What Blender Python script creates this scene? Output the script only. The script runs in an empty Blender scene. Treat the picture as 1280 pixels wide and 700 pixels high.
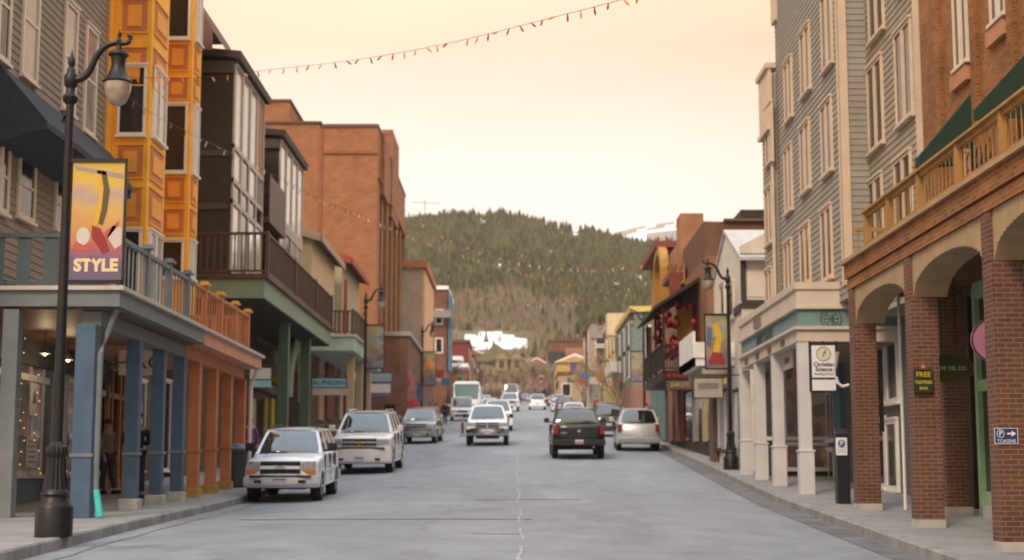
HAZE = .00014
SKYR = [(0.0,(.52,.45,.41)),(.12,(.52,.43,.375)),(.20,(.52,.405,.32)),(.28,(.51,.32,.195)),(.42,(.72,.48,.28)),(.62,(.66,.64,.62)),(1.0,(.74,.86,1.0))]
SKYK = 23.0
SUNE = 2.2; FOCUS = 12; FSTOP = 2.5; EXPO = 0.08
import bpy, bmesh, math, random
from math import sin, cos, tan, pi, radians, sqrt, atan
from mathutils import Vector, Matrix, noise
random.seed(7)
S = bpy.context.scene
COL = S.collection
# ---------------------------------------------------------------- camera model
F = 1900.0                      # focal length in pixels of a 1280 px wide frame
PITCH = atan(250/F); YAW = atan(3/F)
_R = Matrix.Rotation(YAW, 3, 'Z') @ Matrix.Rotation(PITCH, 3, 'X')
def ray(px, py):
    return _R @ Vector(((px-640)/F, 1.0, (350-py)/F))
def PY(px, py, Y):
    d = ray(px, py); return d*(Y/d.y)
def PX(px, py, X):
    d = ray(px, py); return d*(X/d.x)
# ---------------------------------------------------------------- ground profile
def hermite(tab):
    xs = [a for a, b in tab]; ys = [b for a, b in tab]; n = len(xs)
    m = []
    for i in range(n):
        if i == 0: m.append((ys[1]-ys[0])/(xs[1]-xs[0]))
        elif i == n-1: m.append((ys[-1]-ys[-2])/(xs[-1]-xs[-2]))
        else: m.append(.5*((ys[i+1]-ys[i])/(xs[i+1]-xs[i])+(ys[i]-ys[i-1])/(xs[i]-xs[i-1])))
    def f(x):
        if x <= xs[0]: return ys[0]+m[0]*(x-xs[0])
        if x >= xs[-1]: return ys[-1]+m[-1]*(x-xs[-1])
        i = 0
        while xs[i+1] < x: i += 1
        h = xs[i+1]-xs[i]; t = (x-xs[i])/h
        return (2*t**3-3*t*t+1)*ys[i]+(t**3-2*t*t+t)*h*m[i]+(-2*t**3+3*t*t)*ys[i+1]+(t**3-t*t)*h*m[i+1]
    return f
zL = hermite([(-30,-2.2),(0,-1.5),(18,-.86),(24,-.66),(34,-.38),(42,-.02),(50,.38),(64,1.2),(80,2.15),(100,3.4),(170,7.9),(250,12.8),(350,18.2),(450,23)])
zR = hermite([(-30,-2.9),(0,-1.85),(20,-.96),(28,-.60),(34,-.34),(42,.07),(50,.5),(64,1.25),(80,2.2),(100,3.4),(170,7.9),(250,12.8),(350,18.2),(450,23)])
kxR = hermite([(-30,5.6),(20,5.6),(30,5.7),(45,6.15),(66,6.75),(90,6.8),(450,6.8)])
KL = -6.1
def gs(x, y):                    # pavement level
    t = min(1, max(0, (x+6)/12)); return zL(y)*(1-t)+zR(y)*t
def gr(x, y):                    # road level with a low crown
    return gs(x, y)-.15+.05*(1-min(1, (x/6)**2))
# ---------------------------------------------------------------- materials
MATS = {}
def mat(name, col, rough=.7, var=.12, scale=3.0, bump=0.0, metal=0.0, coat=0.0, spec=.3, stain=0.0, emit=None, obj=False, bscale=None):
    if name in MATS: return MATS[name]
    m = bpy.data.materials.new(name); m.use_nodes = True
    n = m.node_tree.nodes; l = m.node_tree.links
    b = n['Principled BSDF']
    b.inputs['Roughness'].default_value = rough; b.inputs['Metallic'].default_value = metal
    b.inputs['Coat Weight'].default_value = coat; b.inputs['Coat Roughness'].default_value = .08
    b.inputs['Specular IOR Level'].default_value = spec
    if obj: pos = n.new('ShaderNodeTexCoord').outputs['Object']
    else: pos = n.new('ShaderNodeNewGeometry').outputs['Position']
    nz = n.new('ShaderNodeTexNoise'); nz.inputs['Scale'].default_value = scale; nz.inputs['Detail'].default_value = 5
    l.new(pos, nz.inputs['Vector'])
    mr = n.new('ShaderNodeMapRange'); mr.inputs[1].default_value = .3; mr.inputs[2].default_value = .7
    mr.inputs[3].default_value = 1-var; mr.inputs[4].default_value = 1+var
    l.new(nz.outputs[0], mr.inputs[0])
    mx = n.new('ShaderNodeMix'); mx.data_type = 'RGBA'; mx.blend_type = 'MULTIPLY'; mx.inputs[0].default_value = 1
    mx.inputs[6].default_value = (*col, 1); l.new(mr.outputs[0], mx.inputs[7])
    out = mx.outputs[2]
    if stain:
        mp = n.new('ShaderNodeMapping'); mp.inputs['Scale'].default_value = (2.2, 2.2, .35); l.new(pos, mp.inputs[0])
        n2 = n.new('ShaderNodeTexNoise'); n2.inputs['Scale'].default_value = 1.5; n2.inputs['Detail'].default_value = 6; n2.inputs['Roughness'].default_value = .7
        l.new(mp.outputs[0], n2.inputs['Vector'])
        m2 = n.new('ShaderNodeMapRange'); m2.inputs[1].default_value = .5; m2.inputs[2].default_value = .75; m2.inputs[3].default_value = 0; m2.inputs[4].default_value = stain
        l.new(n2.outputs[0], m2.inputs[0])
        m3 = n.new('ShaderNodeMix'); m3.data_type = 'RGBA'; l.new(m2.outputs[0], m3.inputs[0]); l.new(out, m3.inputs[6])
        m3.inputs[7].default_value = (col[0]*.45+.02, col[1]*.42+.018, col[2]*.4+.015, 1); out = m3.outputs[2]
    l.new(out, b.inputs['Base Color'])
    if bump:
        n3 = n.new('ShaderNodeTexNoise'); n3.inputs['Scale'].default_value = bscale or scale*12; n3.inputs['Detail'].default_value = 4
        l.new(pos, n3.inputs['Vector'])
        bp = n.new('ShaderNodeBump'); bp.inputs['Strength'].default_value = bump; bp.inputs['Distance'].default_value = .01
        l.new(n3.outputs[0], bp.inputs['Height']); l.new(bp.outputs[0], b.inputs['Normal'])
    if emit:
        b.inputs['Emission Color'].default_value = (*emit[0], 1); b.inputs['Emission Strength'].default_value = emit[1]
    MATS[name] = m; return m
def brick_mat(name, c1, c2, mortar, bw=.203, bh=.0677, ms=.011, var=.2):
    if name in MATS: return MATS[name]
    m = bpy.data.materials.new(name); m.use_nodes = True
    n = m.node_tree.nodes; l = m.node_tree.links; b = n['Principled BSDF']; b.inputs['Roughness'].default_value = .9
    g = n.new('ShaderNodeNewGeometry'); sp = n.new('ShaderNodeSeparateXYZ'); l.new(g.outputs['Position'], sp.inputs[0])
    sn = n.new('ShaderNodeSeparateXYZ'); l.new(g.outputs['True Normal'], sn.inputs[0])
    ab = n.new('ShaderNodeMath'); ab.operation = 'ABSOLUTE'; l.new(sn.outputs[0], ab.inputs[0])
    gt = n.new('ShaderNodeMath'); gt.operation = 'GREATER_THAN'; gt.inputs[1].default_value = .5; l.new(ab.outputs[0], gt.inputs[0])
    mx = n.new('ShaderNodeMix'); l.new(gt.outputs[0], mx.inputs[0]); l.new(sp.outputs[0], mx.inputs[2]); l.new(sp.outputs[1], mx.inputs[3])
    cb = n.new('ShaderNodeCombineXYZ'); l.new(mx.outputs[0], cb.inputs[0]); l.new(sp.outputs[2], cb.inputs[1])
    br = n.new('ShaderNodeTexBrick'); l.new(cb.outputs[0], br.inputs['Vector'])
    br.inputs['Color1'].default_value = (*c1, 1); br.inputs['Color2'].default_value = (*c2, 1); br.inputs['Mortar'].default_value = (*mortar, 1)
    br.inputs['Scale'].default_value = 1; br.inputs['Mortar Size'].default_value = ms; br.inputs['Mortar Smooth'].default_value = .3
    br.inputs['Brick Width'].default_value = bw; br.inputs['Row Height'].default_value = bh; br.inputs['Bias'].default_value = 0
    nz = n.new('ShaderNodeTexNoise'); nz.inputs['Scale'].default_value = 1.3; nz.inputs['Detail'].default_value = 7; l.new(g.outputs['Position'], nz.inputs['Vector'])
    mr = n.new('ShaderNodeMapRange'); mr.inputs[1].default_value = .3; mr.inputs[2].default_value = .7; mr.inputs[3].default_value = 1-var; mr.inputs[4].default_value = 1+var
    l.new(nz.outputs[0], mr.inputs[0])
    mm = n.new('ShaderNodeMix'); mm.data_type = 'RGBA'; mm.blend_type = 'MULTIPLY'; mm.inputs[0].default_value = 1
    l.new(br.outputs['Color'], mm.inputs[6]); l.new(mr.outputs[0], mm.inputs[7]); l.new(mm.outputs[2], b.inputs['Base Color'])
    bp = n.new('ShaderNodeBump'); bp.invert = True; bp.inputs['Strength'].default_value = .6; bp.inputs['Distance'].default_value = .008
    l.new(br.outputs['Fac'], bp.inputs['Height']); l.new(bp.outputs[0], b.inputs['Normal'])
    MATS[name] = m; return m
# ---------------------------------------------------------------- mesh builder
def Lf(X): return lambda a, z, n=0: Vector((X+n, a, z))       # facade on the left side, facing +X
def Rf(X): return lambda a, z, n=0: Vector((X-n, a, z))       # facade on the right side, facing -X
def Cf(Y): return lambda a, z, n=0: Vector((a, Y-n, z))       # facade facing the camera
class MB:
    def __init__(s): s.v = []; s.f = []; s.mi = []; s.m = 0
    def add(s, vs, fs):
        o = len(s.v); s.v += [Vector(v) for v in vs]; s.f += [tuple(i+o for i in f) for f in fs]; s.mi += [s.m]*len(fs); return s
    def box(s, x0, x1, y0, y1, z0, z1):
        return s.add([(x0,y0,z0),(x1,y0,z0),(x1,y1,z0),(x0,y1,z0),(x0,y0,z1),(x1,y0,z1),(x1,y1,z1),(x0,y1,z1)],
                     [(0,3,2,1),(4,5,6,7),(0,1,5,4),(1,2,6,5),(2,3,7,6),(3,0,4,7)])
    def fb(s, f, a0, a1, z0, z1, n0, n1):
        p = [f(a,z,n) for a,z,n in [(a0,z0,n0),(a1,z0,n0),(a1,z0,n1),(a0,z0,n1),(a0,z1,n0),(a1,z1,n0),(a1,z1,n1),(a0,z1,n1)]]
        return s.add(p, [(0,3,2,1),(4,5,6,7),(0,1,5,4),(1,2,6,5),(2,3,7,6),(3,0,4,7)])
    def quad(s, a, b, c, d): return s.add([a,b,c,d], [(0,1,2,3)])
    def prism(s, poly, ext):
        n = len(poly); e = Vector(ext); p = [Vector(q) for q in poly]
        return s.add(p+[q+e for q in p], [tuple(range(n-1,-1,-1)), tuple(range(n,2*n))]+[(i,(i+1)%n,n+(i+1)%n,n+i) for i in range(n)])
    def tube(s, pts, r, n=8, cap=True):
        pts = [Vector(p) for p in pts]; k = len(pts); rs = r if isinstance(r, (list, tuple)) else [r]*k
        rings = []; up = Vector((0,0,1))
        for i, p in enumerate(pts):
            t = (pts[min(i+1,k-1)]-pts[max(i-1,0)]).normalized()
            a = t.cross(up if abs(t.z) < .95 else Vector((1,0,0))).normalized(); b = t.cross(a)
            rings.append([p+(a*cos(2*pi*j/n)+b*sin(2*pi*j/n))*rs[i] for j in range(n)])
        vs = [v for R in rings for v in R]; fs = []
        for i in range(k-1):
            for j in range(n): fs.append((i*n+j, i*n+(j+1)%n, (i+1)*n+(j+1)%n, (i+1)*n+j))
        if cap: fs += [tuple(range(n)), tuple(range((k-1)*n, k*n))]
        return s.add(vs, fs)
    def lathe(s, prof, c, n=20, axis='Z', flute=0):
        c = Vector(c); vs = []
        for r, h in prof:
            for j in range(n):
                q = 2*pi*j/n; rr = r*(1-flute*(j%2))
                vs.append(c+(Vector((rr*cos(q), rr*sin(q), h)) if axis == 'Z' else (Vector((h, rr*cos(q), rr*sin(q))) if axis == 'X' else Vector((rr*cos(q), h, rr*sin(q))))))
        fs = []
        for i in range(len(prof)-1):
            for j in range(n): fs.append((i*n+j, i*n+(j+1)%n, (i+1)*n+(j+1)%n, (i+1)*n+j))
        fs += [tuple(range(n)), tuple(range((len(prof)-1)*n, len(prof)*n))]
        return s.add(vs, fs)
    def laps(s, f, a0, a1, z0, z1, pitch=.13, t=.022):
        z = z0
        while z < z1-1e-4:
            zt = min(z1, z+pitch)
            s.add([f(a0,z,t),f(a1,z,t),f(a1,zt,.004),f(a0,zt,.004),f(a0,z,.0),f(a1,z,.0)], [(0,1,2,3),(4,5,1,0),(0,3,4),(1,5,2)])
            z = zt
        return s
    def build(s, name, mats, parent=None, smooth=False, bevel=0, recalc=True, sangle=35):
        me = bpy.data.meshes.new(name)
        off = parent['_o'] if parent is not None and '_o' in parent else (0,0,0)
        off = Vector(off)
        me.from_pydata([tuple(v-off) for v in s.v], [], s.f)
        if not isinstance(mats, (list, tuple)): mats = [mats]
        for m in mats: me.materials.append(m)
        if len(mats) > 1: me.polygons.foreach_set('material_index', s.mi)
        if recalc:
            bm = bmesh.new(); bm.from_mesh(me); bmesh.ops.recalc_face_normals(bm, faces=bm.faces); bm.to_mesh(me); bm.free()
        o = bpy.data.objects.new(name, me); COL.objects.link(o)
        if parent is not None: o.parent = parent
        o['_o'] = tuple(off)
        if bevel:
            md = o.modifiers.new('b', 'BEVEL'); md.width = bevel; md.segments = 2; md.limit_method = 'ANGLE'; md.angle_limit = radians(40)
        if smooth:
            me.polygons.foreach_set('use_smooth', [True]*len(me.polygons)); me.set_sharp_from_angle(angle=radians(sangle))
        me.update(); return o
LOCAL = []
def thing(name, label, cat, loc, group=None, rz=None):
    """Empty at the base of a thing. Children meshes are given in world coordinates unless rz is given (then local)."""
    o = bpy.data.objects.new(name, None); COL.objects.link(o); o.empty_display_size = .3
    o.location = loc; o['label'] = label; o['category'] = cat
    if group: o['group'] = group
    if rz is None: o['_o'] = tuple(loc)
    else: o.rotation_euler.z = rz; o['_o'] = (0,0,0)
    return o
def tag(o, label, cat, group=None):
    o['label'] = label; o['category'] = cat
    if group: o['group'] = group
    return o
def struct(name, mb, m, **k):
    o = mb.build(name, m, **k); o['kind'] = 'structure'; return o
def sub(o, parent):              # child mesh one level deeper keeps world placement of the same root
    return o
def text_mesh(s, size, M, name, m, parent, ext=.004, align='CENTER', offset=0.0, sx=1.0):
    cu = bpy.data.curves.new(name, 'FONT'); cu.body = s; cu.size = size; cu.extrude = ext; cu.align_x = align; cu.align_y = 'CENTER'; cu.offset = offset
    cu.resolution_u = 3
    t = bpy.data.objects.new(name, cu); COL.objects.link(t)
    me = bpy.data.meshes.new_from_object(t.evaluated_get(bpy.context.evaluated_depsgraph_get()))
    bpy.data.objects.remove(t)
    me.transform(Matrix.Diagonal((sx, 1, 1, 1)))
    off = Vector(parent['_o']) if parent is not None and '_o' in parent else Vector()
    me.transform(Matrix.Translation(-off) @ M); me.materials.clear(); me.materials.append(m)
    o = bpy.data.objects.new(name, me); COL.objects.link(o); o.parent = parent; o['_o'] = tuple(off)
    return o
def Mcam(p, tilt=0):             # text facing the camera (towards -Y)
    return Matrix.Translation(p) @ Matrix.Rotation(radians(90), 4, 'X') @ Matrix.Rotation(tilt, 4, 'Z')
def Mright(p):                   # on a right-hand facade, facing -X, reads towards the camera
    return Matrix.Translation(p) @ Matrix.Rotation(radians(-90), 4, 'Z') @ Matrix.Rotation(radians(90), 4, 'X')
def Mleft(p):
    return Matrix.Translation(p) @ Matrix.Rotation(radians(90), 4, 'Z') @ Matrix.Rotation(radians(90), 4, 'X')
def child(p, o):                 # make o a sub-part of part p of the same thing
    o.parent = p; return o
def inherit(p):
    if p.parent is not None and '_o' in p.parent: p['_o'] = tuple(p.parent['_o'])
    return p
# palette
GLASS = mat('window_glass', (.022,.02,.02), .08, .3, .8, spec=.45)
GLASSW = mat('window_glass_curtained', (.30,.25,.20), .12, .25, 1.5, spec=.8)
GLASSD = mat('shop_glass_dark', (.018,.016,.015), .08, .3, .8, spec=.6)
BLACK = mat('black_paint', (.010,.010,.012), .42, .2, 8, bump=.1, spec=.35)
CREAM = mat('cream_trim', (.66,.56,.45), .6, .08, 2, stain=.15)
WHITE = mat('white_paint', (.72,.70,.66), .55, .08, 2, stain=.15)
CONC = mat('concrete', (.40,.385,.36), .9, .18, 2, bump=.4, stain=.5)
DARK = mat('dark_interior', (.02,.016,.013), .9, .2)
STEEL = mat('galvanised_steel', (.35,.35,.34), .45, .15, 6, metal=.6)
# generic window: casing + sill + bars as one mesh, glass as sub-part
def window(root, f, a0, a1, z0, z1, fm=None, gm=None, style='sash', fw=.09, proud=.07, back=0.0):
    fm = fm or CREAM; gm = gm or GLASS
    if a0 > a1: a0, a1 = a1, a0
    m = MB()
    m.fb(f, a0-fw, a0, z0-fw, z1+fw, back, back+proud); m.fb(f, a1, a1+fw, z0-fw, z1+fw, back, back+proud)
    m.fb(f, a0, a1, z1, z1+fw, back, back+proud-.003); m.fb(f, a0, a1, z0-fw, z0, back, back+proud-.003)
    m.fb(f, a0-fw-.03, a1+fw+.03, z0-fw-.06, z0-fw, back, back+proud+.05)
    m.fb(f, a0-fw-.02, a1+fw+.02, z1+fw, z1+fw+.05, back, back+proud+.03)
    zm = (z0+z1)/2; am = (a0+a1)/2
    if 's' in style[:1]: m.fb(f, a0, a1, zm-.03, zm+.03, back+.01, back+proud-.015)
    if style == 'double':
        m.fb(f, am-.09, am+.09, z0, z1, back, back+proud-.006)
    if style.startswith('bars'):
        k = int(style[4:] or 2)
        for i in range(1, k): am = a0+(a1-a0)*i/k; m.fb(f, am-.03, am+.03, z0, z1, back+.005, back+proud-.02)
    w = inherit(m.build('window', fm, root))
    p = MB().fb(f, a0, a1, z0, z1, back, back+.034).build('pane', gm, w)
    return w
def wpx(root, side, X, p0, p1, yt, yb, **k):
    """window on a street facade plane X from pixel columns p0..p1, rows yt..yb read at the middle column"""
    a0 = PX(p0, 400, X).y; a1 = PX(p1, 400, X).y; pm = (p0+p1)/2
    z1 = PX(pm, yt, X).z; z0 = PX(pm, yb, X).z; ym = PX(pm, (yt+yb)/2, X).y
    # the column used for z must be at the plane depth of the middle
    a0 = PX(p0, (yt+yb)/2, X).y; a1 = PX(p1, (yt+yb)/2, X).y
    return window(root, (Lf if side == 'L' else Rf)(X), min(a0,a1), max(a0,a1), z0, z1, **k)
# ================================================================= SETTING
def asphalt():
    m = bpy.data.materials.new('asphalt'); m.use_nodes = True
    n = m.node_tree.nodes; l = m.node_tree.links; b = n['Principled BSDF']; b.inputs['Roughness'].default_value = .82
    g = n.new('ShaderNodeNewGeometry')
    def noise_(scale, det=4, sc=(1,1,1), rough=.6):
        mp = n.new('ShaderNodeMapping'); mp.inputs['Scale'].default_value = sc; l.new(g.outputs['Position'], mp.inputs[0])
        q = n.new('ShaderNodeTexNoise'); q.inputs['Scale'].default_value = scale; q.inputs['Detail'].default_value = det; q.inputs['Roughness'].default_value = rough
        l.new(mp.outputs[0], q.inputs['Vector']); return q.outputs[0]
    def rng(x, a, b_, c, d):
        r = n.new('ShaderNodeMapRange'); r.inputs[1].default_value = a; r.inputs[2].default_value = b_; r.inputs[3].default_value = c; r.inputs[4].default_value = d
        l.new(x, r.inputs[0]); return r.outputs[0]
    def mul(x, y):
        r = n.new('ShaderNodeMath'); r.operation = 'MULTIPLY'; l.new(x, r.inputs[0])
        l.new(y, r.inputs[1]); return r.outputs[0]
    big = rng(noise_(.35, 5, (1, .22, 1)), .3, .7, .84, 1.16)      # long worn wheel tracks
    mid = rng(noise_(1.3, 8, (1, .6, 1), .72), .3, .7, .80, 1.16)
    fine = rng(noise_(60, 2), .3, .7, .86, 1.14)
    vo = n.new('ShaderNodeTexVoronoi'); vo.feature = 'DISTANCE_TO_EDGE'; vo.inputs['Scale'].default_value = .16
    nn = n.new('ShaderNodeTexNoise'); nn.inputs['Scale'].default_value = 1.0; nn.inputs['Detail'].default_value = 6; l.new(g.outputs['Position'], nn.inputs['Vector'])
    mxv = n.new('ShaderNodeMix'); mxv.data_type = 'VECTOR'; mxv.inputs[0].default_value = .5; l.new(g.outputs['Position'], mxv.inputs[4]); l.new(nn.outputs['Color'], mxv.inputs[5])
    l.new(mxv.outputs[1], vo.inputs['Vector'])
    crack = rng(vo.outputs['Distance'], .0, .005, .72, 1.0)
    crack2 = rng(noise_(.5, 3), .45, .55, 0, 1)
    mm = n.new('ShaderNodeMix'); l.new(crack2, mm.inputs[0]); mm.inputs[2].default_value = 1; l.new(crack, mm.inputs[3])
    # dark oil stains and old patches
    pt = rng(noise_(.55, 3, (1, .35, 1)), .60, .64, 1, .88)
    t = mul(mul(mul(mul(big, mid), fine), mm.outputs[0]), pt)
    mx = n.new('ShaderNodeMix'); mx.data_type = 'RGBA'; mx.blend_type = 'MULTIPLY'; mx.inputs[0].default_value = 1
    mx.inputs[6].default_value = (.226, .242, .270, 1); l.new(t, mx.inputs[7]); l.new(mx.outputs[2], b.inputs['Base Color'])
    bp = n.new('ShaderNodeBump'); bp.inputs['Strength'].default_value = .5; bp.inputs['Distance'].default_value = .006
    l.new(noise_(90, 3), bp.inputs['Height']); l.new(bp.outputs[0], b.inputs['Normal'])
    return m
ASPH = asphalt()
WALK = mat('pavement_concrete', (.27,.27,.27), .9, .14, 1.2, bump=.4, stain=.35, bscale=40)
KERB = mat('kerb_stone', (.27,.265,.26), .9, .25, 2.5, bump=.5, stain=.7, bscale=30)
def ylist(a=-30, b=450):
    y = a; r = []
    while y < b: r.append(y); y += 1.0 if y < 90 else 5.0
    return r+[b]
YS = ylist()
def strip(xs_of_y, zf, ys=YS):
    m = MB(); nx = len(xs_of_y(0)); vs = []; fs = []
    for y in ys:
        for x in xs_of_y(y): vs.append((x, y, zf(x, y)))
    for i in range(len(ys)-1):
        for j in range(nx-1): fs.append((i*nx+j, i*nx+j+1, (i+1)*nx+j+1, (i+1)*nx+j))
    return m.add(vs, fs)
struct('road', strip(lambda y: [KL+(kxR(y)-KL)*t/12 for t in range(13)], gr), ASPH, smooth=True)
# pavements in cast slabs with a joint between, laid to the kerb stone
def pave(xa, xb):
    m = MB(); y = 5.0
    while y < 450:
        dy = 1.5 if y < 60 else (6 if y < 150 else 20)
        a, b = xa(y), xb(y); nx = 4 if y < 60 else 1
        for k in range(nx):
            x0 = a+(b-a)*k/nx+.004; x1 = a+(b-a)*(k+1)/nx-.004; y0 = y+.006; y1 = y+dy-.006
            t = [(x0,y0),(x1,y0),(x1,y1),(x0,y1)]
            m.add([(p[0],p[1],gs(*p)) for p in t]+[(p[0],p[1],gs(*p)-.06) for p in t], [(0,1,2,3),(0,4,5,1),(1,5,6,2),(2,6,7,3),(3,7,4,0)])
        y += dy
    return m
struct('pavement', pave(lambda y: KL-6.4, lambda y: KL-.17), WALK)
struct('pavement', pave(lambda y: kxR(y)+.17, lambda y: kxR(y)+6.6), WALK)
def kerb(xf, sgn):
    m = MB(); y = 5.0
    while y < 450:
        dy = 1.8 if y < 90 else 12
        y1 = y+dy-.012; p = []
        for yy in (y, y1):
            x = xf(yy); z = gs(x, yy)
            for dx, dz in ((0,-.3),(0,-.02),(sgn*.02,.006),(sgn*.165,.006),(sgn*.165,-.3)): p.append((x+dx, yy, z+dz))
        m.add(p, [(i,i+1,i+6,i+5) for i in range(4)]+[(0,1,2,3,4),(5,6,7,8,9)])
        y += dy
    return m
struct('kerb', kerb(lambda y: KL, -1), KERB)
struct('kerb', kerb(kxR, 1), KERB)
# painted markings and a repaired centre seam
SEAL = mat('seam_filler', (.33,.335,.345), .8, .3, 6)
PAINTW = mat('road_paint', (.52,.52,.51), .8, .35, 7)
def ribbon(pts, w, lift=.006, jit=0.0, rnd=random.Random(3)):
    m = MB(); vs = []
    for i, (x, y) in enumerate(pts):
        ww = w*(1+jit*rnd.uniform(-1, 1)); dx = jit*w*rnd.uniform(-1, 1)
        for s in (-1, 1): vs.append((x+dx+s*ww/2, y, gr(x, y)+lift))
    m.add(vs, [(2*i, 2*i+1, 2*i+3, 2*i+2) for i in range(len(pts)-1)])
    return m
def cross_ribbon(x0, x1, y, w, lift=.006, jit=.0, rnd=random.Random(5)):
    m = MB(); n = 30; vs = []
    for i in range(n+1):
        x = x0+(x1-x0)*i/n; yy = y+jit*rnd.uniform(-1,1); ww = w*(1+rnd.uniform(-.3,.3))
        for s in (-1, 1): vs.append((x, yy+s*ww/2, gr(x, yy)+lift))
    return m.add(vs, [(2*i, 2*i+1, 2*i+3, 2*i+2) for i in range(n)])
for a, b, w in ((14,21.5,.07),(22.5,25,.05),(26.5,31,.045),(33,39,.06),(41,60,.04)):
    struct('road_seam', ribbon([(.09+.03*sin(y*.9)+.012*sin(y*3.1), y) for y in [a+(b-a)*i/40 for i in range(41)]], w*.8, jit=.18), SEAL)
TAR = mat('crack_tar', (.165,.17,.18), .8, .2, 5)
struct('road_seam', cross_ribbon(-4.9, .3, 27.4, .16, jit=.03), TAR)
struct('road_seam', cross_ribbon(-.9, 1.5, 34.5, .14, jit=.05), TAR)
struct('road_marking', cross_ribbon(-.65, .1, 23.8, .13, lift=.008), PAINTW)
struct('road_marking', cross_ribbon(-1.2, -.3, 30.8, .1, lift=.008), PAINTW)
struct('road_seam', ribbon([(KL+.42+.04*sin(y*2), y) for y in [10+i*1.2 for i in range(45)]], .05, jit=.7), TAR)
# gutter: a darker band along both kerbs
GUT = mat('gutter_concrete', (.15,.155,.165), .75, .3, 2, stain=.5)
struct('gutter', strip(lambda y: [kxR(y)-.55, kxR(y)-.02], lambda x, y: gr(x, y)+.005, [10+i for i in range(70)]), GUT)
# wide ground sheet out to the horizon and the hills
EARTH = mat('earth', (.16,.13,.09), .95, .3, .05)
m = MB(); vs = []; fs = []
xs = [-1500,-400,-120,-60,-13,13,60,120,400,1500]; ys = [-200,-30,0,20,40,60,80,100,150,200,300,450,900,2500]
for y in ys:
    for x in xs: vs.append((x, y, zL(min(y,450))-.45+(0 if y <= 450 else (y-450)*.004)))
for i in range(len(ys)-1):
    for j in range(len(xs)-1): fs.append((i*10+j, i*10+j+1, (i+1)*10+j+1, (i+1)*10+j))
struct('ground', m.add(vs, fs), EARTH, smooth=True)
# hill with dark forest, bare aspen slopes and snow fields
RID = [(-400,300),(200,300),(430,290),(505,271),(530,266),(560,263),(600,264),(625,263),(650,268),(680,275),(705,280),(740,284),(770,292),(800,297),(830,299),(860,303),(900,306),(1000,330),(1300,360),(1700,380)]
def lerp_tab(t, x):
    if x <= t[0][0]: return t[0][1]
    for (a, b), (c, d) in zip(t, t[1:]):
        if x <= c: return b+(d-b)*(x-a)/(c-a)
    return t[-1][1]
YB, YR = 440.0, 950.0
def hillz(x, y):
    px = 643+F*x/y*(1.0)
    top = (600-lerp_tab(RID, px))/F*YR-3
    z0 = 23.0
    if y < YR:
        t = max(0, (y-YB)/(YR-YB)); s = t*(.75+.25*t)
        z = z0+(top-z0)*s
    else: z = top-(y-YR)*.12
    nz = noise.fractal(Vector((x*.006, y*.006, 3.1)), 1.0, 2.0, 4)
    return z+nz*9*min(1, (y-YB)/120 if y > YB else 0)*(.35 if y > 850 else 1)
def snowmask(x, y, dy=0):
    px = 643+F*x/y; z = hillz(x, y); py = 600-F*z/y-dy
    e = noise.noise(Vector((x*.03, y*.012, 0)))
    e2 = noise.noise(Vector((x*.09, y*.03, 4)))
    if ((px-615-(py-428)*.8)/36)**2+((py-428)/11)**2 < 1+1.1*e+.9*e2: return 1
    for cx, cy, rx, ry in ((602,273,7,3),(598,267,5,2),(700,288,6,2),(722,291,8,2),(652,317,6,2.5),(690,317,7,2.5),(740,343,2.5,4),(772,355,4,3),(800,346,4,2.5),(806,358,7,2.5),(560,276,4,2),(742,353,2.5,4),(760,330,3,2),(625,330,4,2),(700,340,3,2)):
        if ((px-cx)/rx)**2+((py-cy)/ry)**2 < 1+1.2*e: return 1
    return 0
hm = MB(); vs = []; fs = []; xs = [-300+i*5 for i in range(150)]; ys = [YB-15+i*5 for i in range(130)]
for y in ys:
    for x in xs: vs.append((x, y, hillz(x, max(y, YB))-(2 if y < YB else 0)))
hm.v = [Vector(v) for v in vs]
for i in range(len(ys)-1):
    for j in range(len(xs)-1):
        hm.f.append((i*150+j, i*150+j+1, (i+1)*150+j+1, (i+1)*150+j)); hm.mi.append(snowmask(xs[j]+2, ys[i]+2 if ys[i] > YB else YB+1))
HILLE = mat('hill_scrub', (.14,.115,.075), .95, .35, .06)
SNOW = mat('snow', (.78,.78,.81), .6, .05, .2)
struct('hill', hm, [HILLE, SNOW], smooth=True, sangle=80)
# ski slope far behind on the right
m = MB(); vs = []; fs = []; n = 60
SR = [(700,312),(740,296),(770,280),(800,272),(830,267),(860,264),(890,264),(950,272),(1100,300),(1400,340)]
for k in range(12):
    for i in range(n):
        px = 690+i*12; Y = 1500+k*70; x = (px-643)/F*Y
        top = (600-lerp_tab(SR, px))/F*2200; t = k/11
        vs.append((x, Y, top*(.55+.45*t)+8*noise.noise(Vector((x*.01, Y*.01, 0)))*(1-t)))
for k in range(11):
    for i in range(n-1): fs.append((k*n+i, k*n+i+1, (k+1)*n+i+1, (k+1)*n+i))
m.add(vs, fs)
for q_, f_ in enumerate(m.f):
    c_ = m.v[f_[0]]; m.mi[q_] = 1 if noise.noise(Vector((c_.x*.013, c_.y*.006, 2))) > .08 or q_ >= 9*59 and q_ % 3 else 0
struct('ski_slope', m, [mat('bright_snow', (.90,.90,.93), .6, .04, .2), mat('slope_scrub', (.24,.20,.16), .9, .3, .05)], smooth=True, sangle=80)  # slope snow is a brighter tone than the hill snow
def bare_region(px, py):
    e = 10*noise.noise(Vector((px*.03, 0, 5)))
    if py > 385+e and 560 < px < 720: return True
    if 545 < px < 700 and py > 362+e+abs(px-620)*.25: return True
    return False
R = random.Random(11)
fir = MB(); asp = MB()
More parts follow.
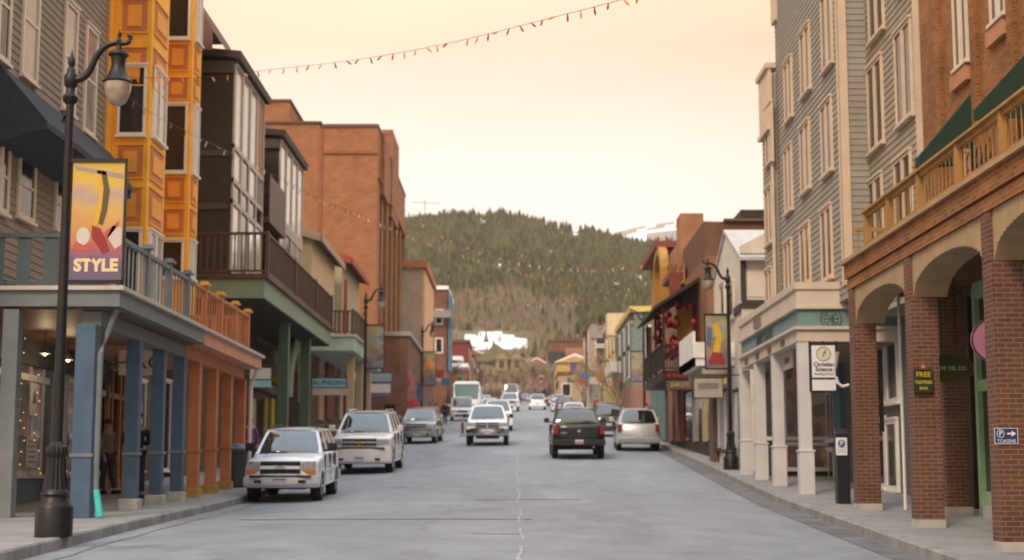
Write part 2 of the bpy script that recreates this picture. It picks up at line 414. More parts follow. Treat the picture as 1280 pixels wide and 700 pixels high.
def fir_tree(m, x, y, z, h):
    r = h*R.uniform(.2, .3); n = 6
    for k, (b, t, rr) in enumerate(((.04,.62,1),(.38,1,.62))):
        o = len(m.v); a0 = R.random()*6
        for j in range(n):
            q = a0+2*pi*j/n; w = r*rr*R.uniform(.65, 1.2)
            m.v.append(Vector((x+w*cos(q), y+w*sin(q), z+h*(b+R.uniform(-.04,.05)))))
        m.v.append(Vector((x, y, z+h*t))); mi = R.choice((0,0,1,2))
        for j in range(n): m.f.append((o+j, o+(j+1)%n, o+n)); m.mi.append(mi)
def twig_tree(m, x, y, z, h):
    for k in range(5):
        a = R.uniform(0, 6.3); s = h*R.uniform(.08, .22); w = .16*h/6
        p = Vector((x+cos(a)*s*.3, y+sin(a)*s*.3, z+h*R.uniform(0,.3))); q = Vector((x+cos(a)*s, y+sin(a)*s, z+h*R.uniform(.75, 1)))
        o = len(m.v); m.v += [p+Vector((w,0,0)), p-Vector((w,0,0)), p+Vector((0,w,0)), q]
        m.f += [(o,o+1,o+3),(o+1,o+2,o+3),(o+2,o,o+3)]; m.mi += [R.choice((0,1))]*3
cnt = 0
while cnt < 21000:
    y = R.uniform(YB, YR+25); x = R.uniform(-90, 175)*y/YR*1.05
    if R.random() > y/YR: continue
    px = 643+F*x/y
    if px < 480 or px > 960: continue
    cnt += 1
    z = hillz(x, y); py = 600-F*z/y
    if (snowmask(x, y) or snowmask(x, y, 5) or snowmask(x, y, 11)) and R.random() < .93: continue
    if 560 < px < 675 and 415 < py < 475 and R.random() < .93: continue
    if bare_region(px, py):
        if R.random() < .9: twig_tree(asp, x, y, z-.3, R.uniform(4, 6.5)); twig_tree(asp, x+R.uniform(-2,2), y+2, z-.3, R.uniform(4, 6.5))
        else: fir_tree(fir, x, y, z-.3, R.uniform(4, 8))
    else:
        d = noise.noise(Vector((x*.02, y*.02, 9)))
        if R.random() < .15-.5*d*.6: continue
        fir_tree(fir, x, y, z-.3, R.uniform(3.6, 7.2)*(1.3 if y > 900 and R.random() < .15 else 1))
o = fir.build('forest', [mat('fir_a', (.060,.060,.014), .9, .35, .3), mat('fir_b', (.112,.098,.030), .9, .35, .3), mat('fir_c', (.020,.025,.007), .9, .35, .3)], recalc=False)
o['kind'] = 'stuff'; tag(o, 'dark green conifer forest covering the hill at the end of the street', 'forest')
o = asp.build('bare_woodland', [mat('twig_a', (.27,.20,.13), .9, .3, .3), mat('twig_b', (.15,.12,.085), .9, .3, .3)], recalc=False)
o['kind'] = 'stuff'; tag(o, 'leafless grey brown woodland at the foot of the forested hill', 'woodland')
# ================================================================= LEFT SIDE
def railing(root, name, f, a0, a1, z0, z1, m, step=.13, bar=.035, n0=0, depth=.04, post=None, postw=.11, capm=None, caps=None):
    """a balustrade as one part: rails and balusters; posts are sub-parts"""
    b = MB(); b.fb(f, a0, a1, z1-.07, z1, n0-.03, n0+depth+.03); b.fb(f, a0, a1, z0+.06, z0+.12, n0, n0+depth)
    k = max(2, int(abs(a1-a0)/step))
    for i in range(k):
        a = a0+(a1-a0)*(i+.5)/k; b.fb(f, a-bar/2, a+bar/2, z0+.12, z1-.07, n0+.004, n0+depth-.004)
    o = b.build(name, m, root)
    for a in (post or []):
        q = MB().fb(f, a-postw/2, a+postw/2, z0-.02, z1+.06, n0-.035, n0+.075).build('post', m, o)
        if capm:
            c = MB(); c.fb(f, a-postw/2-.06, a+postw/2+.06, z1+.06, z1+.10, n0-.09, n0+.13)
            c.fb(f, a-postw/2-.02, a+postw/2+.02, z1+.10, z1+.15, n0-.05, n0+.09); c.build('post_cap', capm, o)
    return o
# ---- 1 grey clapboard building with blue porch
GREYL = mat('grey_clapboard', (.23,.19,.145), .7, .1, 2, stain=.15)
BLUE = mat('slate_blue_paint', (.065,.115,.185), .5, .12, 3, stain=.3, bump=.25)
BLUEG = mat('blue_grey_trim', (.155,.185,.20), .5, .1, 3, stain=.12)
XW = -10.0; fL = Lf(XW)
gz0 = gs(-9, 30)
g = thing('clapboard_building', 'grey clapboard building with cream windows, navy awning and blue timber porch, at the left edge', 'building', (-12, 31, gz0))
yE = PX(133, 100, XW).y
MB().laps(fL, 22, yE, 4.0, 14.5, .16).fb(fL, 22, yE, 3.9, 14.5, -6, -.001).build('wall', GREYL, g)
MB().fb(fL, yE-.16, yE-.02, 3.9, 14.5, 0, .05).build('corner_board', mat('ochre_trim', (.42,.22,.09), .6, .1, 3), g)
wpx(g,'L',XW, 28, 45, -40, 97, gm=GLASSW); wpx(g,'L',XW, 79, 92, 8, 138, gm=GLASSW); wpx(g,'L',XW, 105, 117, 38, 165, gm=GLASSW)
wpx(g,'L',XW, -2, 10, -60, 73)
wpx(g,'L',XW, 22, 40, 196, 270); wpx(g,'L',XW, 68, 82, 228, 285)
wpx(g,'L',XW, 0, 7, 180, 262)
# awning: navy canvas wedge, dark underside added down the wall for shade
NAVY = mat('navy_canvas', (.035,.042,.058), .85, .15, 4, bump=.2)
yA0 = 28.6; yA1 = 36.8; zt = PX(3, 84, XW).z; xo = -9.0; zo = PX(45,150,xo).z; yA2 = 35.2
a = MB(); T = [(XW+.03,yA0,zt),(XW+.03,yA1,zt),(xo,yA2,zo+.14),(xo,yA0,zo+.14)]
a.add(T+[(xo,yA0,zo),(xo,yA2,zo),(XW+.03,yA0,zo-.3),(XW+.03,yA1,zo-.3),(xo-.03,yA0,zo),(xo-.03,yA2,zo)], [(0,1,2,3),(3,2,5,4),(0,3,4,8,6),(1,7,9,5,2),(8,9,7,6)])
aw = a.build('awning', NAVY, g)
# porch roof / balcony in blue
XC = -7.0; XE = -6.62
zc = PX(152, 360, XE).z; yN = PX(150, 360, XE).y; yB = PX(256, 410, XE).y; yO = PX(327, 450, XE).y
dk = MB()
dk.box(-15, XE, yN, yB, zc-.32, zc-.05)
dk.build('fascia', BLUEG, g)
MB().box(-15, XE+.08, yN-.08, yB, zc-.05, zc+.02).build('gutter_trim', mat('pale_gutter', (.50,.45,.38), .5, .1, 3), g)
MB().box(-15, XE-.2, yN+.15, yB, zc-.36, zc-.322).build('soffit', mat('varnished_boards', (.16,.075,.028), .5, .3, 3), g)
def beam(root, m, a, b, x0, x1, z0, z1): return MB().box(x0, x1, a, b, z0, z1).build('beam', m, root)
beam(g, BLUEG, yN+.3, yB, XC-.33, XC, zc-.62, zc-.37)
ctop = zc-.62
def porch_column(root, m, basem, y, x=XC, w=.34, top=ctop, collar=1.0, cm=None):
    z = gs(x, y); b = MB().box(x-w, x, y, y+w, z, top)
    o = b.build('porch_column', m, root, bevel=.012)
    MB().box(x-w-.025, x+.025, y-.025, y+w+.025, z+collar, z+collar+.06).build('collar', cm or BLUEG, o)
    if basem: MB().box(x-w-.06, x+.05, y-.05, y+w+.05, z-.03, z+.2).build('column_base', basem, o, bevel=.02)
    return o
PALEB = mat('pale_concrete_base', (.42,.42,.40), .9, .15, 4, bump=.3)
for px, bs, w_ in ((104, None, .33), (161, PALEB, .25), (192, PALEB, .24), (217.5, PALEB, .24)):
    yy = PX(px+9, 600, XC).y
    porch_column(g, BLUE, bs, yy, w=w_)
# near corner: heavier downpipe beside first column
y1 = PX(112, 600, XC).y
dp = MB().tube([(XE-.1, yN+.25, zc-.33), (XC+.12, yN+.3, zc-.75), (XC+.08, y1+.1, zc-1.1), (XC+.08, y1+.1, gs(XC,y1)+.9)], .05, 8).build('downpipe', BLUEG, g, smooth=True)
MB().tube([(XC+.08, y1+.1, gs(XC,y1)+.9), (XC+.09, y1+.1, gs(XC,y1)+.42)], .045, 8).build('pipe_joint', BLUEG, dp, smooth=True)
t_ = MB().tube([(XC+.11, y1+.02, gs(XC,y1)+.46), (XC+.2, y1-.02, gs(XC,y1)+.02)], [.05,.06], 10)
tag(t_.build('drain_sleeve', mat('turquoise_plastic', (.06,.55,.47), .4, .1, 4), smooth=True), 'turquoise plastic sleeve at the foot of the blue porch downpipe', 'drain sleeve')
# balustrades: camera side and street side
zr = PX(236, 347, XE-.1).z
rail_posts = [yN+.1]+[PX(p, 350, XE-.1).y for p in (185, 213, 236)]
fS = Lf(XE-.15)
railing(g, 'balustrade', fS, yN+.1, yB-.55, zc, zr, mat('weathered_blue_rail', (.15,.18,.19), .55, .12, 3, stain=.2), post=rail_posts, capm=BLUEG, postw=.15, step=.27, bar=.05, depth=.03)
fN = Cf(yN+.14)
railing(g, 'balustrade', fN, -13, XE-.1, zc, zr, mat('slate_balusters', (.065,.09,.10), .55, .12, 3), step=.42, bar=.22, post=[XE-.12])
# ground-floor shopfront of grey building (set back)
def shop_glass(name, strength):
    m = bpy.data.materials.new(name); m.use_nodes = True; n = m.node_tree.nodes; l = m.node_tree.links; b = n['Principled BSDF']
    b.inputs['Base Color'].default_value = (.03,.025,.02,1); b.inputs['Roughness'].default_value = .08; b.inputs['Specular IOR Level'].default_value = .7
    g_ = n.new('ShaderNodeNewGeometry'); v = n.new('ShaderNodeTexVoronoi'); v.inputs['Scale'].default_value = 3.2; l.new(g_.outputs['Position'], v.inputs['Vector'])
    h = n.new('ShaderNodeHueSaturation'); h.inputs['Saturation'].default_value = .45; l.new(v.outputs['Color'], h.inputs['Color'])
    x = n.new('ShaderNodeMix'); x.data_type = 'RGBA'; x.blend_type = 'MULTIPLY'; x.inputs[0].default_value = 1; l.new(h.outputs[0], x.inputs[6]); x.inputs[7].default_value = (1,.62,.42,1)
    l.new(x.outputs[2], b.inputs['Emission Color']); b.inputs['Emission Strength'].default_value = strength
    MATS[name] = m; return m
SHOPG = shop_glass('lit_shop_display_glass', .07)
XS = -10.0; fS0 = Lf(XS)
gw = lambda y: gs(XS, y)
yS0, yS1 = 24.0, PX(127, 500, XS).y
MB().laps(fS0, yS0, yS1, -.9, .05, .13).build('wainscot', mat('wainscot_blue', (.13,.20,.28), .5, .1, 3), g)
MB().fb(fS0, yS0, yS1, PX(40, 393, XS).z, zc-.36, -.01, .12).fb(fS0, yS0, yS1, zc-.9, zc-.36, .12, .2).build('header_board', mat('dark_header', (.06,.06,.055), .7, .2), g)
MB().fb(fS0, yS0, yS1, -1.2, 4, -.3, -.02).build('shop_wall', DARK, g)
zt0 = PX(80, 430, XS).z; zb0 = PX(80, 592, XS).z
def shopwin(p0, p1, n=2):
    w = wpx(g,'L',XS, p0, p1, 432, 588, fm=mat('light_grey_frame', (.62,.63,.61), .6, .1, 3), gm=SHOPG, style='bars1', fw=.10, proud=.06)
    return w
for p0, p1, n in ((18, 33, 1), (36, 50, 1), (60, 78, 2), (82, 100, 2), (103, 122, 2)): shopwin(p0, p1, n)
MB().box(-8.56, -8.30, 25.3, 25.56, gs(-8.4,25.3), zc-.37).build('porch_column', mat('light_grey_post', (.17,.19,.20), .6, .1, 3, stain=.15), g)
MB().fb(fS0, PX(55,500,XS).y, PX(58.5,500,XS).y, -.7, 2.9, 0, .12).build('pilaster', BLUEG, g)
transom = MB().fb(fS0, yS0, yS1, PX(60,482,XS).z, PX(60,474,XS).z, .05, .11).build('transom', mat('light_grey_frame', (0,0,0)), g)
# door of brown timber and brick wall next to it
TIM = mat('varnished_timber', (.42,.21,.07), .45, .25, 5)
yD0, yD1 = PX(128,550,XS).y, PX(150,550,XS).y
d = MB()
for p in (128, 133, 143, 148): yy = PX(p,550,XS).y; d.fb(fS0, yy, yy+.1, gw(yy), 2.7, .02, .12)
d.fb(fS0, yD0, yD1, 2.0, 2.12, .02, .11).fb(fS0, yD0, yD1, 2.7, 2.8, .02, .11).fb(fS0, yD0, yD1, gw(yD0), gw(yD0)+.3, .02, .09)
MB().fb(fS0, yD0, yD1, gw(yD0)+.1, 2.75, .0, .015).build('pane', GLASSD, d.build('shop_door', TIM, g))
# fairy lights round the shop windows (lit)
BULB = mat('warm_fairy_bulb', (.9,.6,.2), .4, 0, emit=((1,.62,.22), 1.0))
def fairy(label, pts, r=.015):
    m0 = MB(); root = m0.tube([p+Vector((0,0,.02)) for p in pts], .004, 4).build('fairy_light_string', BLACK); tag(root, label, 'string lights')
    b0 = None
    for p in pts[::1]:
        if b0 is None:
            b0 = MB().lathe([(.004,-r),(r*.8,-r*.5),(r,0),(r*.8,r*.5),(.004,r)], (0,0,0), 6).build('bulb', BULB, root, smooth=True); b0.location = p
        else:
            c = b0.copy(); COL.objects.link(c); c.parent = root; c.location = p
    return root
R = random.Random(2)
def lin(p, q, n, j=.03): return [p.lerp(q, i/(n-1))+Vector((R.uniform(0,j), R.uniform(-j,j), R.uniform(-j,j))) for i in range(n)]
o_ = Vector((.17,0,0))
fairy('warm fairy lights strung along the top of the grey shop windows', lin(PX(18,421,XS)+o_, PX(72,433,XS)+o_, 18)+lin(PX(76,434,XS)+o_, PX(122,447,XS)+o_, 16))
fairy('warm fairy lights hanging in a vertical line by the first shop window', lin(PX(16,430,XS)+o_, PX(14,580,XS)+o_, 12, .08))
fairy('warm fairy lights hanging around the middle shop window', lin(PX(34,470,XS)+o_, PX(33,585,XS)+o_, 8, .1)+lin(PX(40,592,XS)+o_, PX(120,590,XS)+o_, 20, .04))
# two lit lamps seen through the shop glass, paper notices on the window
for px, lb in ((56, 'small lit dome lamp hanging over the shop windows, nearer the left edge'), (85, 'small lit dome lamp hanging just left of the tall lamp post')):
    p = PX(px, 441 if px < 60 else 449, XS+.9)
    t = thing('pendant_lamp', lb, 'lamp', p, 'pendant lamps under the blue porch')
    MB().lathe([(.02,.12),(.04,.09),(.09,.02),(.11,-.01),(.10,-.02)], p, 14).build('lamp_shade', STEEL, t, smooth=True)
    MB().lathe([(.01,.03),(.04,.0),(.04,-.03),(.01,-.05)], p, 10).build('bulb', mat('lamp_bulb', (1,.7,.3), .4, 0, emit=((1,.6,.22), 14)), t, smooth=True)
    MB().tube([p+Vector((0,0,.15)), Vector((p.x,p.y,zc-.36))], .008, 5).build('cord', BLACK, t)
    ld = bpy.data.lights.new('pendant_light', 'POINT'); ld.energy = 11; ld.color = (1,.72,.42); ld.shadow_soft_size = .06
    lo = bpy.data.objects.new('pendant_light', ld); COL.objects.link(lo); lo.location = (.0,0,-.14); lo.parent = t
NOTE = mat('paper_notice', (.6,.6,.58), .8, .05)
def notice(p0, p1, yt, yb, label, X=XS+.12, lines=5, tri=False):
    a, b = PX(p0, yt, X), PX(p1, yb, X); f = Lf(X)
    t = thing('window_notice', label, 'notice', (X, a.y, b.z))
    MB().fb(f, a.y, b.y, b.z, a.z, 0, .01).build('sheet', NOTE, t)
    m = MB()
    for i in range(lines): z = a.z-(a.z-b.z)*(i+1)/(lines+1); m.fb(f, a.y+.05, b.y-.05, z-.012, z+.012, .01, .013)
    if tri: m.prism([f((a.y+b.y)/2-.12, a.z-.42, .013), f((a.y+b.y)/2+.12, a.z-.42, .013), f((a.y+b.y)/2, a.z-.1, .013)], (.004,0,0))
    m.build('print', mat('print_grey', (.15,.15,.16), .8, .05), t)
notice(38, 47, 478, 520, 'tall white notice with a black triangle in the grey shop window', lines=0, tri=True)
notice(34, 44, 545, 584, 'white printed price list low in the grey shop window')
# sign board under the orange/blue porch reading HAC
t = thing('shop_sign', 'cream sign board with dark letters HAC hanging behind the blue porch posts', 'sign', PY(170, 455, 33.5))
pa, pb = PY(150, 438, 33.5), PY(197, 469, 33.5); fC = Cf(33.5)
MB().fb(fC, pa.x, pb.x, pb.z, pa.z, 0, .06).build('sign_board', mat('sign_cream', (.62,.56,.45), .7, .1), t)
text_mesh('HAC', .42, Mcam(PY(173, 454, 33.42)), 'lettering', mat('sign_brown', (.10,.07,.05), .7, .1), t, sx=1.3)
for x in (pa.x+.05, pb.x-.05): MB().tube([(x,33.5,pa.z),(x,33.5,zc-.36)], .012, 5).build('hanger', BLACK, t)

# ---- 2 orange building with square bays
ORG = mat('orange_paint', (.84,.40,.03), .55, .12, 2, stain=.22)
ORD = mat('terracotta_panel', (.50,.175,.06), .6, .12, 2)
ORL = mat('amber_panel', (.78,.32,.04), .55, .1, 2)
WFR = mat('warm_white_frame', (.72,.68,.62), .5, .05, 3)
g2 = thing('orange_building', 'bright orange building with panelled bays and white windows above a terracotta porch', 'building', (-12, 40, gs(-9, 40)))
XI = -10.0; XB = -9.1; zb2 = 3.3; zt2 = 15.0
y0 = yE; yb1a = PX(183, 250, XB).y; yb1b = PX(205, 250, XB).y; yb2a = PX(235.5, 250, XB).y; yb2b = PX(247, 250, XB).y
MB().box(-16, XI, y0, yb2b, zb2, zt2).build('wall', ORG, g2)
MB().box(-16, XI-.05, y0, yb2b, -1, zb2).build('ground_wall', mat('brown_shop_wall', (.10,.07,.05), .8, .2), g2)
b_ = MB()
for a, b in ((yb1a, yb1b), (yb2a, yb2b)): b_.box(XI, XB, a, b, zb2+.1, zt2)
b_.build('bay', ORG, g2)
def panelrow(f, a0, a1, z0, z1, nm='wall_panel'):
    o = MB().fb(f, a0, a1, z0, z1, 0, .02).build(nm, ORD, g2)
    da = min((a1-a0), (z1-z0))*.22
    MB().fb(f, a0+da, a1-da, z0+da, z1-da, .02, .045).build('panel_centre', ORL, o)
    MB().fb(f, a0-.03, a1+.03, z1, z1+.035, 0, .05).build('panel_moulding', ORG, o); MB().fb(f, a0-.03, a1+.03, z0-.035, z0, 0, .05).build('panel_moulding', ORG, o)
zs = {}
for (ya, yb_, k) in ((yb1a, yb1b, 0), (yb2a, yb2b, 1)):
    fc = Cf(ya); fs = Lf(XB)
    xa = XI+.06 if k == 0 else XI+.1; xb = XB-.12
    cA = 161 if k == 0 else 222
    # rows read from the photograph on the camera face (window bands and panel bands)
    wins = [(85,166),(290,372)] if k == 0 else [(-40,46),(133,213),(303,345)]
    pans = [(0,40),(60,106),(182,222),(235,278)] if k == 0 else [(56,88),(98,124),(222,252),(262,292)]
    zz = lambda y: PY(cA, y, ya).z
    for t0, t1 in wins:
        window(g2, fc, xa+.12, xb-.02, zz(t1), zz(t0), fm=WFR, style='plain', fw=.06)
        window(g2, fs, ya+.35, yb_-.3, zz(t1)+.05, zz(t0)+.05, fm=WFR, gm=GLASSW, style='double', fw=.06)
    for t0, t1 in pans:
        panelrow(fc, xa+.1, xb, zz(t1), zz(t0)); panelrow(fs, ya+.25, yb_-.25, zz(t1)+.05, zz(t0)+.05)
# wall strip between bays near corner: recessed panels on the flat wall left of the first bay
# terracotta balcony
ORR = mat('terracotta_rail', (.50,.18,.075), .55, .1, 3, stain=.1)
zO = zc
MB().box(XI, XE, yB, yO, zO-.34, zO-.05).build('fascia', mat('salmon_fascia', (.56,.27,.17), .55, .1, 3), g2)
MB().box(XI, XE+.08, yB, yO+.05, zO-.05, zO+.02).build('gutter_trim', mat('pale_gutter', (0,0,0)), g2)
yO2 = PX(311, 400, XE-.1).y; pst = [PX(p, 390, XE-.1).y for p in (257, 277, 295.5, 311)]
railing(g2, 'balustrade', Lf(XE-.15), yB-.45, yO2, zO, zr, ORR, post=pst, capm=mat('yellow_cap', (.75,.42,.05), .5, .1), postw=.15, step=.27, bar=.06, depth=.03)
railing(g2, 'balustrade', Cf(yO2+.06), -9, XE-.1, zO, zr, ORR, step=.16, bar=.09)
MB().box(XC-.33, XC, yB+.02, yO-.4, zO-.62, zO-.345).build('beam', ORR, g2)
YELB = mat('mustard_base', (.46,.27,.06), .7, .15, 4)
for px in (239.5, 261, 279.5, 296.5):
    porch_column(g2, ORR, YELB, PX(px+7, 600, XC).y, collar=1.0, cm=ORR, w=.24, top=zO-.62)
yp = PX(312, 560, XC+.1).y
MB().tube([(XE-.1, yO-.1, zO-.33), (XC+.1, yp, zO-.8), (XC+.1, yp, gs(XC,yp))], .05, 8).build('downpipe', WFR, g2, smooth=True)
for px0, px1 in ((165,178),(200,210),(228,240),(250,258),(268,276),(284,293)):
    wpx(g2,'L',XI, px0, px1, 478, 585, fm=mat('light_grey_frame', (0,0,0)), gm=GLASSD, style='plain', fw=.06)
t = thing('shop_sign', 'long pale sign board under the terracotta porch ceiling', 'sign', PX(262, 440, -8.2))
q0, q1 = PX(234, 434, -8.2), PX(266, 452, -8.2)
MB().fb(Lf(-8.2), q0.y, q1.y, q1.z+.2, q0.z-.25, 0, .06).build('sign_board', mat('sign_cream', (0,0,0)), t)
MB().fb(Lf(-8.2), q0.y+.2, q1.y-.2, q1.z+.3, q1.z+.36, .06, .07).build('lettering_rule', mat('sign_brown', (0,0,0)), t)
MB().tube([((-8.2), (q0.y+q1.y)/2, q0.z-.25), (-8.2, (q0.y+q1.y)/2, zO-.34)], .015, 5).build('hanger', BLACK, t)

# ---- 3 dark brown building: two projecting glazed bays, green-framed balcony
BRN = mat('dark_brown_siding', (.038,.026,.020), .65, .2, 3)
BRN2 = mat('brown_metal_rail', (.085,.045,.032), .5, .15, 4)
GRYF = mat('pale_grey_bay_frame', (.44,.38,.32), .55, .1, 3)
REFL = mat('painted_sky_glass', (.42,.38,.33), .05, .1, 1, spec=1.0)  # pale base colour paints in the sky reflected by the bays
g3 = thing('brown_building', 'dark brown building with two glazed bays over a long green framed balcony', 'building', (-12, 55, gs(-9, 55)))
XB3 = -8.9
def bay3(p0, p1, ytop, ybot, ysl, big, eave_y):
    ya = PX(p0, 200, XB3).y; yb_ = PX(p1, 200, XB3).y
    zt = PX(p0, ytop, XB3).z; zb = PX(p0, ybot, XB3).z
    MB().box(-13, XB3, ya, yb_, zb, zt).build('bay', BRN, g3)
    MB().fb(Cf(ya), -13, XB3-.1, zb+(zt-zb)*.30, zb+(zt-zb)*.30+.18, 0, .05).build('band_course', mat('brown_trim', (.075,.055,.042), .6, .1), g3)
    MB().fb(Cf(ya), -13, XB3-.1, zb+(zt-zb)*.55, zb+(zt-zb)*.55+.18, 0, .05).build('band_course', mat('brown_trim', (0,0,0)), g3)
    MB().fb(Cf(ya), -13, XB3+.02, zt-.4, zt-.003, 0, .12).build('band_course', mat('brown_trim', (.075,.055,.042), .6, .1), g3)
    # eave: sloping roof slab
    e = MB(); e.add([(-13,ya-.5,zt+.42),(XB3+.22,ya-.25,zt+.03),(XB3+.22,yb_+.1,zt+.03),(-13,yb_+.1,zt+.42),(-13,ya-.5,zt+.62),(XB3+.26,ya-.3,zt+.26),(XB3+.26,yb_+.12,zt+.26),(-13,yb_+.1,zt+.62)],
                    [(0,3,2,1),(4,5,6,7),(0,1,5,4),(1,2,6,5),(2,3,7,6),(3,0,4,7)])
    e.build('roof', mat('dark_eave', (.05,.04,.035), .6, .15), g3)
    f = Lf(XB3); n = 4; W = yb_-ya
    zq = [zb, zb+(zt-zb)*.34, zb+(zt-zb)*.44, zb+(zt-zb)*.60, zt] if big else [zb, zb+(zt-zb)*.3, zb+(zt-zb)*.33, zb+(zt-zb)*.36, zt]
    fr = MB()
    for z in zq: fr.fb(f, ya, yb_, z-.09 if z > zb else z, z+.07 if z < zt else z, 0, .07)
    for i in range(n+1): a = ya+W*i/n; fr.fb(f, max(ya, a-.1), min(yb_, a+.1), zb+.003, zt-.003, 0, .063)
    o = fr.build('bay_window_frame', GRYF, g3)
    for i in range(n):
        a0 = ya+W*i/n+.1; a1 = ya+W*(i+1)/n-.1
        for j in range(len(zq)-1):
            z0 = zq[j]+.07; z1 = zq[j+1]-.09
            if z1-z0 < .1: continue
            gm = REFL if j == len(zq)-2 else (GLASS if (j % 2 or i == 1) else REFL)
            if big and j == len(zq)-2 and i == n-1: gm = mat('brown_blind', (.30,.13,.05), .6, .1)
            MB().fb(f, a0, a1, z0, z1, .0, .02).build('pane', gm, o)
    return ya, yb_, zt, zb
b1 = bay3(290, 328, 72, 345, 0, True, 0)
b2 = bay3(349, 378, 172, 330, 0, False, 0)
MB().box(-13, -9.6, b1[1], b2[0], 4.9, b2[2]-.5).build('wall', BRN, g3)
MB().box(-13, -9.6, b2[1], b2[1]+.6, 4.9, b2[2]-.3).build('wall', BRN, g3)
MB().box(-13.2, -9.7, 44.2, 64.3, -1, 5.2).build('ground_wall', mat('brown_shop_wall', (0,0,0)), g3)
# intermediate small balcony between bays
zbx = PX(333, 270, -8.7).z
MB().box(-9.6, -8.6, b1[1], b2[0], zbx-.2, zbx).fb(Lf(-8.65), b1[1], b2[0], zbx, zbx+1.5, 0, .04).build('small_balcony', BRN2, g3)
# roof behind
rz = b1[2]
MB().add([(-13,b1[0]-2,rz-.2),(-9.2,b1[0]-2,rz-.2),(-9.2,b1[0]-2,rz+.4),(-10.2,b1[0]-2,rz+2.2),(-13,b1[0]-2,rz+2.2),(-13,b1[1],rz+2.2),(-10.2,b1[1],rz+2.2),(-9.2,b1[1],rz+.4)],[(0,1,2,3,4),(3,6,5,4),(2,7,6,3)]).build('roof', mat('brown_shingle', (.14,.08,.055), .85, .25, 2), g3)
# balcony
XG = -7.45; yg0 = PX(331, 360, XG).y; yg1 = PX(413, 420, XG).y; zgt = PX(331, 348, XG).z; zgb = PX(330, 372, XG).z
GRN = mat('sage_green_paint', (.20,.265,.19), .6, .1, 3, stain=.12); GRD = mat('green_post_paint', (.075,.125,.095), .5, .12, 3)
MB().box(-9.7, XG, yg0, yg1, zgb, zgt).build('balcony_beam', GRN, g3)
MB().box(-9.7, XG+.12, yg0-.1, yg1, zgt, zgt+.14).build('balcony_floor', BRN2, g3)
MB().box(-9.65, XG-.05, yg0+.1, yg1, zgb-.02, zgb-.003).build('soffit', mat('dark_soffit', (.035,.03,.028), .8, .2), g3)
zgr = PX(332, 290, XG).z
railing(g3, 'balustrade', Lf(XG+.02), yg0, yg1, zgt+.14, zgr, BRN2, depth=.03, post=[yg0+.05, PX(367,340,XG).y, PX(393,370,XG).y, yg1-.05], step=.16, bar=.05, postw=.12)
railing(g3, 'balustrade', Cf(yg0), -9.7, XG, zgt+.14, zgr, BRN2, step=.2, bar=.04)
for px in (360, 387):
    y = PX(px, 450, -7.75).y
    o = MB().box(-8.1, -7.75, y, y+.36, gs(-8,y), zgb).build('porch_column', GRD, g3, bevel=.01)
    MB().box(-7.75, -7.55, y+.1, y+.26, zgb-.05, zgt).build('bracket', GRD, o)
# green arched gable in the porch
ym = PX(372, 460, -8.4).y; c_ = PX(374, 480, -8.4)
ar = MB(); n = 12; r0, r1 = 1.5, 1.0
for i in range(n):
    a, b = pi*i/n, pi*(i+1)/n
    ar.prism([(-8.4, c_.y+r1*1.6*cos(a), c_.z-.6+r1*1.9*sin(a)), (-8.4, c_.y+r0*1.6*cos(a), c_.z-.6+r0*1.75*sin(a)), (-8.4, c_.y+r0*1.6*cos(b), c_.z-.6+r0*1.75*sin(b)), (-8.4, c_.y+r1*1.6*cos(b), c_.z-.6+r1*1.9*sin(b))], (-.25,0,0))
ar.build('arch', mat('pale_sage_arch', (.30,.36,.29), .6, .1), g3)
# shopfront colours in the shade of the balcony
f3 = Lf(-9.65)
def colr(px0, px1, yt, yb, m, nm, root=g3, X=-9.65, d=.08):
    p, q = PX(px0, (yt+yb)/2, X), PX(px1, (yt+yb)/2, X); pm = (px0+px1)/2
    return MB().fb(Lf(X) if X < 0 else Rf(X), min(p.y,q.y), max(p.y,q.y), PX(pm, yb, X).z, PX(pm, yt, X).z, 0, d).build(nm, m, root)
YEL = mat('mustard_paint', (.42,.36,.03), .6, .1, 3); TAN = mat('tan_paint', (.40,.30,.18), .7, .12, 3); PNK = mat('dusty_pink', (.34,.20,.15), .7, .1)
DRD = mat('dark_red_paint', (.17,.022,.022), .55, .12, 3)
for a, b, m in ((312,317,TAN),(328,333,mat('olive_paint', (.2,.2,.06), .6, .1)),(337,341,YEL),(345,352,YEL),(364,377,TAN),(380,384,PNK)):
    colr(a, b, 498, 545, m, 'shopfront_panel')
for a, b in ((318,327),(353,362),(342,345),(385,396)): colr(a, b, 500, 545, GLASSD, 'shop_window', d=.03)
colr(316, 384, 486, 497, mat('sign_fascia_brown', (.10,.065,.05), .7, .1), 'sign_fascia', d=.12)
pz = PX(350, 491, -9.5)
text_mesh('MONGOLRY', .55, Mleft(Vector((-9.51, PX(350,491,-9.5).y, pz.z))), 'lettering', mat('sign_tan_letters', (.34,.27,.2), .6, .05), g3, sx=1.6)
colr(340, 356, 472, 482, mat('gold_sign', (.5,.34,.05), .5, .1), 'gold_sign_panel', d=.2)

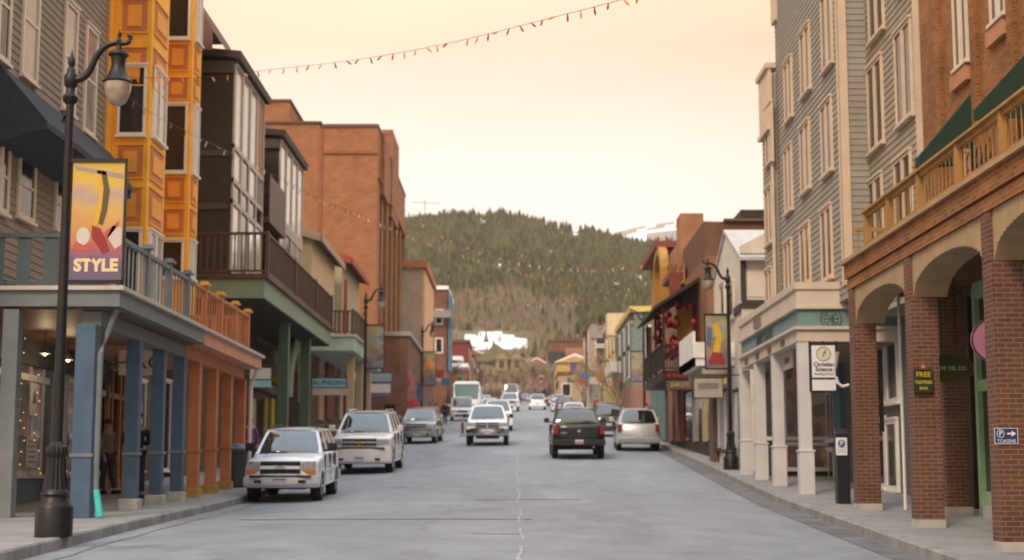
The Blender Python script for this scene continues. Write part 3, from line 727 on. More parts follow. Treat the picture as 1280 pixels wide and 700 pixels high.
def camsign(px0, px1, yt, yb, Y, label, board, frame=None, bracket=None, cat='sign', nm='hanging_sign', th=.06, arm=None, group=None):
    a, b = PY(px0, yt, Y), PY(px1, yb, Y); f = Cf(Y)
    t = thing(nm, label, cat, ((a.x+b.x)/2, Y, b.z), group)
    MB().fb(f, a.x, b.x, b.z, a.z, 0, th).build('sign_board', board, t)
    if frame:
        m = MB(); w = .03
        m.fb(f, a.x-w, b.x+w, a.z, a.z+w, -.01, th+.01).fb(f, a.x-w, b.x+w, b.z-w, b.z, -.01, th+.01).fb(f, a.x-w, a.x, b.z, a.z, -.01, th+.01).fb(f, b.x, b.x+w, b.z, a.z, -.01, th+.01); m.build('sign_frame', frame, t)
    if arm is not None:
        MB().tube([(a.x if arm < 0 else b.x, Y-.03, a.z+.1), (arm, Y-.03, a.z+.1)] if True else 0, .02, 6).tube([((a.x+b.x)/2, Y-.03, a.z), ((a.x+b.x)/2, Y-.03, a.z+.1)], .012, 6).tube([(a.x if arm > 0 else b.x, Y-.03, a.z), (a.x if arm > 0 else b.x, Y-.03, a.z+.1), (b.x if arm > 0 else a.x, Y-.03, a.z+.1)], .012, 6).build('bracket', BLACK, t)
    return t, a, b, f
SKYB = mat('sky_blue_sign', (.24,.45,.52), .5, .1)
t, a, b, f = camsign(313, 339, 460, 474, 45, 'white and blue hanging sign beyond the terracotta porch', mat('sign_offwhite', (.5,.52,.47), .6, .1), BLACK, arm=-8.4)
MB().fb(f, a.x, b.x, b.z-.24, b.z-.003, 0, .06).build('blue_panel', SKYB, t)
t, a, b, f = camsign(391, 433, 473, 484, 58, 'blue and tan hanging sign with dark lettering under the green balcony', SKYB, BLACK, arm=-9.6)
MB().fb(f, a.x, b.x, b.z-.30, b.z-.033, 0, .06).build('lower_panel', mat('sign_tan', (.45,.36,.30), .6, .1), t)
text_mesh('ALPHORN', .25, Mcam(Vector(((a.x+b.x)/2, 57.92, (a.z+b.z)/2))), 'lettering', mat('sign_navy', (.04,.06,.09), .6, .1), t, sx=1.1)

# ---- 4 cream and sage small gabled buildings + timber balcony
def small_house(nm, label, X, ya, yb_, zE, wallm, roofm, trimm, over=.45, rise=1.6, wins=()):
    t = thing(nm, label, 'building', (X-3, ya, gs(X, ya)))
    MB().box(X-6, X, ya, yb_, -1, zE).build('wall', wallm, t)
    zr_ = zE+rise; xo = X+over
    r = MB()
    r.prism([(xo, ya-.3, zE-.12), (xo, ya-.3, zE+.12), (X-3, ya-.3, zr_+.2), (X-6.4, ya-.3, zE+.12), (X-6.4, ya-.3, zE-.12), (X-3, ya-.3, zr_-.05)], (0, yb_-ya+.6, 0))
    r.build('roof', roofm, t)
    MB().prism([(xo+.03, ya-.35, zE-.2), (xo+.03, ya-.35, zE+.14), (X-3, ya-.35, zr_+.24), (X-3, ya-.35, zr_-.12)], (0, .06, 0)).fb(Lf(xo), ya-.35, yb_+.3, zE-.2, zE+.1, 0, .06).build('fascia_board', trimm, t)
    MB().prism([(X, ya+.002, zE-.1), (X-3, ya+.002, zr_-.05), (X-6, ya+.002, zE-.1)], (0, .05, 0)).build('gable', wallm, t)
    for p0, p1, yt, ybm in wins: wpx(t, 'L', X, p0, p1, yt, ybm, style='plain')
    return t
CRM = mat('cream_stucco', (.52,.40,.24), .8, .1, 2, stain=.1)
zE1 = PX(415, 333, -8.6).z
h1 = small_house('gabled_house', 'cream house with dark gabled roof between the brown building and tall brick block', -8.9, 66, 74.5, PX(402, 312, -8.9).z, CRM, mat('dark_shingle', (.07,.06,.055), .8, .25), mat('tan_fascia', (.36,.27,.18), .6, .1), rise=.9)
MB().box(-10.6, -9.9, 68, 68.8, PX(395,300,-9.9).z-.5, PX(395,279,-9.9).z).build('chimney', WFR, h1)
h2 = small_house('gabled_house', 'small sage house with red trimmed roof in front of the tall brick block', -8.7, 76, 84.5, PX(435, 335, -8.7).z, mat('sage_stucco', (.36,.33,.22), .8, .1), mat('maroon_roof', (.12,.04,.035), .8, .2), mat('brick_red_trim', (.30,.05,.035), .6, .1), over=.5, rise=.8)
MB().tube([(-8.5,76,PX(417,350,-8.5).z+.7),(-8.5,76,6)], .09, 6).build('downpipe', mat('brick_red_trim', (0,0,0)), h2)
# balcony with pale green fascia
XT = -6.7; yt0 = 63.2; 
t4 = thing('timber_balcony', 'timber balcony with pale mint fascia and cream posts beyond the green balcony', 'balcony', (-8, yt0, gs(-8, yt0)))
zt4 = PY(430, 421, yt0).z; zb4 = PY(430, 438, yt0).z; ztr = PY(430, 388, yt0).z
MINT = mat('mint_fascia', (.40,.50,.42), .6, .1, 3)
MB().box(-10, XT, yt0, 76, zb4, zt4).build('fascia', MINT, t4)
MB().box(-10, XT+.1, yt0-.1, 76, zt4, zt4+.1).build('deck', mat('pale_gutter', (0,0,0)), t4)
TIM2 = mat('weathered_brown_rail', (.13,.085,.055), .7, .2, 4)
railing(t4, 'balustrade', Cf(yt0), -9.9, XT, zt4+.1, ztr, TIM2, step=.17, bar=.1, post=[XT-.06])
railing(t4, 'balustrade', Lf(XT), yt0, 76, zt4+.1, ztr, TIM2, step=.2, bar=.1, post=[66, 70, 75.9])
for px in (442, 453, 463):
    y = PX(px, 480, XT-.2).y
    MB().box(XT-.5, XT-.2, y, y+.3, gs(-7,y), zb4).build('post', mat('cream_post', (.50,.38,.24), .6, .1), t4)
w4 = thing('maroon_shop', 'maroon and tan shop front below the timber balcony', 'shop front', (-9, 68, gs(-9, 68)))
MB().box(-9.5, -8.6, 62.5, 86, 0, zb4-.05).build('wall', mat('brown_shop_wall', (0,0,0)), w4)
for a, b, m in ((397,403,TAN),(407,416,DRD),(423,427,mat('tan_paint', (0,0,0))),(449,452,TAN),(457,460,TAN)): colr(a, b, 440, 525, m, 'shopfront_panel', w4, -8.6)
for a, b in ((417,422),(428,436),(453,456),(461,470)): colr(a, b, 460, 520, GLASSD, 'shop_window', w4, -8.6, d=.03)

# ---- 5 large brick building
BK = brick_mat('orange_brick', (.33,.135,.055), (.27,.105,.045), (.31,.16,.09), bw=.42, bh=.16, ms=.02, var=.14)
BKC = brick_mat('brown_red_brick', (.19,.075,.045), (.14,.055,.035), (.20,.13,.09), ms=.008)
CAP = mat('dark_coping', (.11,.075,.05), .6, .1)
g5 = thing('brick_building', 'tall orange brick block with deep vertical window bays on the left side', 'building', (-12, 88, gs(-8, 88)))
X5 = -8.25; y5 = 90.0; z5 = PY(460, 154, y5).z; y5b = PX(506, 300, X5).y
xl = PY(318, 200, y5).x
MB().box(xl, X5-1.2, y5, y5b, 0, z5-.6).build('wall', BK, g5)
MB().box(xl, PY(400,160,y5).x, y5+.02, y5+8, z5-.6, z5-.02).box(PY(400,160,y5).x, X5-1.2, y5+.02, y5+8, z5-.6, z5-.25).build('parapet', BK, g5)
# street side piers and recessed bays painted near-black for their deep shade
NB = 6; m = MB(); L5 = y5b-y5
for i in range(NB+1):
    a = y5+L5*i/NB; m.fb(Lf(X5-1.2), max(y5+.003,a-.45 if i else y5+.003), min(y5b, a+.45 if i else y5+1.6), 0, z5-3.2, 0.003, 1.2)
m.fb(Lf(X5-1.2), y5+.003, y5b, z5-3.2, z5-.25, .003, 1.2)
m.build('pier', BK, g5)
MB().fb(Cf(y5), PY(402,160,y5).x-.09, PY(402,160,y5).x+.09, 0, z5-.3, 0, .07).build('expansion_joint', mat('dark_brick_band', (.25,.10,.05), .8, .1), g5)  # joint and band courses share a darker brick tone
m2 = MB()
for i in range(NB):
    a = y5+L5*(i+.5)/NB
    w = MB().fb(Lf(X5-1.2), y5+L5*i/NB+.45, y5+L5*(i+1)/NB-.45, 5, z5-3.2, 0, 1.02).build('recessed_bay', mat('bay_shade', (.03,.018,.014), .6, .2), g5)
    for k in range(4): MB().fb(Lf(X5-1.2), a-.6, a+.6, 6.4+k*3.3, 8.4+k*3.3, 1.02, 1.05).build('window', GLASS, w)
MB().box(PY(402,155,y5).x, X5+.05, y5-.06, y5b, z5-.25, z5-.05).box(xl, PY(402,155,y5).x, y5-.1, y5+9, z5-.02, z5+.12).build('coping', CAP, g5)
MB().box(PY(404,170,y5).x, X5-.02, y5-.1, y5+.003, z5-1.9, z5-1.75).build('band_course', mat('dark_brick_band', (.25,.10,.05), .8, .1), g5)
MB().fb(Lf(X5), y5, y5b, z5-3.35, z5-3.2, 0, .12).build('band_course', mat('dark_brick_band', (.25,.10,.05)), g5)
# stepped parapet blocks on the street side
q = PX(484, 180, X5+.2); MB().box(X5-1.4, X5+.25, PX(476,180,X5).y, PX(483,180,X5).y, z5-4, PX(479,174,X5).z).build('parapet_step', BK, g5)
MB().box(X5-2.5, X5+.1, PX(489,180,X5).y, PX(497,200,X5).y, z5-4, PX(492,170,X5).z).build('parapet_tower', BK, g5)
MB().box(PY(325,140,y5+6).x, PY(362,140,y5+6).x, y5+6, y5+14, z5-1, PY(340,127,y5+6).z).build('penthouse', BK, g5)
MB().box(PY(325,140,y5+6).x-.1, PY(362,140,y5+6).x+.1, y5+5.9, y5+14.1, PY(340,127,y5+6).z, PY(340,127,y5+6).z+.15).build('coping', CAP, g5)
t5 = thing('brick_annex', 'low dark brick annex with a flat cap at the foot of the tall brick block', 'building', (-7, 84.6, gs(-7, 84.6)))
ya5 = 86.0; za5 = PY(495, 420, ya5).z; xa5 = PY(478, 450, ya5).x; xb5 = PY(510, 450, ya5).x
MB().box(xa5-1.2, xb5, ya5, y5b+.5, 0, za5).build('wall', BKC, t5)
MB().box(xa5-1.3, xb5+.15, ya5-.15, y5b+.6, za5, za5+.25).build('coping', mat('grey_coping', (.28,.26,.24), .7, .1), t5)
for k in range(3): MB().fb(Cf(ya5), xa5+.15+k*.05, xa5+.75, 3.4+k*1.2, 4.2+k*1.2, 0, .03).build('window', GLASSD, t5) if k < 1 else None
t, a, b, f = camsign(462, 488, 480, 491, 84.5, 'purple and white banner sign on the low brick annex', mat('sign_white', (.62,.60,.62), .6, .05), None, arm=-8.2)
MB().fb(f, a.x+.1, b.x-.1, b.z-.2, b.z-.02, 0, .05).build('purple_stripe', mat('purple_paint', (.16,.10,.30), .6, .1), t)
t, a, b, f = camsign(464, 489, 467, 477, 80, 'pale blue shop awning board beside the cream posts', mat('pale_blue_board', (.25,.36,.45), .6, .1), None, arm=-8.2)
# ================================================================= RIGHT SIDE
BKR = brick_mat('arcade_brick', (.155,.06,.033), (.10,.038,.024), (.19,.13,.095), ms=.009, var=.18)
BKU = brick_mat('upper_wall_brick', (.30,.11,.025), (.17,.06,.016), (.28,.15,.06), ms=.009, var=.25)
STU = mat('beige_stucco_boards', (.38,.265,.15), .8, .1, 3, stain=.12)
g6 = thing('brick_arcade_building', 'red brick building with arcade of beige arches and timber railed terrace, at the right edge', 'building', (9, 24, gs(8, 24)))
XP = 6.45; PT = .42; PYS = [28.75, 24.55, 20.35, 16.15, 11.95]
zsp = 2.95; zcr = 3.40; zpt = 3.63
for y in PYS:
    z = gs(XP, y); o = MB().box(XP, XP+PT, y, y+PT, z+.13, zpt).build('pillar', BKR, g6)
    MB().box(XP-.012, XP+PT+.012, y-.012, y+PT+.012, z-.1, z+.13).build('pillar_base', CONC, o)
# arch spandrels
for y in PYS[1:]:
    a0, a1 = y+PT, y+4.2; m = MB(); n = 20; pts = []
    c = (a0+a1)/2; h = (a1-a0)/2
    for i in range(n+1):
        t = -1+2*i/n; pts.append((c+h*t, zsp+(zcr-zsp)*sqrt(max(0, 1-abs(t)**2.1))))
    for i in range(n):
        (p, zp), (q, zq) = pts[i], pts[i+1]
        for d0, d1 in ((.0, .55),):
            m.add([(XP+.035+d0,p,zp),(XP+.035+d0,q,zq),(XP+.035+d0,q,zpt),(XP+.035+d0,p,zpt),(XP+.035+d1,p,zp),(XP+.035+d1,q,zq),(XP+.035+d1,q,zpt),(XP+.035+d1,p,zpt)], [(0,1,2,3),(4,7,6,5),(0,4,5,1)])
    for k in range(int((a1-a0)/.14)):          # vertical board joints
        a = a0+.14*(k+.5); t = (a-c)/h; zz_ = zsp+(zcr-zsp)*sqrt(max(0, 1-abs(t)**2.1))
        m.fb(Rf(XP+.035), a-.055, a+.055, zz_+.004, zpt, 0, .012)
    m.build('arch', STU, g6)
for y in PYS: MB().box(XP-.01, XP, y+.08, y+PT-.08, zsp, zpt).build('brick_strip', BKR, g6)
bb = MB(); bb.box(XP-.02, XP+1.2, 8, 29.17, zpt, 3.82); bb.box(XP-.06, XP+1.2, 8, 29.2, 3.845, 4.12); bb.box(XP+.02, XP+1.2, 8, 29.15, 3.82, 3.845)
bb.build('brick_band', BKU, g6)
TIMR = mat('golden_timber', (.34,.19,.06), .55, .2, 4); TIMD = mat('terrace_edge_board', (.42,.26,.13), .6, .15, 3)
MB().box(XP-.13, 8.0, 8, 29.28, 4.12, 4.19).build('terrace_deck', TIMD, g6)
fr_ = Rf(XP+.02)
rp = [PX(p, q, XP-.05).y for p, q in ((1081,300),(1109,280),(1147,250),(1195,215),(1250,175))]+[17.3,15.4,13.5]
rl = railing(g6, 'balustrade', fr_, 12, rp[0]+.05, 4.19, 4.84, TIMR, post=rp, postw=.12, step=.2, bar=.03, depth=.018)
MB().fb(fr_, 12, rp[0]+.08, 4.84, 4.88, -.09, .11).build('handrail', TIMR, rl)
# return of the railing towards the wall
railing(g6, 'balustrade', Cf(29.05), XP+.1, 8, 4.19, 4.84, TIMR, step=.2, bar=.03, depth=.018)
MB().fb(Rf(XP+1.0), 27.2, 29.5, 4.45, 4.53, 0, .04).build('cross_rail', TIMR, rl)
XU = 8.0
wb = MB(); wb.box(XU, 16, 8, 29.1, 4.1, 15)
wb.build('wall', BKU, g6)
fU = Rf(XU)
pl = MB()
for p in (1176, 1222, 1270): y = PX(p, 100, XU).y; pl.fb(fU, y-.16, y+.16, 4.2, 15, 0, .07)
pl.build('pilaster', BKU, g6)
SILL = mat('brick_sill', (.45,.22,.11), .8, .1)
for p0, p1, yt, yb, st in ((1195, 1210, -60, 80, 'double'), (1240, 1257, -110, 22, 'double')):
    w = wpx(g6, 'R', XU, p0, p1, yt, yb, fm=mat('orange_lit_trim', (.55,.35,.2), .6, .1), st_=None) if False else wpx(g6, 'R', XU, p0, p1, yt, yb, fm=CREAM, style=st, fw=.05)
    a0, a1 = PX(p1+3, yb, XU).y, PX(p0-3, yb, XU).y; zb_ = PX((p0+p1)/2, yb, XU).z
    MB().fb(fU, a0, a1, zb_-.4, zb_-.13, 0, .09).build('sill', SILL, g6)
# green awnings, set over doors to the terrace
GAW = mat('dark_green_canvas', (.016,.042,.030), .8, .15, 4, bump=.2)
def awning(y0_, y1_, zt, zb, x0, x1):
    m = MB(); T = [(x0,y0_,zt),(x0,y1_,zt),(x1,y1_,zb),(x1,y0_,zb)]
    m.add(T+[(x0-.02,y0_,zt-.04),(x0-.02,y1_,zt-.04),(x1+.03,y1_,zb-.02),(x1+.03,y0_,zb-.02),(x1,y0_,zb-.16),(x1,y1_,zb-.16),(x0,y0_,zb-.1),(x0,y1_,zb-.1)],[(0,1,2,3),(4,7,6,5),(3,2,9,8),(0,3,8,10),(1,11,9,2)])
    return m.build('awning', GAW, g6)
for pa, pb in (((1208,122),(1152,196)), ((1290,58),(1222,137))):
    # near top corner at the wall, far bottom corner at the outer edge
    yn = PX(pa[0], pa[1], XU).y; zt = PX(pa[0], pa[1], XU).z
    yf = PX(pb[0], pb[1], XU-.9).y; zb_ = PX(pb[0], pb[1], XU-.9).z
    awning(yn-.0, yf, zt, zb_, XU, XU-.95)
    MB().fb(fU, yn+.2, yf-.2, 4.2, zb_+.5, -.0, .03).build('door', GLASSD, g6)
for px in (1156,1167):
    pass
t = thing('pipe_flue', 'short pinkish flue standing on the terrace beside the green awning', 'flue', PX(1207, 190, XU-.4))
p = PX(1206, 190, XU-.35); MB().lathe([(.09,4.2),(.09,5.5),(.11,5.5),(.11,5.56),(.02,5.58)], (p.x,p.y,0), 12).build('pipe', mat('pink_clay', (.42,.28,.22), .8, .1), t, smooth=True)
# terrace chairs tops (black curls)
for i, px in enumerate((1221, 1233, 1245)):
    p = PX(px, 128, XU-.6); y = p.y
    if i != 1: continue
    m = MB()
    for k in range(3):
        yy = y-.5+k*.5
        m.tube([(XU-.75, yy+.14*cos(a), 5.02+.15*sin(a)) for a in [j*pi/6 for j in range(13)]], .012, 5).tube([(XU-.75,yy-.14,4.2),(XU-.75,yy-.14,5.02)], .012, 5).tube([(XU-.75,yy+.14,4.2),(XU-.75,yy+.14,5.02)], .012, 5)
    tag(m.build('iron_trellis', BLACK), 'row of curled black iron hoops standing behind the timber terrace railing', 'iron trellis')
# arcade interior
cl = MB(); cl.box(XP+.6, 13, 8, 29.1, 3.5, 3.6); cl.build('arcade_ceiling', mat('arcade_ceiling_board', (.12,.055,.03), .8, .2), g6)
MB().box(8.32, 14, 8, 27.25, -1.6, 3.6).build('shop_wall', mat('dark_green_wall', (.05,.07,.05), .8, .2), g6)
GRF = mat('pale_green_frame', (.27,.42,.25), .6, .1, 3)
fs_ = Rf(8.32); m = MB()
for a in (27.1, 25.6, 24.1, 22.6, 21.1, 19.6): m.fb(fs_, a-.14, a, -.9, 3.4, 0, .12)
m.fb(fs_, 12, 27.1, -.62+.15, -.2, 0.002, .10); m.fb(fs_, 12, 27.1, 1.55, 1.75, .002, .10); m.fb(fs_, 12, 27.1, 3.2, 3.5, .002, .1)
m.box(8.32, 8.75, 27.25, 27.38, -.62, 3.5)
MB().fb(fs_, 12, 27.0, -.2, 3.2, .002, .03).build('pane', GLASSD, m.build('shop_window', GRF, g6))
MB().fb(fs_, 12, 27.0, -1.1, -.45, 0, .12).build('plinth', CONC, g6)
ip = MB().box(7.78, 8.2, 27.6, 28.0, gs(8,28)+.12, 3.5).build('inner_pillar', BKR, g6); MB().box(7.75, 8.23, 27.57, 28.03, -.8, gs(8,28)+.12).build('pillar_base', CONC, ip)
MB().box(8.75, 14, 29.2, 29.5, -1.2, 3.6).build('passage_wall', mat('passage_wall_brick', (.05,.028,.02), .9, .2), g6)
MB().tube([(7.35, 28.9, gs(7.35,29)), (7.35, 28.9, 3.5)], .03, 6).build('conduit', WHITE, g6)
# two small ceiling lamps unlit etc. left out; signs in the arcade
def plate(px0, px1, yt, yb, Y, th=.02):
    a, b = PY(px0, yt, Y), PY(px1, yb, Y); return a, b, Cf(Y)
# P -> TOKENS
Yp = 20.35
a, b, f = plate(1242, 1272.5, 535, 555, Yp)
t = thing('tokens_sign', 'blue parking tokens sign with white arrow screwed to the nearest brick pillar', 'sign', ((a.x+b.x)/2, Yp, b.z))
BLU = mat('sign_blue', (.022,.045,.16), .4, .05); WHT = mat('sign_white_paint', (.72,.73,.75), .5, .03)
MB().fb(f, a.x, b.x, b.z, a.z, .004, .016).build('sign_board', BLU, t)
m = MB(); w = .008
m.fb(f, a.x+.004, b.x-.004, a.z-w, a.z, .017, .019).fb(f, a.x+.004, b.x-.004, b.z, b.z+w, .017, .019).fb(f, a.x, a.x+w, b.z, a.z, .017, .0195).fb(f, b.x-w, b.x, b.z, a.z, .017, .0195).build('sign_border', WHT, t)
cx = (a.x+b.x)/2; zm = a.z-.075
rg = MB(); cc = Vector((a.x+.085, Yp-.018, zm))
rg.tube([(cc.x+.048*cos(q), cc.y, cc.z+.052*sin(q)) for q in [2*pi*k/20 for k in range(21)]], .005, 5, cap=False).build('ring', WHT, t)
text_mesh('P', .085, Mcam(Vector((cc.x, Yp-.02, zm))), 'lettering', WHT, t, ext=.002, offset=.002)
ax = a.x+.17
MB().prism([(ax,Yp-.018,zm-.012),(ax+.06,Yp-.018,zm-.012),(ax+.06,Yp-.018,zm-.042),(ax+.12,Yp-.018,zm),(ax+.06,Yp-.018,zm+.042),(ax+.06,Yp-.018,zm+.012),(ax,Yp-.018,zm+.012)], (0,-.003,0)).build('arrow', WHT, t)
text_mesh('TOKENS', .068, Mcam(Vector((cx, Yp-.02, b.z+.036))), 'lettering', WHT, t, ext=.002, sx=.98)
# FREE sign
Yq = 24.5
a, b, f = plate(1141, 1166, 460, 491, Yq)
t = thing('free_sign', 'dark green sign headed FREE in yellow on the second brick pillar', 'sign', ((a.x+b.x)/2, Yq, b.z))
DG = mat('dark_green_sign', (.02,.032,.015), .5, .1); YL = mat('sign_yellow', (.46,.34,.02), .5, .05)
MB().fb(f, a.x, b.x, b.z, a.z-.03, 0, .04).build('sign_board', DG, t)
cx = (a.x+b.x)/2
MB().lathe([(.075,0),(.075,-.04)], (cx, Yq, a.z+.02), 16, axis='Y').build('crest', mat('crest_red', (.22,.06,.03), .5, .1), t)
MB().lathe([(.03,-.041),(.03,-.048)], (cx, Yq, a.z+.02), 10, axis='Y').build('crest_centre', STU, t)
text_mesh('FREE', .11, Mcam(Vector((cx, Yq-.045, a.z-.11))), 'lettering', YL, t, ext=.002, offset=.003, sx=1.05)
text_mesh('TASTING', .075, Mcam(Vector((cx, Yq-.045, a.z-.235))), 'lettering', YL, t, ext=.002, offset=.003, sx=.9)
text_mesh('BAR', .06, Mcam(Vector((cx, Yq-.045, a.z-.33))), 'lettering', YL, t, ext=.002, offset=.002, sx=1.2)
# olive oil oval sign, hung crosswise
Yo = 25.6
def oval(px, py, Y, rx, rz, label, m1, txt=None, tm=None, ts=.1, rim=None, sx=1, group=None):
    c = PY(px, py, Y); t = thing('oval_sign', label, 'sign', (c.x, Y, c.z-rz), group)
    n = 36; mk = lambda k, d0, d1: MB().prism([(c.x+rx*k*cos(2*pi*i/n), Y+d0, c.z+rz*k*sin(2*pi*i/n)) for i in range(n)], (0, d1, 0))
    mk(1, 0, .05).build('sign_board', m1, t)
    if rim: MB().tube([(c.x+rx*.985*cos(2*pi*i/n), Y-.002, c.z+rz*.985*sin(2*pi*i/n)) for i in range(n+1)], .014, 5, cap=False).build('rim', rim, t)
    if txt: text_mesh(txt, ts, Mcam(Vector((c.x, Y-.006, c.z))), 'lettering', tm, t, ext=.002, sx=sx)
    MB().tube([(c.x-rx*.3, Y+.02, c.z+rz*.9),(c.x-rx*.3, Y+.02, 3.5)], .012, 5).tube([(c.x+rx*.3, Y+.02, c.z+rz*.9),(c.x+rx*.3, Y+.02, 3.5)], .012, 5).build('hanger', BLACK, t)
    return t
OLV = mat('olive_sign', (.055,.06,.018), .5, .15, 4)
oval(1187, 460.5, Yo, .41, .245, 'olive green oval OLIVE OIL CO. sign hanging behind the second brick pillar', OLV, 'OLIVE OIL CO.', mat('sign_cream_letters', (.70,.66,.55), .6, .05), .092, rim=mat('olive_rim', (.09,.09,.03), .5, .1), sx=1.0)
oval(1252, 425, 21.6, .43, .35, 'large pink oval sign half hidden behind the nearest brick pillar', mat('pink_sign', (.36,.16,.24), .5, .1), rim=mat('plum_rim', (.07,.02,.05), .5, .1))
# wall speakers/black boxes high on pillars
t = tag(MB().box(XP+PT+.02, XP+PT+.09, 28.72, 28.8, .9, 1.9).build('black_wall_box', BLACK), 'thin black box fixed to the side of the farthest brick arcade pillar', 'wall box')

# ---- 7 blue grey clapboard hotel
GRB = mat('hotel_clapboard_warm_light', (.31,.262,.195), .7, .1, 2, stain=.1)  # warmer copy of the hotel siding, warm light put into the colour
CRB = mat('peach_cream_board', (.60,.47,.35), .6, .08, 2, stain=.12)
g7 = thing('clapboard_hotel', 'tall blue grey clapboard building with cream paired windows beside the brick arcade', 'building', (10, 38, gs(9, 38)))
XH = 7.4; yh0 = PX(1057, 300, XH).y; yh1 = PX(975, 300, XH).y; xh1 = 8.0; ZH = 15.0
zH0 = 4.3
yhn = 29.15
MB().laps(Rf(xh1), yhn+.25, yh0, 3.6, ZH, .145).fb(Rf(xh1), yhn, yh0, 3.6, ZH, -5, -.001).build('wall', GRB, g7)
MB().laps(Rf(XH), yh0, yh1, zH0-.3, ZH, .145).fb(Rf(XH), yh0, yh1, zH0-.3, ZH, -6, -.001).laps(Cf(yh0), XH, xh1, zH0-.3, ZH, .145).build('wall', mat('hotel_clapboard_cool_light', (.285,.265,.225), .7, .1, 2, stain=.1), g7)  # cooler copy of the same siding, less warm light painted in
MB().fb(Rf(xh1), yhn+.0, yhn+.26, 3.6, ZH, 0, .06).build('corner_board', CRB, g7)
MB().fb(Rf(XH), yh0-.04, yh0+.26, zH0, ZH, .0, .05).fb(Cf(yh0), XH-.05, XH+.14, zH0, ZH, 0, .05).build('corner_board', CRB, g7)
# lower farther section
XH2 = 7.25; yh2 = PX(954, 200, XH2).y; zp = PX(960, 97, XH2).z
MB().laps(Rf(XH2), yh1, yh2, zH0-.3, zp-1.6, .145).fb(Rf(XH2), yh1, yh2, zH0-.3, zp, -6, -.001).build('wall', mat('hotel_clapboard_cool_light', (0,0,0)), g7)
MB().fb(Rf(XH2), yh1, yh2+.1, zp-1.5, zp+.15, 0, .08).fb(Rf(XH2), yh1-.05, yh2+.15, zp+.15, zp+.3, -.2, .16).fb(Rf(XH2), yh1, yh2+.1, zp-1.62, zp-1.5, 0, .14).fb(Rf(XH2), yh1-.12, yh1+.05, zH0, zp, 0, .06).build('parapet', CRB, g7)
MB().fb(Rf(XH), yh1-.5, yh1+.12, PX(975,20,XH).z, ZH+1, 0, .1).build('parapet', CRB, g7)
zt_ = PX(975, 22, XH).z
MB().fb(Rf(XH), yh0+1.5, yh1+.1, zt_+.9, zt_+2.5, 0.0, .12).build('cornice', CRB, g7)
W7 = dict(fm=CRB, style='double', fw=.07)
for p0, p1, rows in ((1029.5,1041.5,[(-10,82),(130,214),(263,346),(-120,-40)]),(1003,1014,[(38,114),(158,236),(285,352)]),(983,991.5,[(78,147),(186,262),(305,362)])):
    for yt, yb in rows: wpx(g7, 'R', XH, p0, p1, yt, yb, **W7)
for yt, yb in ((135,202),(238,302),(340,375)): wpx(g7, 'R', XH2, 959, 966.5, yt, yb, **W7)
for p0, p1, rows in ((1122.5,1141.5,[(35,148),(198,300),(-100,-22)]),(1088,1105,[(80,182),(226,305),(-60,42)])):
    for yt, yb in rows: wpx(g7, 'R', xh1, p0, p1, yt, yb, **W7)
# corner porch with blue sign band
WP = mat('porch_cream_white', (.56,.48,.40), .6, .08, 2, stain=.12); WC = mat('porch_column_white', (.56,.55,.56), .55, .06, 2, stain=.12)
SGB = mat('sign_band_blue', (.16,.25,.265), .6, .1, 3, stain=.1)
XQ = 6.4; yq0 = PX(996, 400, XQ).y; yq1 = PX(925, 430, XQ).y
z_ = lambda y: PX(996, y, XQ).z
def ring(z0, z1, o, m, nm): return MB().box(XQ-o, 9.5, yq0-o, yq1+o, z0, z1).build(nm, m, g7)
ring(z_(427), z_(412), 0, WP, 'lower_band'); ring(z_(412), z_(408), .08, WP, 'moulding'); ring(z_(408), z_(386), -.03, SGB, 'sign_band')
ring(z_(386), z_(383), .06, WP, 'moulding'); ring(z_(383), z_(361), 0, WP, 'parapet'); ring(z_(361), z_(352), .05, mat('parapet_tin_cap', (.55,.46,.37), .6, .1, 3), 'parapet_cap')
MB().box(XQ+.3, 9, yq0+.3, yq1-.3, z_(427)-.02, z_(427)-.004).build('soffit', mat('porch_soffit', (.25,.2,.16), .8, .1), g7)
for k in range(4): yy = yq0+1.6+k*1.9; MB().fb(Rf(XQ), yy, yy+.5, z_(424), z_(416), 0, .02).build('vent', mat('vent_brown', (.14,.09,.06), .7, .1), g7)
MB().fb(Rf(XQ), PX(951,400,XQ).y, PX(949,400,XQ).y, z_(383)+.0, z_(366), 0.0, .16).build('downpipe', mat('dull_bronze', (.16,.13,.10), .6, .1), g7)
c_ = PX(955, 432, XQ-.0)
text_mesh('MARY JANES', .36, Mright(Vector((XQ+.02, PX(954, 412, XQ).y, (z_(408)+z_(386))/2-.03))), 'lettering', mat('sign_dark_green', (.06,.085,.075), .6, .05), g7, sx=1.25, offset=.01)
ce = PY(1039, 398, yq0); m = MB(); dgm = mat('emblem_grey', (.10,.13,.125), .6, .1)
m.tube([(ce.x+.235*cos(q), yq0+.02, ce.z+.235*sin(q)) for q in [2*pi*k/28 for k in range(29)]], .018, 5, cap=False)
m.tube([(ce.x+.165*cos(q), yq0+.02, ce.z+.165*sin(q)) for q in [2*pi*k/28 for k in range(29)]], .010, 5, cap=False)
for k in range(4): q = pi*k/4; m.fb(Cf(yq0-.03), ce.x-.012, ce.x+.012, ce.z-.15, ce.z+.15, 0, .02) if k == 0 else m.tube([(ce.x-.15*sin(q), yq0+.02, ce.z-.15*cos(q)), (ce.x+.15*sin(q), yq0+.02, ce.z+.15*cos(q))], .011, 5)
m.build('round_emblem', dgm, g7)
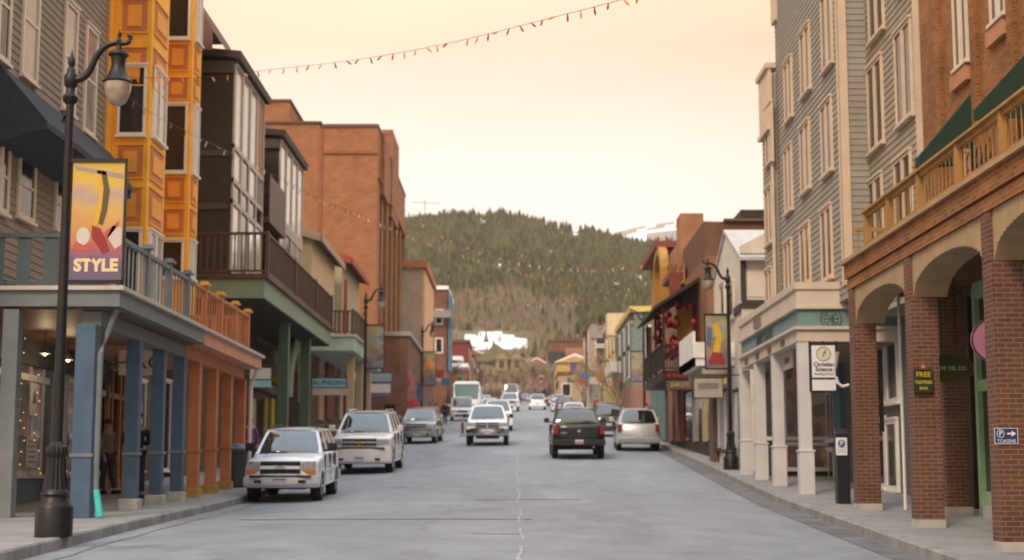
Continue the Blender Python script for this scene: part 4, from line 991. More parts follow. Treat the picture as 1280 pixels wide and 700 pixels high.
for px in (996, 968, 946, 927.5):
    y = PX(px-.5 if px == 996 else px, 560, XQ+.02).y
    if px == 996: y = yq0+.02
    z = gs(XQ, y); w = .27; x = XQ+.02
    o = MB().box(x, x+w, y, y+w, z, z_(427)).build('porch_column', WC, g7, bevel=.01)
    MB().box(x-.025, x+w+.03, y-.025, y+w+.03, z, z+.95).box(x-.045, x+w+.05, y-.045, y+w+.05, z+.95, z+1.0).build('column_base', WC, o, bevel=.008)
# ground floor wall of the hotel with white windows
XHG = 8.75; fg = Rf(XHG)
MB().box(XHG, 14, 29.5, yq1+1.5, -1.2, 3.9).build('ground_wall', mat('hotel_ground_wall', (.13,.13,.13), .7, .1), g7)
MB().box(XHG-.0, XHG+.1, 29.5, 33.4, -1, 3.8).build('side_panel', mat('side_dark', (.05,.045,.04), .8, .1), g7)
for p0, p1, yt, yb in ((1097,1107,404,498),(1111,1123,404,498),(1097,1108,528,604),(1111,1123,530,607)): wpx(g7, 'R', XHG, p0, p1, yt, yb, fm=WHITE, gm=GLASS, style='plain', fw=.1)
for p0, p1 in ((1014,1026),(1031,1044),(985,993),(961,967)):
    wpx(g7, 'R', XHG, p0, p1, 492, 548, fm=WHITE, gm=GLASS, style='bars3', fw=.07)
    wpx(g7, 'R', XHG, p0, p1, 565, 596, fm=WHITE, gm=GLASS, style='bars2', fw=.07)
MB().fb(fg, PX(1057,560,XHG).y, PX(1048,560,XHG).y, -.5, 3.5, 0, .12).build('blue_door', mat('door_blue', (.10,.20,.26), .5, .1), g7)
wq = MB().box(6.85, 9.2, yq1-.35, yq1-.1, -.2, 3.85).build('end_wall', mat('end_wall_brown', (.07,.06,.055), .8, .2), g7)
for x0_, x1_, z0_, z1_ in ((7.0,7.35,1.2,3.1),(7.6,8.0,1.2,3.1),(8.2,8.7,1.2,3.1),(7.6,8.7,.35,.95)): window(g7, Cf(yq1-.35), x0_, x1_, z0_, z1_, fm=WHITE, gm=SHOPG, style='plain', fw=.05, proud=.05)
MB().fb(Cf(yq1-.35), 7.42, 7.52, .1, 3.7, 0, .06).build('blue_pilaster', mat('door_blue', (0,0,0)), g7)
# christian science reading room sign
Yc = yq0-.12
a, b, f = plate(1014, 1044, 432, 472, Yc)
t = thing('reading_room_sign', 'white hanging Reading Room sign with round gold seal under the blue porch corner', 'sign', ((a.x+b.x)/2, Yc, b.z))
MB().fb(f, a.x, b.x, b.z, a.z, 0, .05).build('sign_board', WHT, t)
cx = (a.x+b.x)/2; H = a.z-b.z
MB().tube([(cx+.155*cos(q), Yc-.052, a.z-.185+.155*sin(q)) for q in [2*pi*k/24 for k in range(25)]], .016, 6, cap=False).build('seal_ring', mat('seal_gold', (.40,.38,.22), .6, .1), t)
MB().lathe([(.135,-.051),(.135,-.054)], (cx, Yc, a.z-.185), 20, axis='Y').build('seal', mat('seal_cream', (.62,.60,.44), .6, .1), t)
MB().tube([(cx-.03, Yc-.06, a.z-.26),(cx+.05, Yc-.06, a.z-.10)], .012, 5).tube([(cx-.02, Yc-.06, a.z-.16),(cx+.07, Yc-.06, a.z-.17)], .008, 5).build('seal_mark', mat('print_grey', (0,0,0)), t)
IK = mat('sign_ink', (.03,.025,.035), .6, .05)
text_mesh('Christian', .125, Mcam(Vector((cx, Yc-.055, a.z-.43))), 'lettering', IK, t, ext=.002, offset=.003)
text_mesh('Science', .125, Mcam(Vector((cx, Yc-.055, a.z-.54))), 'lettering', IK, t, ext=.002, offset=.003)
text_mesh('Reading Room', .075, Mcam(Vector((cx, Yc-.055, a.z-.64))), 'lettering', IK, t, ext=.002)
MB().fb(f, a.x, b.x, b.z-.29, b.z-.05, 0, .05).build('lower_board', WHT, t)
text_mesh('open to all', .06, Mcam(Vector((cx, Yc-.055, b.z-.17))), 'lettering', mat('sign_pale_ink', (.35,.35,.37), .6, .05), t, ext=.002) if False else None
MB().tube([(a.x-.04, Yc+.02, z_(427)), (a.x-.04, Yc+.02, b.z-.32)], .02, 6).tube([(b.x+.04, Yc+.02, z_(427)), (b.x+.04, Yc+.02, b.z-.32)], .02, 6).tube([(a.x-.04, Yc+.02, b.z-.32), (b.x+.04, Yc+.02, b.z-.32)], .015, 6).tube([(cx, Yc+.02, a.z), (cx, Yc+.02, z_(427))], .02, 6).build('frame', BLACK, t)
t = thing('hanging_sign', 'small cream sign hung slantwise between the first two white porch columns', 'sign', PX(985, 450, XQ+.3))
p = PX(984, 447, XQ+.25)
MB().fb(Rf(XQ+.3), p.y-.6, p.y+.6, p.z-.28, p.z+.15, 0, .05).build('sign_board', mat('sign_cream_light', (.50,.45,.38), .6, .1), t)
text_mesh('SHOP', .2, Mright(Vector((XQ+.245, p.y, p.z-.08))), 'lettering', mat('sign_maroon', (.14,.05,.04), .6, .1), t, sx=1.2)
MB().fb(Rf(XQ+.3), p.y-.62, p.y+.62, p.z+.15, p.z+.19, -.01, .06).build('sign_frame', mat('sign_maroon', (0,0,0)), t)
# parking pay station: dark column with P panel
Yk = 31.0; pk = PY(1054, 630, Yk); zk = gs(pk.x, Yk)
t = thing('parking_pay_station', 'black parking pay station with blue and white P panel by the first brick pillar', 'pay station', (pk.x, Yk, zk))
w = .13; zt_ = PY(1054, 541, Yk).z
MB().box(pk.x-w, pk.x+w, Yk-w, Yk+w, zk, zt_-.1).prism([(pk.x-w,Yk-w,zt_-.1),(pk.x+w,Yk-w,zt_-.1),(pk.x+w,Yk+w,zt_+.02),(pk.x-w,Yk+w,zt_+.02)], (0,0,.08)).build('cabinet', mat('pay_station_black', (.016,.018,.024), .4, .1, 6), t, bevel=.012)
p1_ = PY(1051, 547, Yk-w); p2_ = PY(1051, 569, Yk-w)
MB().fb(Cf(Yk-w), pk.x-.145, pk.x+.08, p2_.z, p1_.z, 0, .015).build('notice_panel', WHT, t)
MB().lathe([(.075,-.016),(.075,-.022)], (pk.x-.03, Yk-w, (p1_.z+p2_.z)/2+.06), 18, axis='Y').build('disc', mat('sign_bright_blue', (.03,.10,.33), .5, .05), t)
text_mesh('P', .13, Mcam(Vector((pk.x-.03, Yk-w-.024, (p1_.z+p2_.z)/2+.06))), 'lettering', WHT, t, ext=.002, offset=.003)
m = MB(); zz_ = p2_.z
for k in range(3): m.fb(Cf(Yk-w), pk.x-.12, pk.x+.05, zz_+.06+k*.045, zz_+.07+k*.045, .015, .017)
m.build('print', mat('print_grey', (0,0,0)), t)
t = thing('bracket_lamp', 'white curved wall light bracket beside the hanging Reading Room sign', 'wall light', PY(1052, 480, 33.5))
q = PY(1050, 482, 33.8); MB().tube([q+Vector((.2,0,.02)), q+Vector((.05,0,-.02)), q+Vector((-.05,0,.06)), q+Vector((-.08,0,.2))], [.03,.035,.035,.03], 8).build('arm', WHITE, t, smooth=True)
MB().tube([q+Vector((-.10,0,.3)), q+Vector((-.03,0,.75))], [.02,.05], 8).build('shade', mat('lamp_grey', (.3,.28,.26), .5, .1), t, smooth=True)

# ---- 8 white gabled building with black trim
WG = mat('warm_white_boards', (.62,.56,.48), .65, .08, 2, stain=.1); BT = mat('charcoal_trim', (.05,.045,.045), .6, .1)
g8 = thing('white_gabled_building', 'cream white gabled building with charcoal trim between the clapboard hotel and lantern balcony', 'building', (9, 50, gs(8, 50)))
X8 = 6.95; y80 = 46.2; y81 = PX(893, 400, X8).y; z8 = PX(925, 318, X8).z
MB().box(X8, 13, y80, y81, 0, z8).build('wall', WG, g8)
g_x0 = X8; g_x1 = 10.2
MB().prism([(X8,y80+.003,z8),(10.2,y80+.003,z8),(8.4,y80+.003,z8+1.0),(X8,y80+.003,z8+.25)], (0,.3,0)).build('gable', WG, g8)
# street-side gable
ym = (y80+y81)/2; zr8 = PX(918, 279, X8).z
MB().prism([(X8+.003,y80,z8),(X8+.003,y81,z8),(X8+.003,ym,zr8)], (4,0,0)).build('gable', WG, g8)
r = MB(); r.prism([(X8-.35,y80-.35,z8-.15),(X8-.35,ym,zr8+.12),(X8-.35,ym,zr8+.02),(X8-.35,y80-.35,z8-.25)], (5,0,0)); r.prism([(X8-.35,y81+.35,z8-.15),(X8-.35,ym,zr8+.12),(X8-.35,ym,zr8+.02),(X8-.35,y81+.35,z8-.25)], (5,0,0)); r.v = [v+Vector((.28,0,0)) for v in r.v]; r.build('roof', mat('pale_tin_roof', (.46,.44,.42), .6, .1), g8)
tr = MB(); fc = Cf(y80); f8 = Rf(X8)
zA = PY(940, 375, y80).z
tr.fb(fc, X8, 13, zA-.25, zA+.0, 0, .05); tr.fb(fc, X8-.02, X8+.14, zA, z8, 0, .06); tr.fb(fc, 7.9, 8.02, zA, z8, 0, .05); tr.fb(fc, X8, 13, z8-.12, z8, 0, .06)
tr.fb(f8, y80, y81, zA-.1-.25, zA-.1, 0, .05)
tr.build('trim', BT, g8)
MB().fb(fc, X8+.2, 7.85, zA+.1, z8-.2, .0, .02).build('wall_panel', mat('pale_panel', (.66,.6,.52), .6, .05), g8)
for p0, p1 in ((902,907),(911,918)): wpx(g8, 'R', X8, p0, p1, 358, 395, fm=WG, gm=GLASS, style='plain')
# projecting white balcony box
z0b, z1b = PY(880, 457, 48).z, PY(880, 414, 48).z
xb0 = PY(866, 430, 48).x
MB().box(xb0, X8, 48, 52, z0b, z0b+.25).fb(Cf(48), xb0, X8, z0b+.25, z1b-.35, 0, .06).box(xb0, xb0+.08, 48, 52, z0b, z1b).build('balcony', WHITE, g8)
MB().box(xb0+.3, X8, 48.1, 52, z0b-.25, z0b-.003).build('balcony_soffit', mat('beige_soffit', (.4,.33,.25), .7, .1), g8)
p = thing('globe_light', 'small lit globe light under the white balcony box', 'light', PY(882, 457, 48.2))
q = PY(884, 459, 48.3); MB().lathe([(.01,-.09),(.07,-.06),(.09,0),(.06,.07),(.01,.09)], q, 10).build('globe', mat('lamp_bulb', (0,0,0)), p, smooth=True); MB().tube([q, (q.x,q.y,z0b-.24)], .015, 5).build('stem', BLACK, p)
# ground floor
MB().fb(f8, y80+.2, y81, 1.0, PX(900,470,X8).z, 0.002, .05).build('shop_front', mat('white_shop_panel', (.60,.57,.52), .6, .08), g8)
for p0, p1, yt, yb in ((898,903,490,560),(906,911,490,562),(920,926,490,590)): wpx(g8, 'R', X8, p0, p1, yt, yb, fm=BT, gm=GLASSD, style='plain', fw=.05)
MB().fb(f8, PX(893,500,X8).y, PX(898,500,X8).y, .4, PX(893,480,X8).z, .05, .2).build('timber_post', TIM2, g8)
t, a, b, f = camsign(867, 903, 473, 497, 45.5, 'grey rectangular hanging sign below the right street banner', mat('sign_grey', (.33,.31,.27), .6, .1), BLACK, arm=X8-.1)
MB().fb(f, a.x+.12, b.x-.12, a.z-.32, a.z-.14, .06, .066).build('sign_panel', mat('sign_brown_grey', (.19,.17,.14), .6, .1), t)

# ---- 9 red/brown brick building with tower, black lantern balcony
g9 = thing('brick_tower_building', 'orange brick building with chimney-like tower and red eaves on the right', 'building', (9, 70, gs(8, 70)))
X9 = 7.35
yt0_ = 66.5; zt9 = PY(865, 267, yt0_).z
BK9 = brick_mat('warm_brick', (.36,.16,.075), (.28,.115,.055), (.3,.18,.11), ms=.008)
MB().box(X9, 12, 57.5, 74, 0, PY(890,322,58).z).build('wall', mat('brown_stucco', (.22,.11,.06), .8, .15, 2), g9)
MB().box(X9+.05, PY(905,280,yt0_).x, yt0_, yt0_+7, 0, PY(890,297,yt0_).z).build('wall', BK9, g9)
MB().box(X9+.0, PY(879,280,yt0_).x, yt0_-.1, yt0_+1.6, 0, zt9).build('tower', BK9, g9)
ztop = PX(830, 312, X9).z
MB().box(X9+.02, 12, 74, PX(813,330,X9).y, 0, ztop).build('wall', BK9, g9)
REDE = mat('red_eave', (.19,.05,.035), .6, .1)
MB().box(X9-.5, 12, 73, PX(813,330,X9).y, ztop, ztop+.3).build('roof', REDE, g9)
MB().box(X9-.6, 9, yt0_-.8, yt0_+2.4, PY(870,350,yt0_).z, PY(870,350,yt0_).z+.25).box(X9-.6, 9, yt0_-.8, yt0_-.7, PY(870,375,yt0_).z-.1, PY(870,350,yt0_).z).build('canopy', REDE, g9)
GOLD = mat('mustard_gold', (.36,.18,.035), .5, .15)
for p0, p1 in ((836,839),(844,848),(852,856)): wpx(g9, 'R', X9, p0, p1, 335, 352, fm=GOLD, gm=GLASSD, style='plain', fw=.1)
# golden arched window bay
cb = PX(821, 352, X9-.4); ar = MB()
for i in range(12):
    a, b = pi*i/12, pi*(i+1)/12
    ar.prism([(X9-.4, cb.y+1.6*cos(a), cb.z+1.3*sin(a)), (X9-.4, cb.y+2.1*cos(a), cb.z+1.7*sin(a)), (X9-.4, cb.y+2.1*cos(b), cb.z+1.7*sin(b)), (X9-.4, cb.y+1.6*cos(b), cb.z+1.3*sin(b))], (.4,0,0))
ar.box(X9-.4, X9, cb.y-2.1, cb.y-1.6, cb.z-1.6, cb.z).box(X9-.4, X9, cb.y+1.6, cb.y+2.1, cb.z-1.6, cb.z)
ar.build('arched_bay', GOLD, g9)
MB().fb(Cf(yt0_-.12), X9+.5, X9+1.3, PY(870,372,yt0_).z, PY(870,353,yt0_).z, 0, .3).build('gold_panel', GOLD, g9)
t = thing('flat_roof_building', 'brown building with dark flat-roofed penthouse behind the cream white gable', 'building', (12, 60, gs(8, 60)))
MB().box(PY(880,300,59).x, PY(957,300,59).x+2, 59, 70, 0, PY(900,277,59).z).build('wall', mat('brown_boards', (.13,.065,.045), .8, .2, 2), t)
MB().box(PY(926,262,60).x, PY(957,262,60).x+2, 60, 66, PY(900,277,59).z, PY(940,262,60).z).build('penthouse', mat('black_metal_cladding', (.03,.025,.025), .6, .2), t)
MB().box(PY(905,275,58.8).x, PY(957,300,58.8).x+2, 58.8, 59, PY(900,277,59).z, PY(900,274,59).z).build('coping', CAP, t)
# lantern balcony
g10 = thing('lantern_balcony', 'black iron balcony with sloping roof, hung with red lanterns, on the right', 'balcony', (6.4, 60, gs(6.8, 60)))
yb0 = 60.0; xc = PY(828, 440, yb0).x; y1b_ = PX(807, 450, xc).y; zf = PY(828, 463, yb0).z; zrl = PY(828, 430, yb0).z
BLK = mat('black_iron', (.022,.018,.018), .5, .2, 6)
MB().box(xc, X9+.3, yb0, y1b_, zf-.35, zf).build('balcony_floor', BLK, g10)
railing(g10, 'balustrade', Cf(yb0), xc, X9+.1, zf, zrl, BLK, step=.11, bar=.03, post=[xc+.05])
railing(g10, 'balustrade', Rf(xc), yb0, y1b_, zf, zrl, BLK, step=.14, bar=.05, post=[yb0+2.5, yb0+5])
MB().fb(Cf(yb0), xc+.1, X9+.2, zf-.32, zf-.1, 0, .03).build('red_dotted_band', mat('deep_maroon', (.10,.012,.015), .5, .2), g10)
m = MB()
for k in range(8): m.lathe([(.06,-.04),(.06,-.055)], (xc+.25+k*.2, yb0-.0, zf-.2), 8, axis='Y')
m.build('red_rosettes', mat('lantern_red', (.34,.02,.025), .5, .1), g10)
zro = PY(820, 388, yb0).z; zri = PX(876, 349, X9).z
m = MB()
m.prism([(xc-.35,yb0-.3,zro),(xc-.35,yb0-.3,zro+.12),(xc+.6,yb0-.3,zro+.75),(X9,yb0-.3,zri+.15),(X9,yb0-.3,zri)], (0,y1b_-yb0+.4,0)).build('roof', mat('black_shingle', (.035,.026,.025), .8, .25, 3), g10)
for y in (yb0+.05, yb0+3.5, y1b_-.1): MB().box(xc+.02, xc+.12, y, y+.1, zf, zro+.2).build('post', BLK, g10)
MB().fb(Cf(yb0+.0), X9-.75, X9-.1, zf+.9, zro+.2, -1.5, -1.4).build('yellow_panel', mat('mustard_gold', (0,0,0)), g10)
MB().fb(Rf(X9-.02), yb0+.1, y1b_-.2, zf, zro+.3, 0, .04).build('back_wall', mat('deep_maroon', (0,0,0)), g10)
R = random.Random(5)
LR = mat('lantern_red', (0,0,0)); l0 = None
for k in range(70):
    x = R.uniform(xc+.15, X9-.1); y = yb0+.15+(R.random()**1.3)*6; z = R.uniform(zf+.9, zro+.35) if R.random() < .75 else R.uniform(zf+.3, zf+1.2)
    if l0 is None:
        l0 = thing('paper_lantern', 'one of many small red paper lanterns hanging under the black balcony roof', 'lantern', (0,0,0), 'red lanterns on the black balcony', rz=0)
        MB().lathe([(.03,-.13),(.07,-.10),(.115,-.03),(.115,.03),(.07,.10),(.03,.13)], (0,0,0), 10).build('lantern_body', LR, l0, smooth=True)
        MB().tube([(0,0,.16),(0,0,.32)], .008, 4).build('cord', BLK, l0)
        l0.location = (x,y,z)
    else:
        r_ = l0.copy(); COL.objects.link(r_); r_.location = (x,y,z)
        for ch in l0.children: c = ch.copy(); COL.objects.link(c); c.parent = r_
# shop fronts below the balcony
sf = thing('dark_shop', 'dark shop front with teal wall and tan pilasters under the lantern balcony', 'shop front', (7.2, 56, gs(7, 56)))
X10 = 7.25
MB().box(X10, 8.5, y81+.1, 90, 0, zf-.36).build('wall', mat('dark_shop_wall', (.055,.035,.03), .8, .2), sf)
for a, b, m in ((868,873,mat('grey_column', (.3,.28,.25), .7, .1)),(880,884,TAN),(853,857,DRD),(846,850,PNK),(838,843,mat('brick_pink', (.30,.13,.09), .8, .2)),(815,822,mat('teal_wall', (.11,.19,.19), .7, .1)),(824,832,mat('teal_wall', (0,0,0)))): colr(a, b, 478, 552, m, 'shopfront_panel', sf, X10)
for a, b in ((874,879),(885,891),(858,866)): colr(a, b, 490, 550, GLASSD, 'shop_window', sf, X10, d=.03)
t, a, b, f = camsign(833, 866, 476, 487, 58, 'brown sign board with gold letters under the lantern balcony', mat('sign_fascia_brown', (0,0,0)), None, arm=X9)
text_mesh('SHIRLEYS', .24, Mcam(Vector(((a.x+b.x)/2, 57.92, (a.z+b.z)/2))), 'lettering', mat('gold_letters', (.45,.33,.12), .6, .1), t, sx=.75)
t, a, b, f = camsign(904, 908, 473, 480, 45.4, 'tiny yellow sign next to the grey hanging sign', mat('gold_sign', (0,0,0)), None, arm=X8-.1)

# ---- 10 farther buildings on both sides
def fbuild(label, x0, x1, Y, D, ytop, wall, nm='town_building', roof=None, snow=False, wins=(), street=None, trim=None, gable=0, base=None, cat='building'):
    z1 = PY(640, ytop, Y).z; z0 = gs(0, Y)-.6
    t = thing(nm, label, cat, ((x0+x1)/2, Y, z0+.6))
    MB().box(x0, x1, Y, Y+D, z0, z1).build('wall', wall, t)
    rm = SNOW if snow else (roof or CAP)
    if gable:
        xm = (x0+x1)/2; MB().prism([(x0-.4,Y-.4,z1-.1),(x1+.4,Y-.4,z1-.1),(xm,Y-.4,z1+gable)], (0,D+.8,0)).build('roof', rm, t)
        MB().prism([(x0,Y-.45,z1-.1),(x1,Y-.45,z1-.1),(xm,Y-.45,z1+gable-.35)], (0,.04,0)).build('gable', wall, t)
    else: MB().box(x0-.15, x1+.15, Y-.2, Y+D+.2, z1, z1+.35).build('roof', rm, t)
    for (u, v, w, h) in wins:
        X = x0+(x1-x0)*u; Z = z0+.6+(z1-z0-.6)*v
        fr = MB().fb(Cf(Y), X-w/2-.12, X+w/2+.12, Z-h/2-.12, Z+h/2+.12, 0, .06).build('window', trim or WHITE, t)
        MB().fb(Cf(Y), X-w/2, X+w/2, Z-h/2, Z+h/2, .06, .08).build('pane', GLASS, fr)
    xs_ = x1 if (x0+x1)/2 < 0 else x0; f = Lf(xs_) if (x0+x1)/2 < 0 else Rf(xs_)
    for (a, v, w, h) in (street or ()):
        Z = z0+.6+(z1-z0-.6)*v; A = Y+D*a
        fr = MB().fb(f, A-w/2-.12, A+w/2+.12, Z-h/2-.12, Z+h/2+.12, 0, .06).build('window', trim or WHITE, t)
        MB().fb(f, A-w/2, A+w/2, Z-h/2, Z+h/2, .06, .08).build('pane', GLASS, fr)
    if base: MB().fb(Cf(Y), x0+.1, x1-.1, z0, z0+3.4, 0, .15).fb(f, Y, Y+D, z0, z0+3.4, 0, .12).build('shop_front', base, t)
    return t, z0+.6, z1
sw = [(.2,.6,1,1.8),(.5,.6,1,1.8),(.8,.6,1,1.8),(.2,.82,1,1.6),(.5,.82,1,1.6),(.8,.82,1,1.6)]
BEI = mat('beige_stucco', (.42,.34,.25), .8, .1, 1.5, stain=.2); PCH = mat('peach_stucco', (.62,.38,.22), .8, .08, 1.5)
t, z0_, z1_ = fbuild('tall beige and peach stucco building beyond the brick block', -14, -6.85, 112.5, 13, 335, BEI, street=sw, base=mat('pale_shop', (.40,.36,.30), .7, .1))
MB().box(-14, -6.7, 112.6, 125.4, z0_+3.5, z1_-.1).build('peach_face', PCH, t)
MB().box(-14.1, -6.5, 112.2, 125.8, z1_, z1_+.5).build('cornice', mat('orange_cornice', (.45,.17,.08), .7, .1), t)
t, z0_, z1_ = fbuild('narrow red brick building with blue corner and snow on its roof', -11, -6.2, 139, 12, 362, BKC, snow=True, street=sw, wins=[(.85,.55,.5,1.2),(.85,.78,.5,1.2)])
MB().fb(Lf(-6.2), 139.1, 142, z0_+4, z1_-.5, .1, .4).build('blue_bay', mat('blue_bay_paint', (.09,.15,.22), .6, .1), t)
MB().fb(Cf(138.5), -8, -5.8, z0_+8.8, z0_+9.5, 0, .5).build('white_bay', mat('grey_boards', (.25,.23,.21)), t)
fbuild('bright blue painted shop front with orange sign on the left', -11, -6.6, 100.5, 10, 470, mat('bright_blue_paint', (.04,.13,.30), .6, .1), cat='shop', base=mat('cream_shop', (.5,.42,.3), .7, .1))
fbuild('cream narrow shop between low brick annex and blue shop', -11, -7.0, 98.6, 1.6, 448, CRM, cat='shop')
fbuild('black fronted restaurant with snow on two stepped canopies', -13, -6.3, 168, 14, 452, mat('charcoal_wall', (.05,.05,.055), .7, .2), snow=True, wins=[(.75,.6,1.4,1.5)], cat='restaurant')
zs0 = PY(566, 446, 165).z; m = MB().box(-9.6, -5.6, 164, 168, zs0-.4, zs0).box(-9.0, -5.0, 164, 168, PY(566,455,165).z-.4, PY(566,455,165).z)
tag(m.build('snow_covered_canopy', SNOW), 'two stepped canopies covered in snow in front of the black restaurant', 'canopy')
zg = PY(566, 477, 163).z; GRNS = mat('bright_green_awning', (.02,.30,.09), .6, .1)
tag(MB().prism([(-8.2,162.5,zg-.5),(-5.3,162.5,zg-.5),(-5.3,162.5,zg+.1),(-6.0,162.5,zg+.7),(-7.6,162.5,zg+.7),(-8.2,162.5,zg+.1)], (0,1.4,0)).build('green_awning', GRNS), 'bright green awning below the snow covered canopies', 'awning')
fbuild('dark red building just behind the snow covered canopies', -9.5, -5.6, 186, 12, 428, mat('barn_red', (.17,.035,.03), .7, .15), street=sw, base=mat('brown_shop_wall', (0,0,0)))
fbuild('tan building with amber signs before the olive gable', -9, -5.4, 200, 14, 445, mat('amber_tan', (.38,.25,.12), .7, .15), wins=[(.7,.6,1,1.6)], street=sw)
fbuild('pale plaster building farther along the left pavement', -9, -5.2, 218, 14, 458, mat('pale_plaster', (.45,.40,.33), .8, .1), street=sw)
fbuild('brown timber building at the end of the left row', -9.5, -5.6, 240, 20, 464, mat('umber_boards', (.17,.11,.07), .8, .2), street=sw)
# end of street: olive gabled house with stone dormers
OLG = mat('olive_gable_boards', (.17,.15,.09), .8, .15, .6); STN = mat('stone_wall', (.30,.25,.20), .9, .25, .8)
Ye = 345
t = thing('stone_gabled_inn', 'stone building with olive gable and twin dormers closing the end of the street', 'building', (-3, Ye, 17.5))
xz = lambda px, py: PY(px, py, Ye)
MB().box(xz(588,480).x, xz(664,480).x, Ye, Ye+16, 16, xz(620,463).z).build('wall', STN, t)
MB().prism([(xz(592,452).x,Ye-.6,xz(592,452).z),(xz(652,452).x,Ye-.6,xz(652,452).z),(xz(620,430).x,Ye-.6,xz(620,430).z)], (0,14,0)).build('roof', OLG, t)
MB().box(xz(600,452).x, xz(662,452).x, Ye+.5, Ye+14, xz(620,464).z, xz(620,448).z).build('wall', STN, t)
for px in (627, 646):
    c = xz(px, 455); d = MB().box(c.x-1.3, c.x+1.3, Ye-1.2, Ye+2, c.z-1.6, c.z+1.0).prism([(c.x-1.7,Ye-1.5,c.z+1.0),(c.x+1.7,Ye-1.5,c.z+1.0),(c.x,Ye-1.5,c.z+2.5)], (0,3,0)).build('dormer', mat('dormer_ochre', (.28,.23,.14), .8, .1), t)
    w_ = MB().fb(Cf(Ye-1.2), c.x-.55, c.x+.55, c.z-1.0, c.z+.6, 0, .1).build('window', GLASSD, d)
for k in range(6):
    c = xz(594+k*12, 473); MB().fb(Cf(Ye), c.x-.7, c.x+.7, c.z-1, c.z+.8, 0, .12).build('window', GLASSD, t)
t, a_, b_2 = fbuild('flat roofed brown brick building with wide window at the far end on the right', xz(686,480).x*.8, 13.2, 275, 18, 427, BKC, wins=[(.72,.60,2.2,1.7)], roof=CAP)
MB().box(6.1, 9.0, 273.5, 275, 14.0, PY(700,440,275).z).build('dark_wing', mat('side_dark', (0,0,0)), t)
MB().box(9.2, 13.2, 274.6, 275, 14, PY(700,435,275).z).build('brick_face', mat('salmon_brick', (.33,.16,.10), .8, .15), t)
fbuild('small yellow shop with white snowy roof and purple banner', 6.2, 11.5, 222, 14, 452, mat('ochre_shop', (.48,.32,.13), .7, .15), snow=True, wins=[(.3,.6,1,1.5),(.7,.6,1,1.5)], gable=1.2, cat='shop')
fbuild('tan building with dark awnings behind the purple banner', 5.7, 9, 196, 12, 468, mat('tan_boards', (.36,.27,.17), .8, .15), street=sw, wins=[(.3,.5,1,1.5)])
t, z0_, z1_ = fbuild('beige brick building with grey parapet left of the yellow building', 7.9, 12.6, 158, 16, 404, mat('beige_brick_far', (.36,.26,.19), .8, .15), wins=[(.25,.62,1.1,1.8),(.6,.62,1.1,1.8),(.25,.85,1.1,1.6),(.6,.85,1.1,1.6)], street=sw, base=mat('pale_shop', (0,0,0)))
MB().fb(Cf(158), 8, 12.5, z1_-1.6, z1_-.1, 0, .2).build('parapet_band', mat('grey_mauve', (.28,.24,.22), .8, .1), t)
MB().fb(Cf(158), 9.6, 10.9, z0_+7.5, z0_+9.2, 0, .3).build('orange_sign', mat('orange_sign_paint', (.5,.18,.07), .6, .1), t)
t, z0_, z1_ = fbuild('yellow building with purple corner strip and white canopy', 7.75, 11, 116, 14, 402, mat('straw_yellow', (.60,.42,.14), .7, .1), street=sw, base=mat('olive_yellow_shop', (.38,.32,.10), .7, .1), wins=[(.12,.5,.35,4)])
MB().fb(Cf(116), 7.75, 8.1, z0_+4, z1_-.2, .1, .25).build('purple_strip', mat('plum_paint', (.12,.07,.11), .6, .1), t)
MB().box(7.0, 10, 114, 116, PY(780,402,116).z-1.2, PY(780,395,116).z).build('ornament', mat('cream_cornice', (.62,.50,.33), .7, .1), t)
zc_ = PY(780, 468, 112).z; MB().box(6.9, 9.6, 109, 116, zc_, zc_+.75).build('canopy', mat('canopy_white', (.60,.58,.53), .6, .08), t)
t, z0_, z1_ = fbuild('teal grey building with pale yellow roof on the right', 7.3, 11, 94, 14, 390, mat('teal_grey_boards', (.17,.22,.20), .7, .12), street=sw, base=mat('rust_pink_shop', (.28,.14,.11), .7, .1), roof=mat('pale_yellow_roof', (.62,.48,.16), .6, .1), wins=[(.35,.75,.7,1.8)])
MB().prism([(8.0,93.6,z1_),(10.2,93.6,z1_),(10.2,93.6,z1_+1.3),(9.2,93.6,z1_+1.0)], (0,10,0)).build('roof_peak', mat('pale_yellow_roof', (0,0,0)), t)
# snow covered roofs in the far field left of centre and small houses on the slope
hs = [(-34,405,6,451,'grey',0),(-22,418,6,447,'tan',1),(6,408,6,452,'red',1),(17,425,7,450,'tan',0),(28,400,7,447,'grey',1),(-12,430,7,440,'red',1)]
hl = ['grey house with snow roof at the far left of the slope','tan gabled snow roofed house below the snow field','red brown gabled house with snow roof right of the olive gable','tan flat snow roofed house above the brown brick building','grey gabled house with snow roof at the far right of the slope','red gabled house standing in the middle of the snow field']
hm_ = {'grey': mat('grey_boards', (.25,.23,.21), .8, .1), 'tan': mat('tan_boards', (0,0,0)), 'red': mat('faded_red_boards', (.25,.10,.08), .8, .1)}
for (x, Y, w, yt, c, gb), lb in zip(hs, hl): fbuild(lb, x-w/2, x+w/2, Y, 8, yt+3, hm_[c], nm='hillside_house', snow=True, gable=1.8 if gb else 0, wins=[(.3,.6,1,1.2),(.7,.6,1,1.2)], trim=WHITE, cat='house')
def spline(P, n):
    out = []
    P = [P[0]*2-P[1]]+P+[P[-1]*2-P[-2]]
    for i in range(1, len(P)-2):
        for k in range(n):
            t = k/n; a, b, c, d = P[i-1], P[i], P[i+1], P[i+2]
            out.append(.5*((2*b)+(c-a)*t+(2*a-5*b+4*c-d)*t*t+(3*b-a-3*c+d)*t**3))
    return out+[P[-2]]
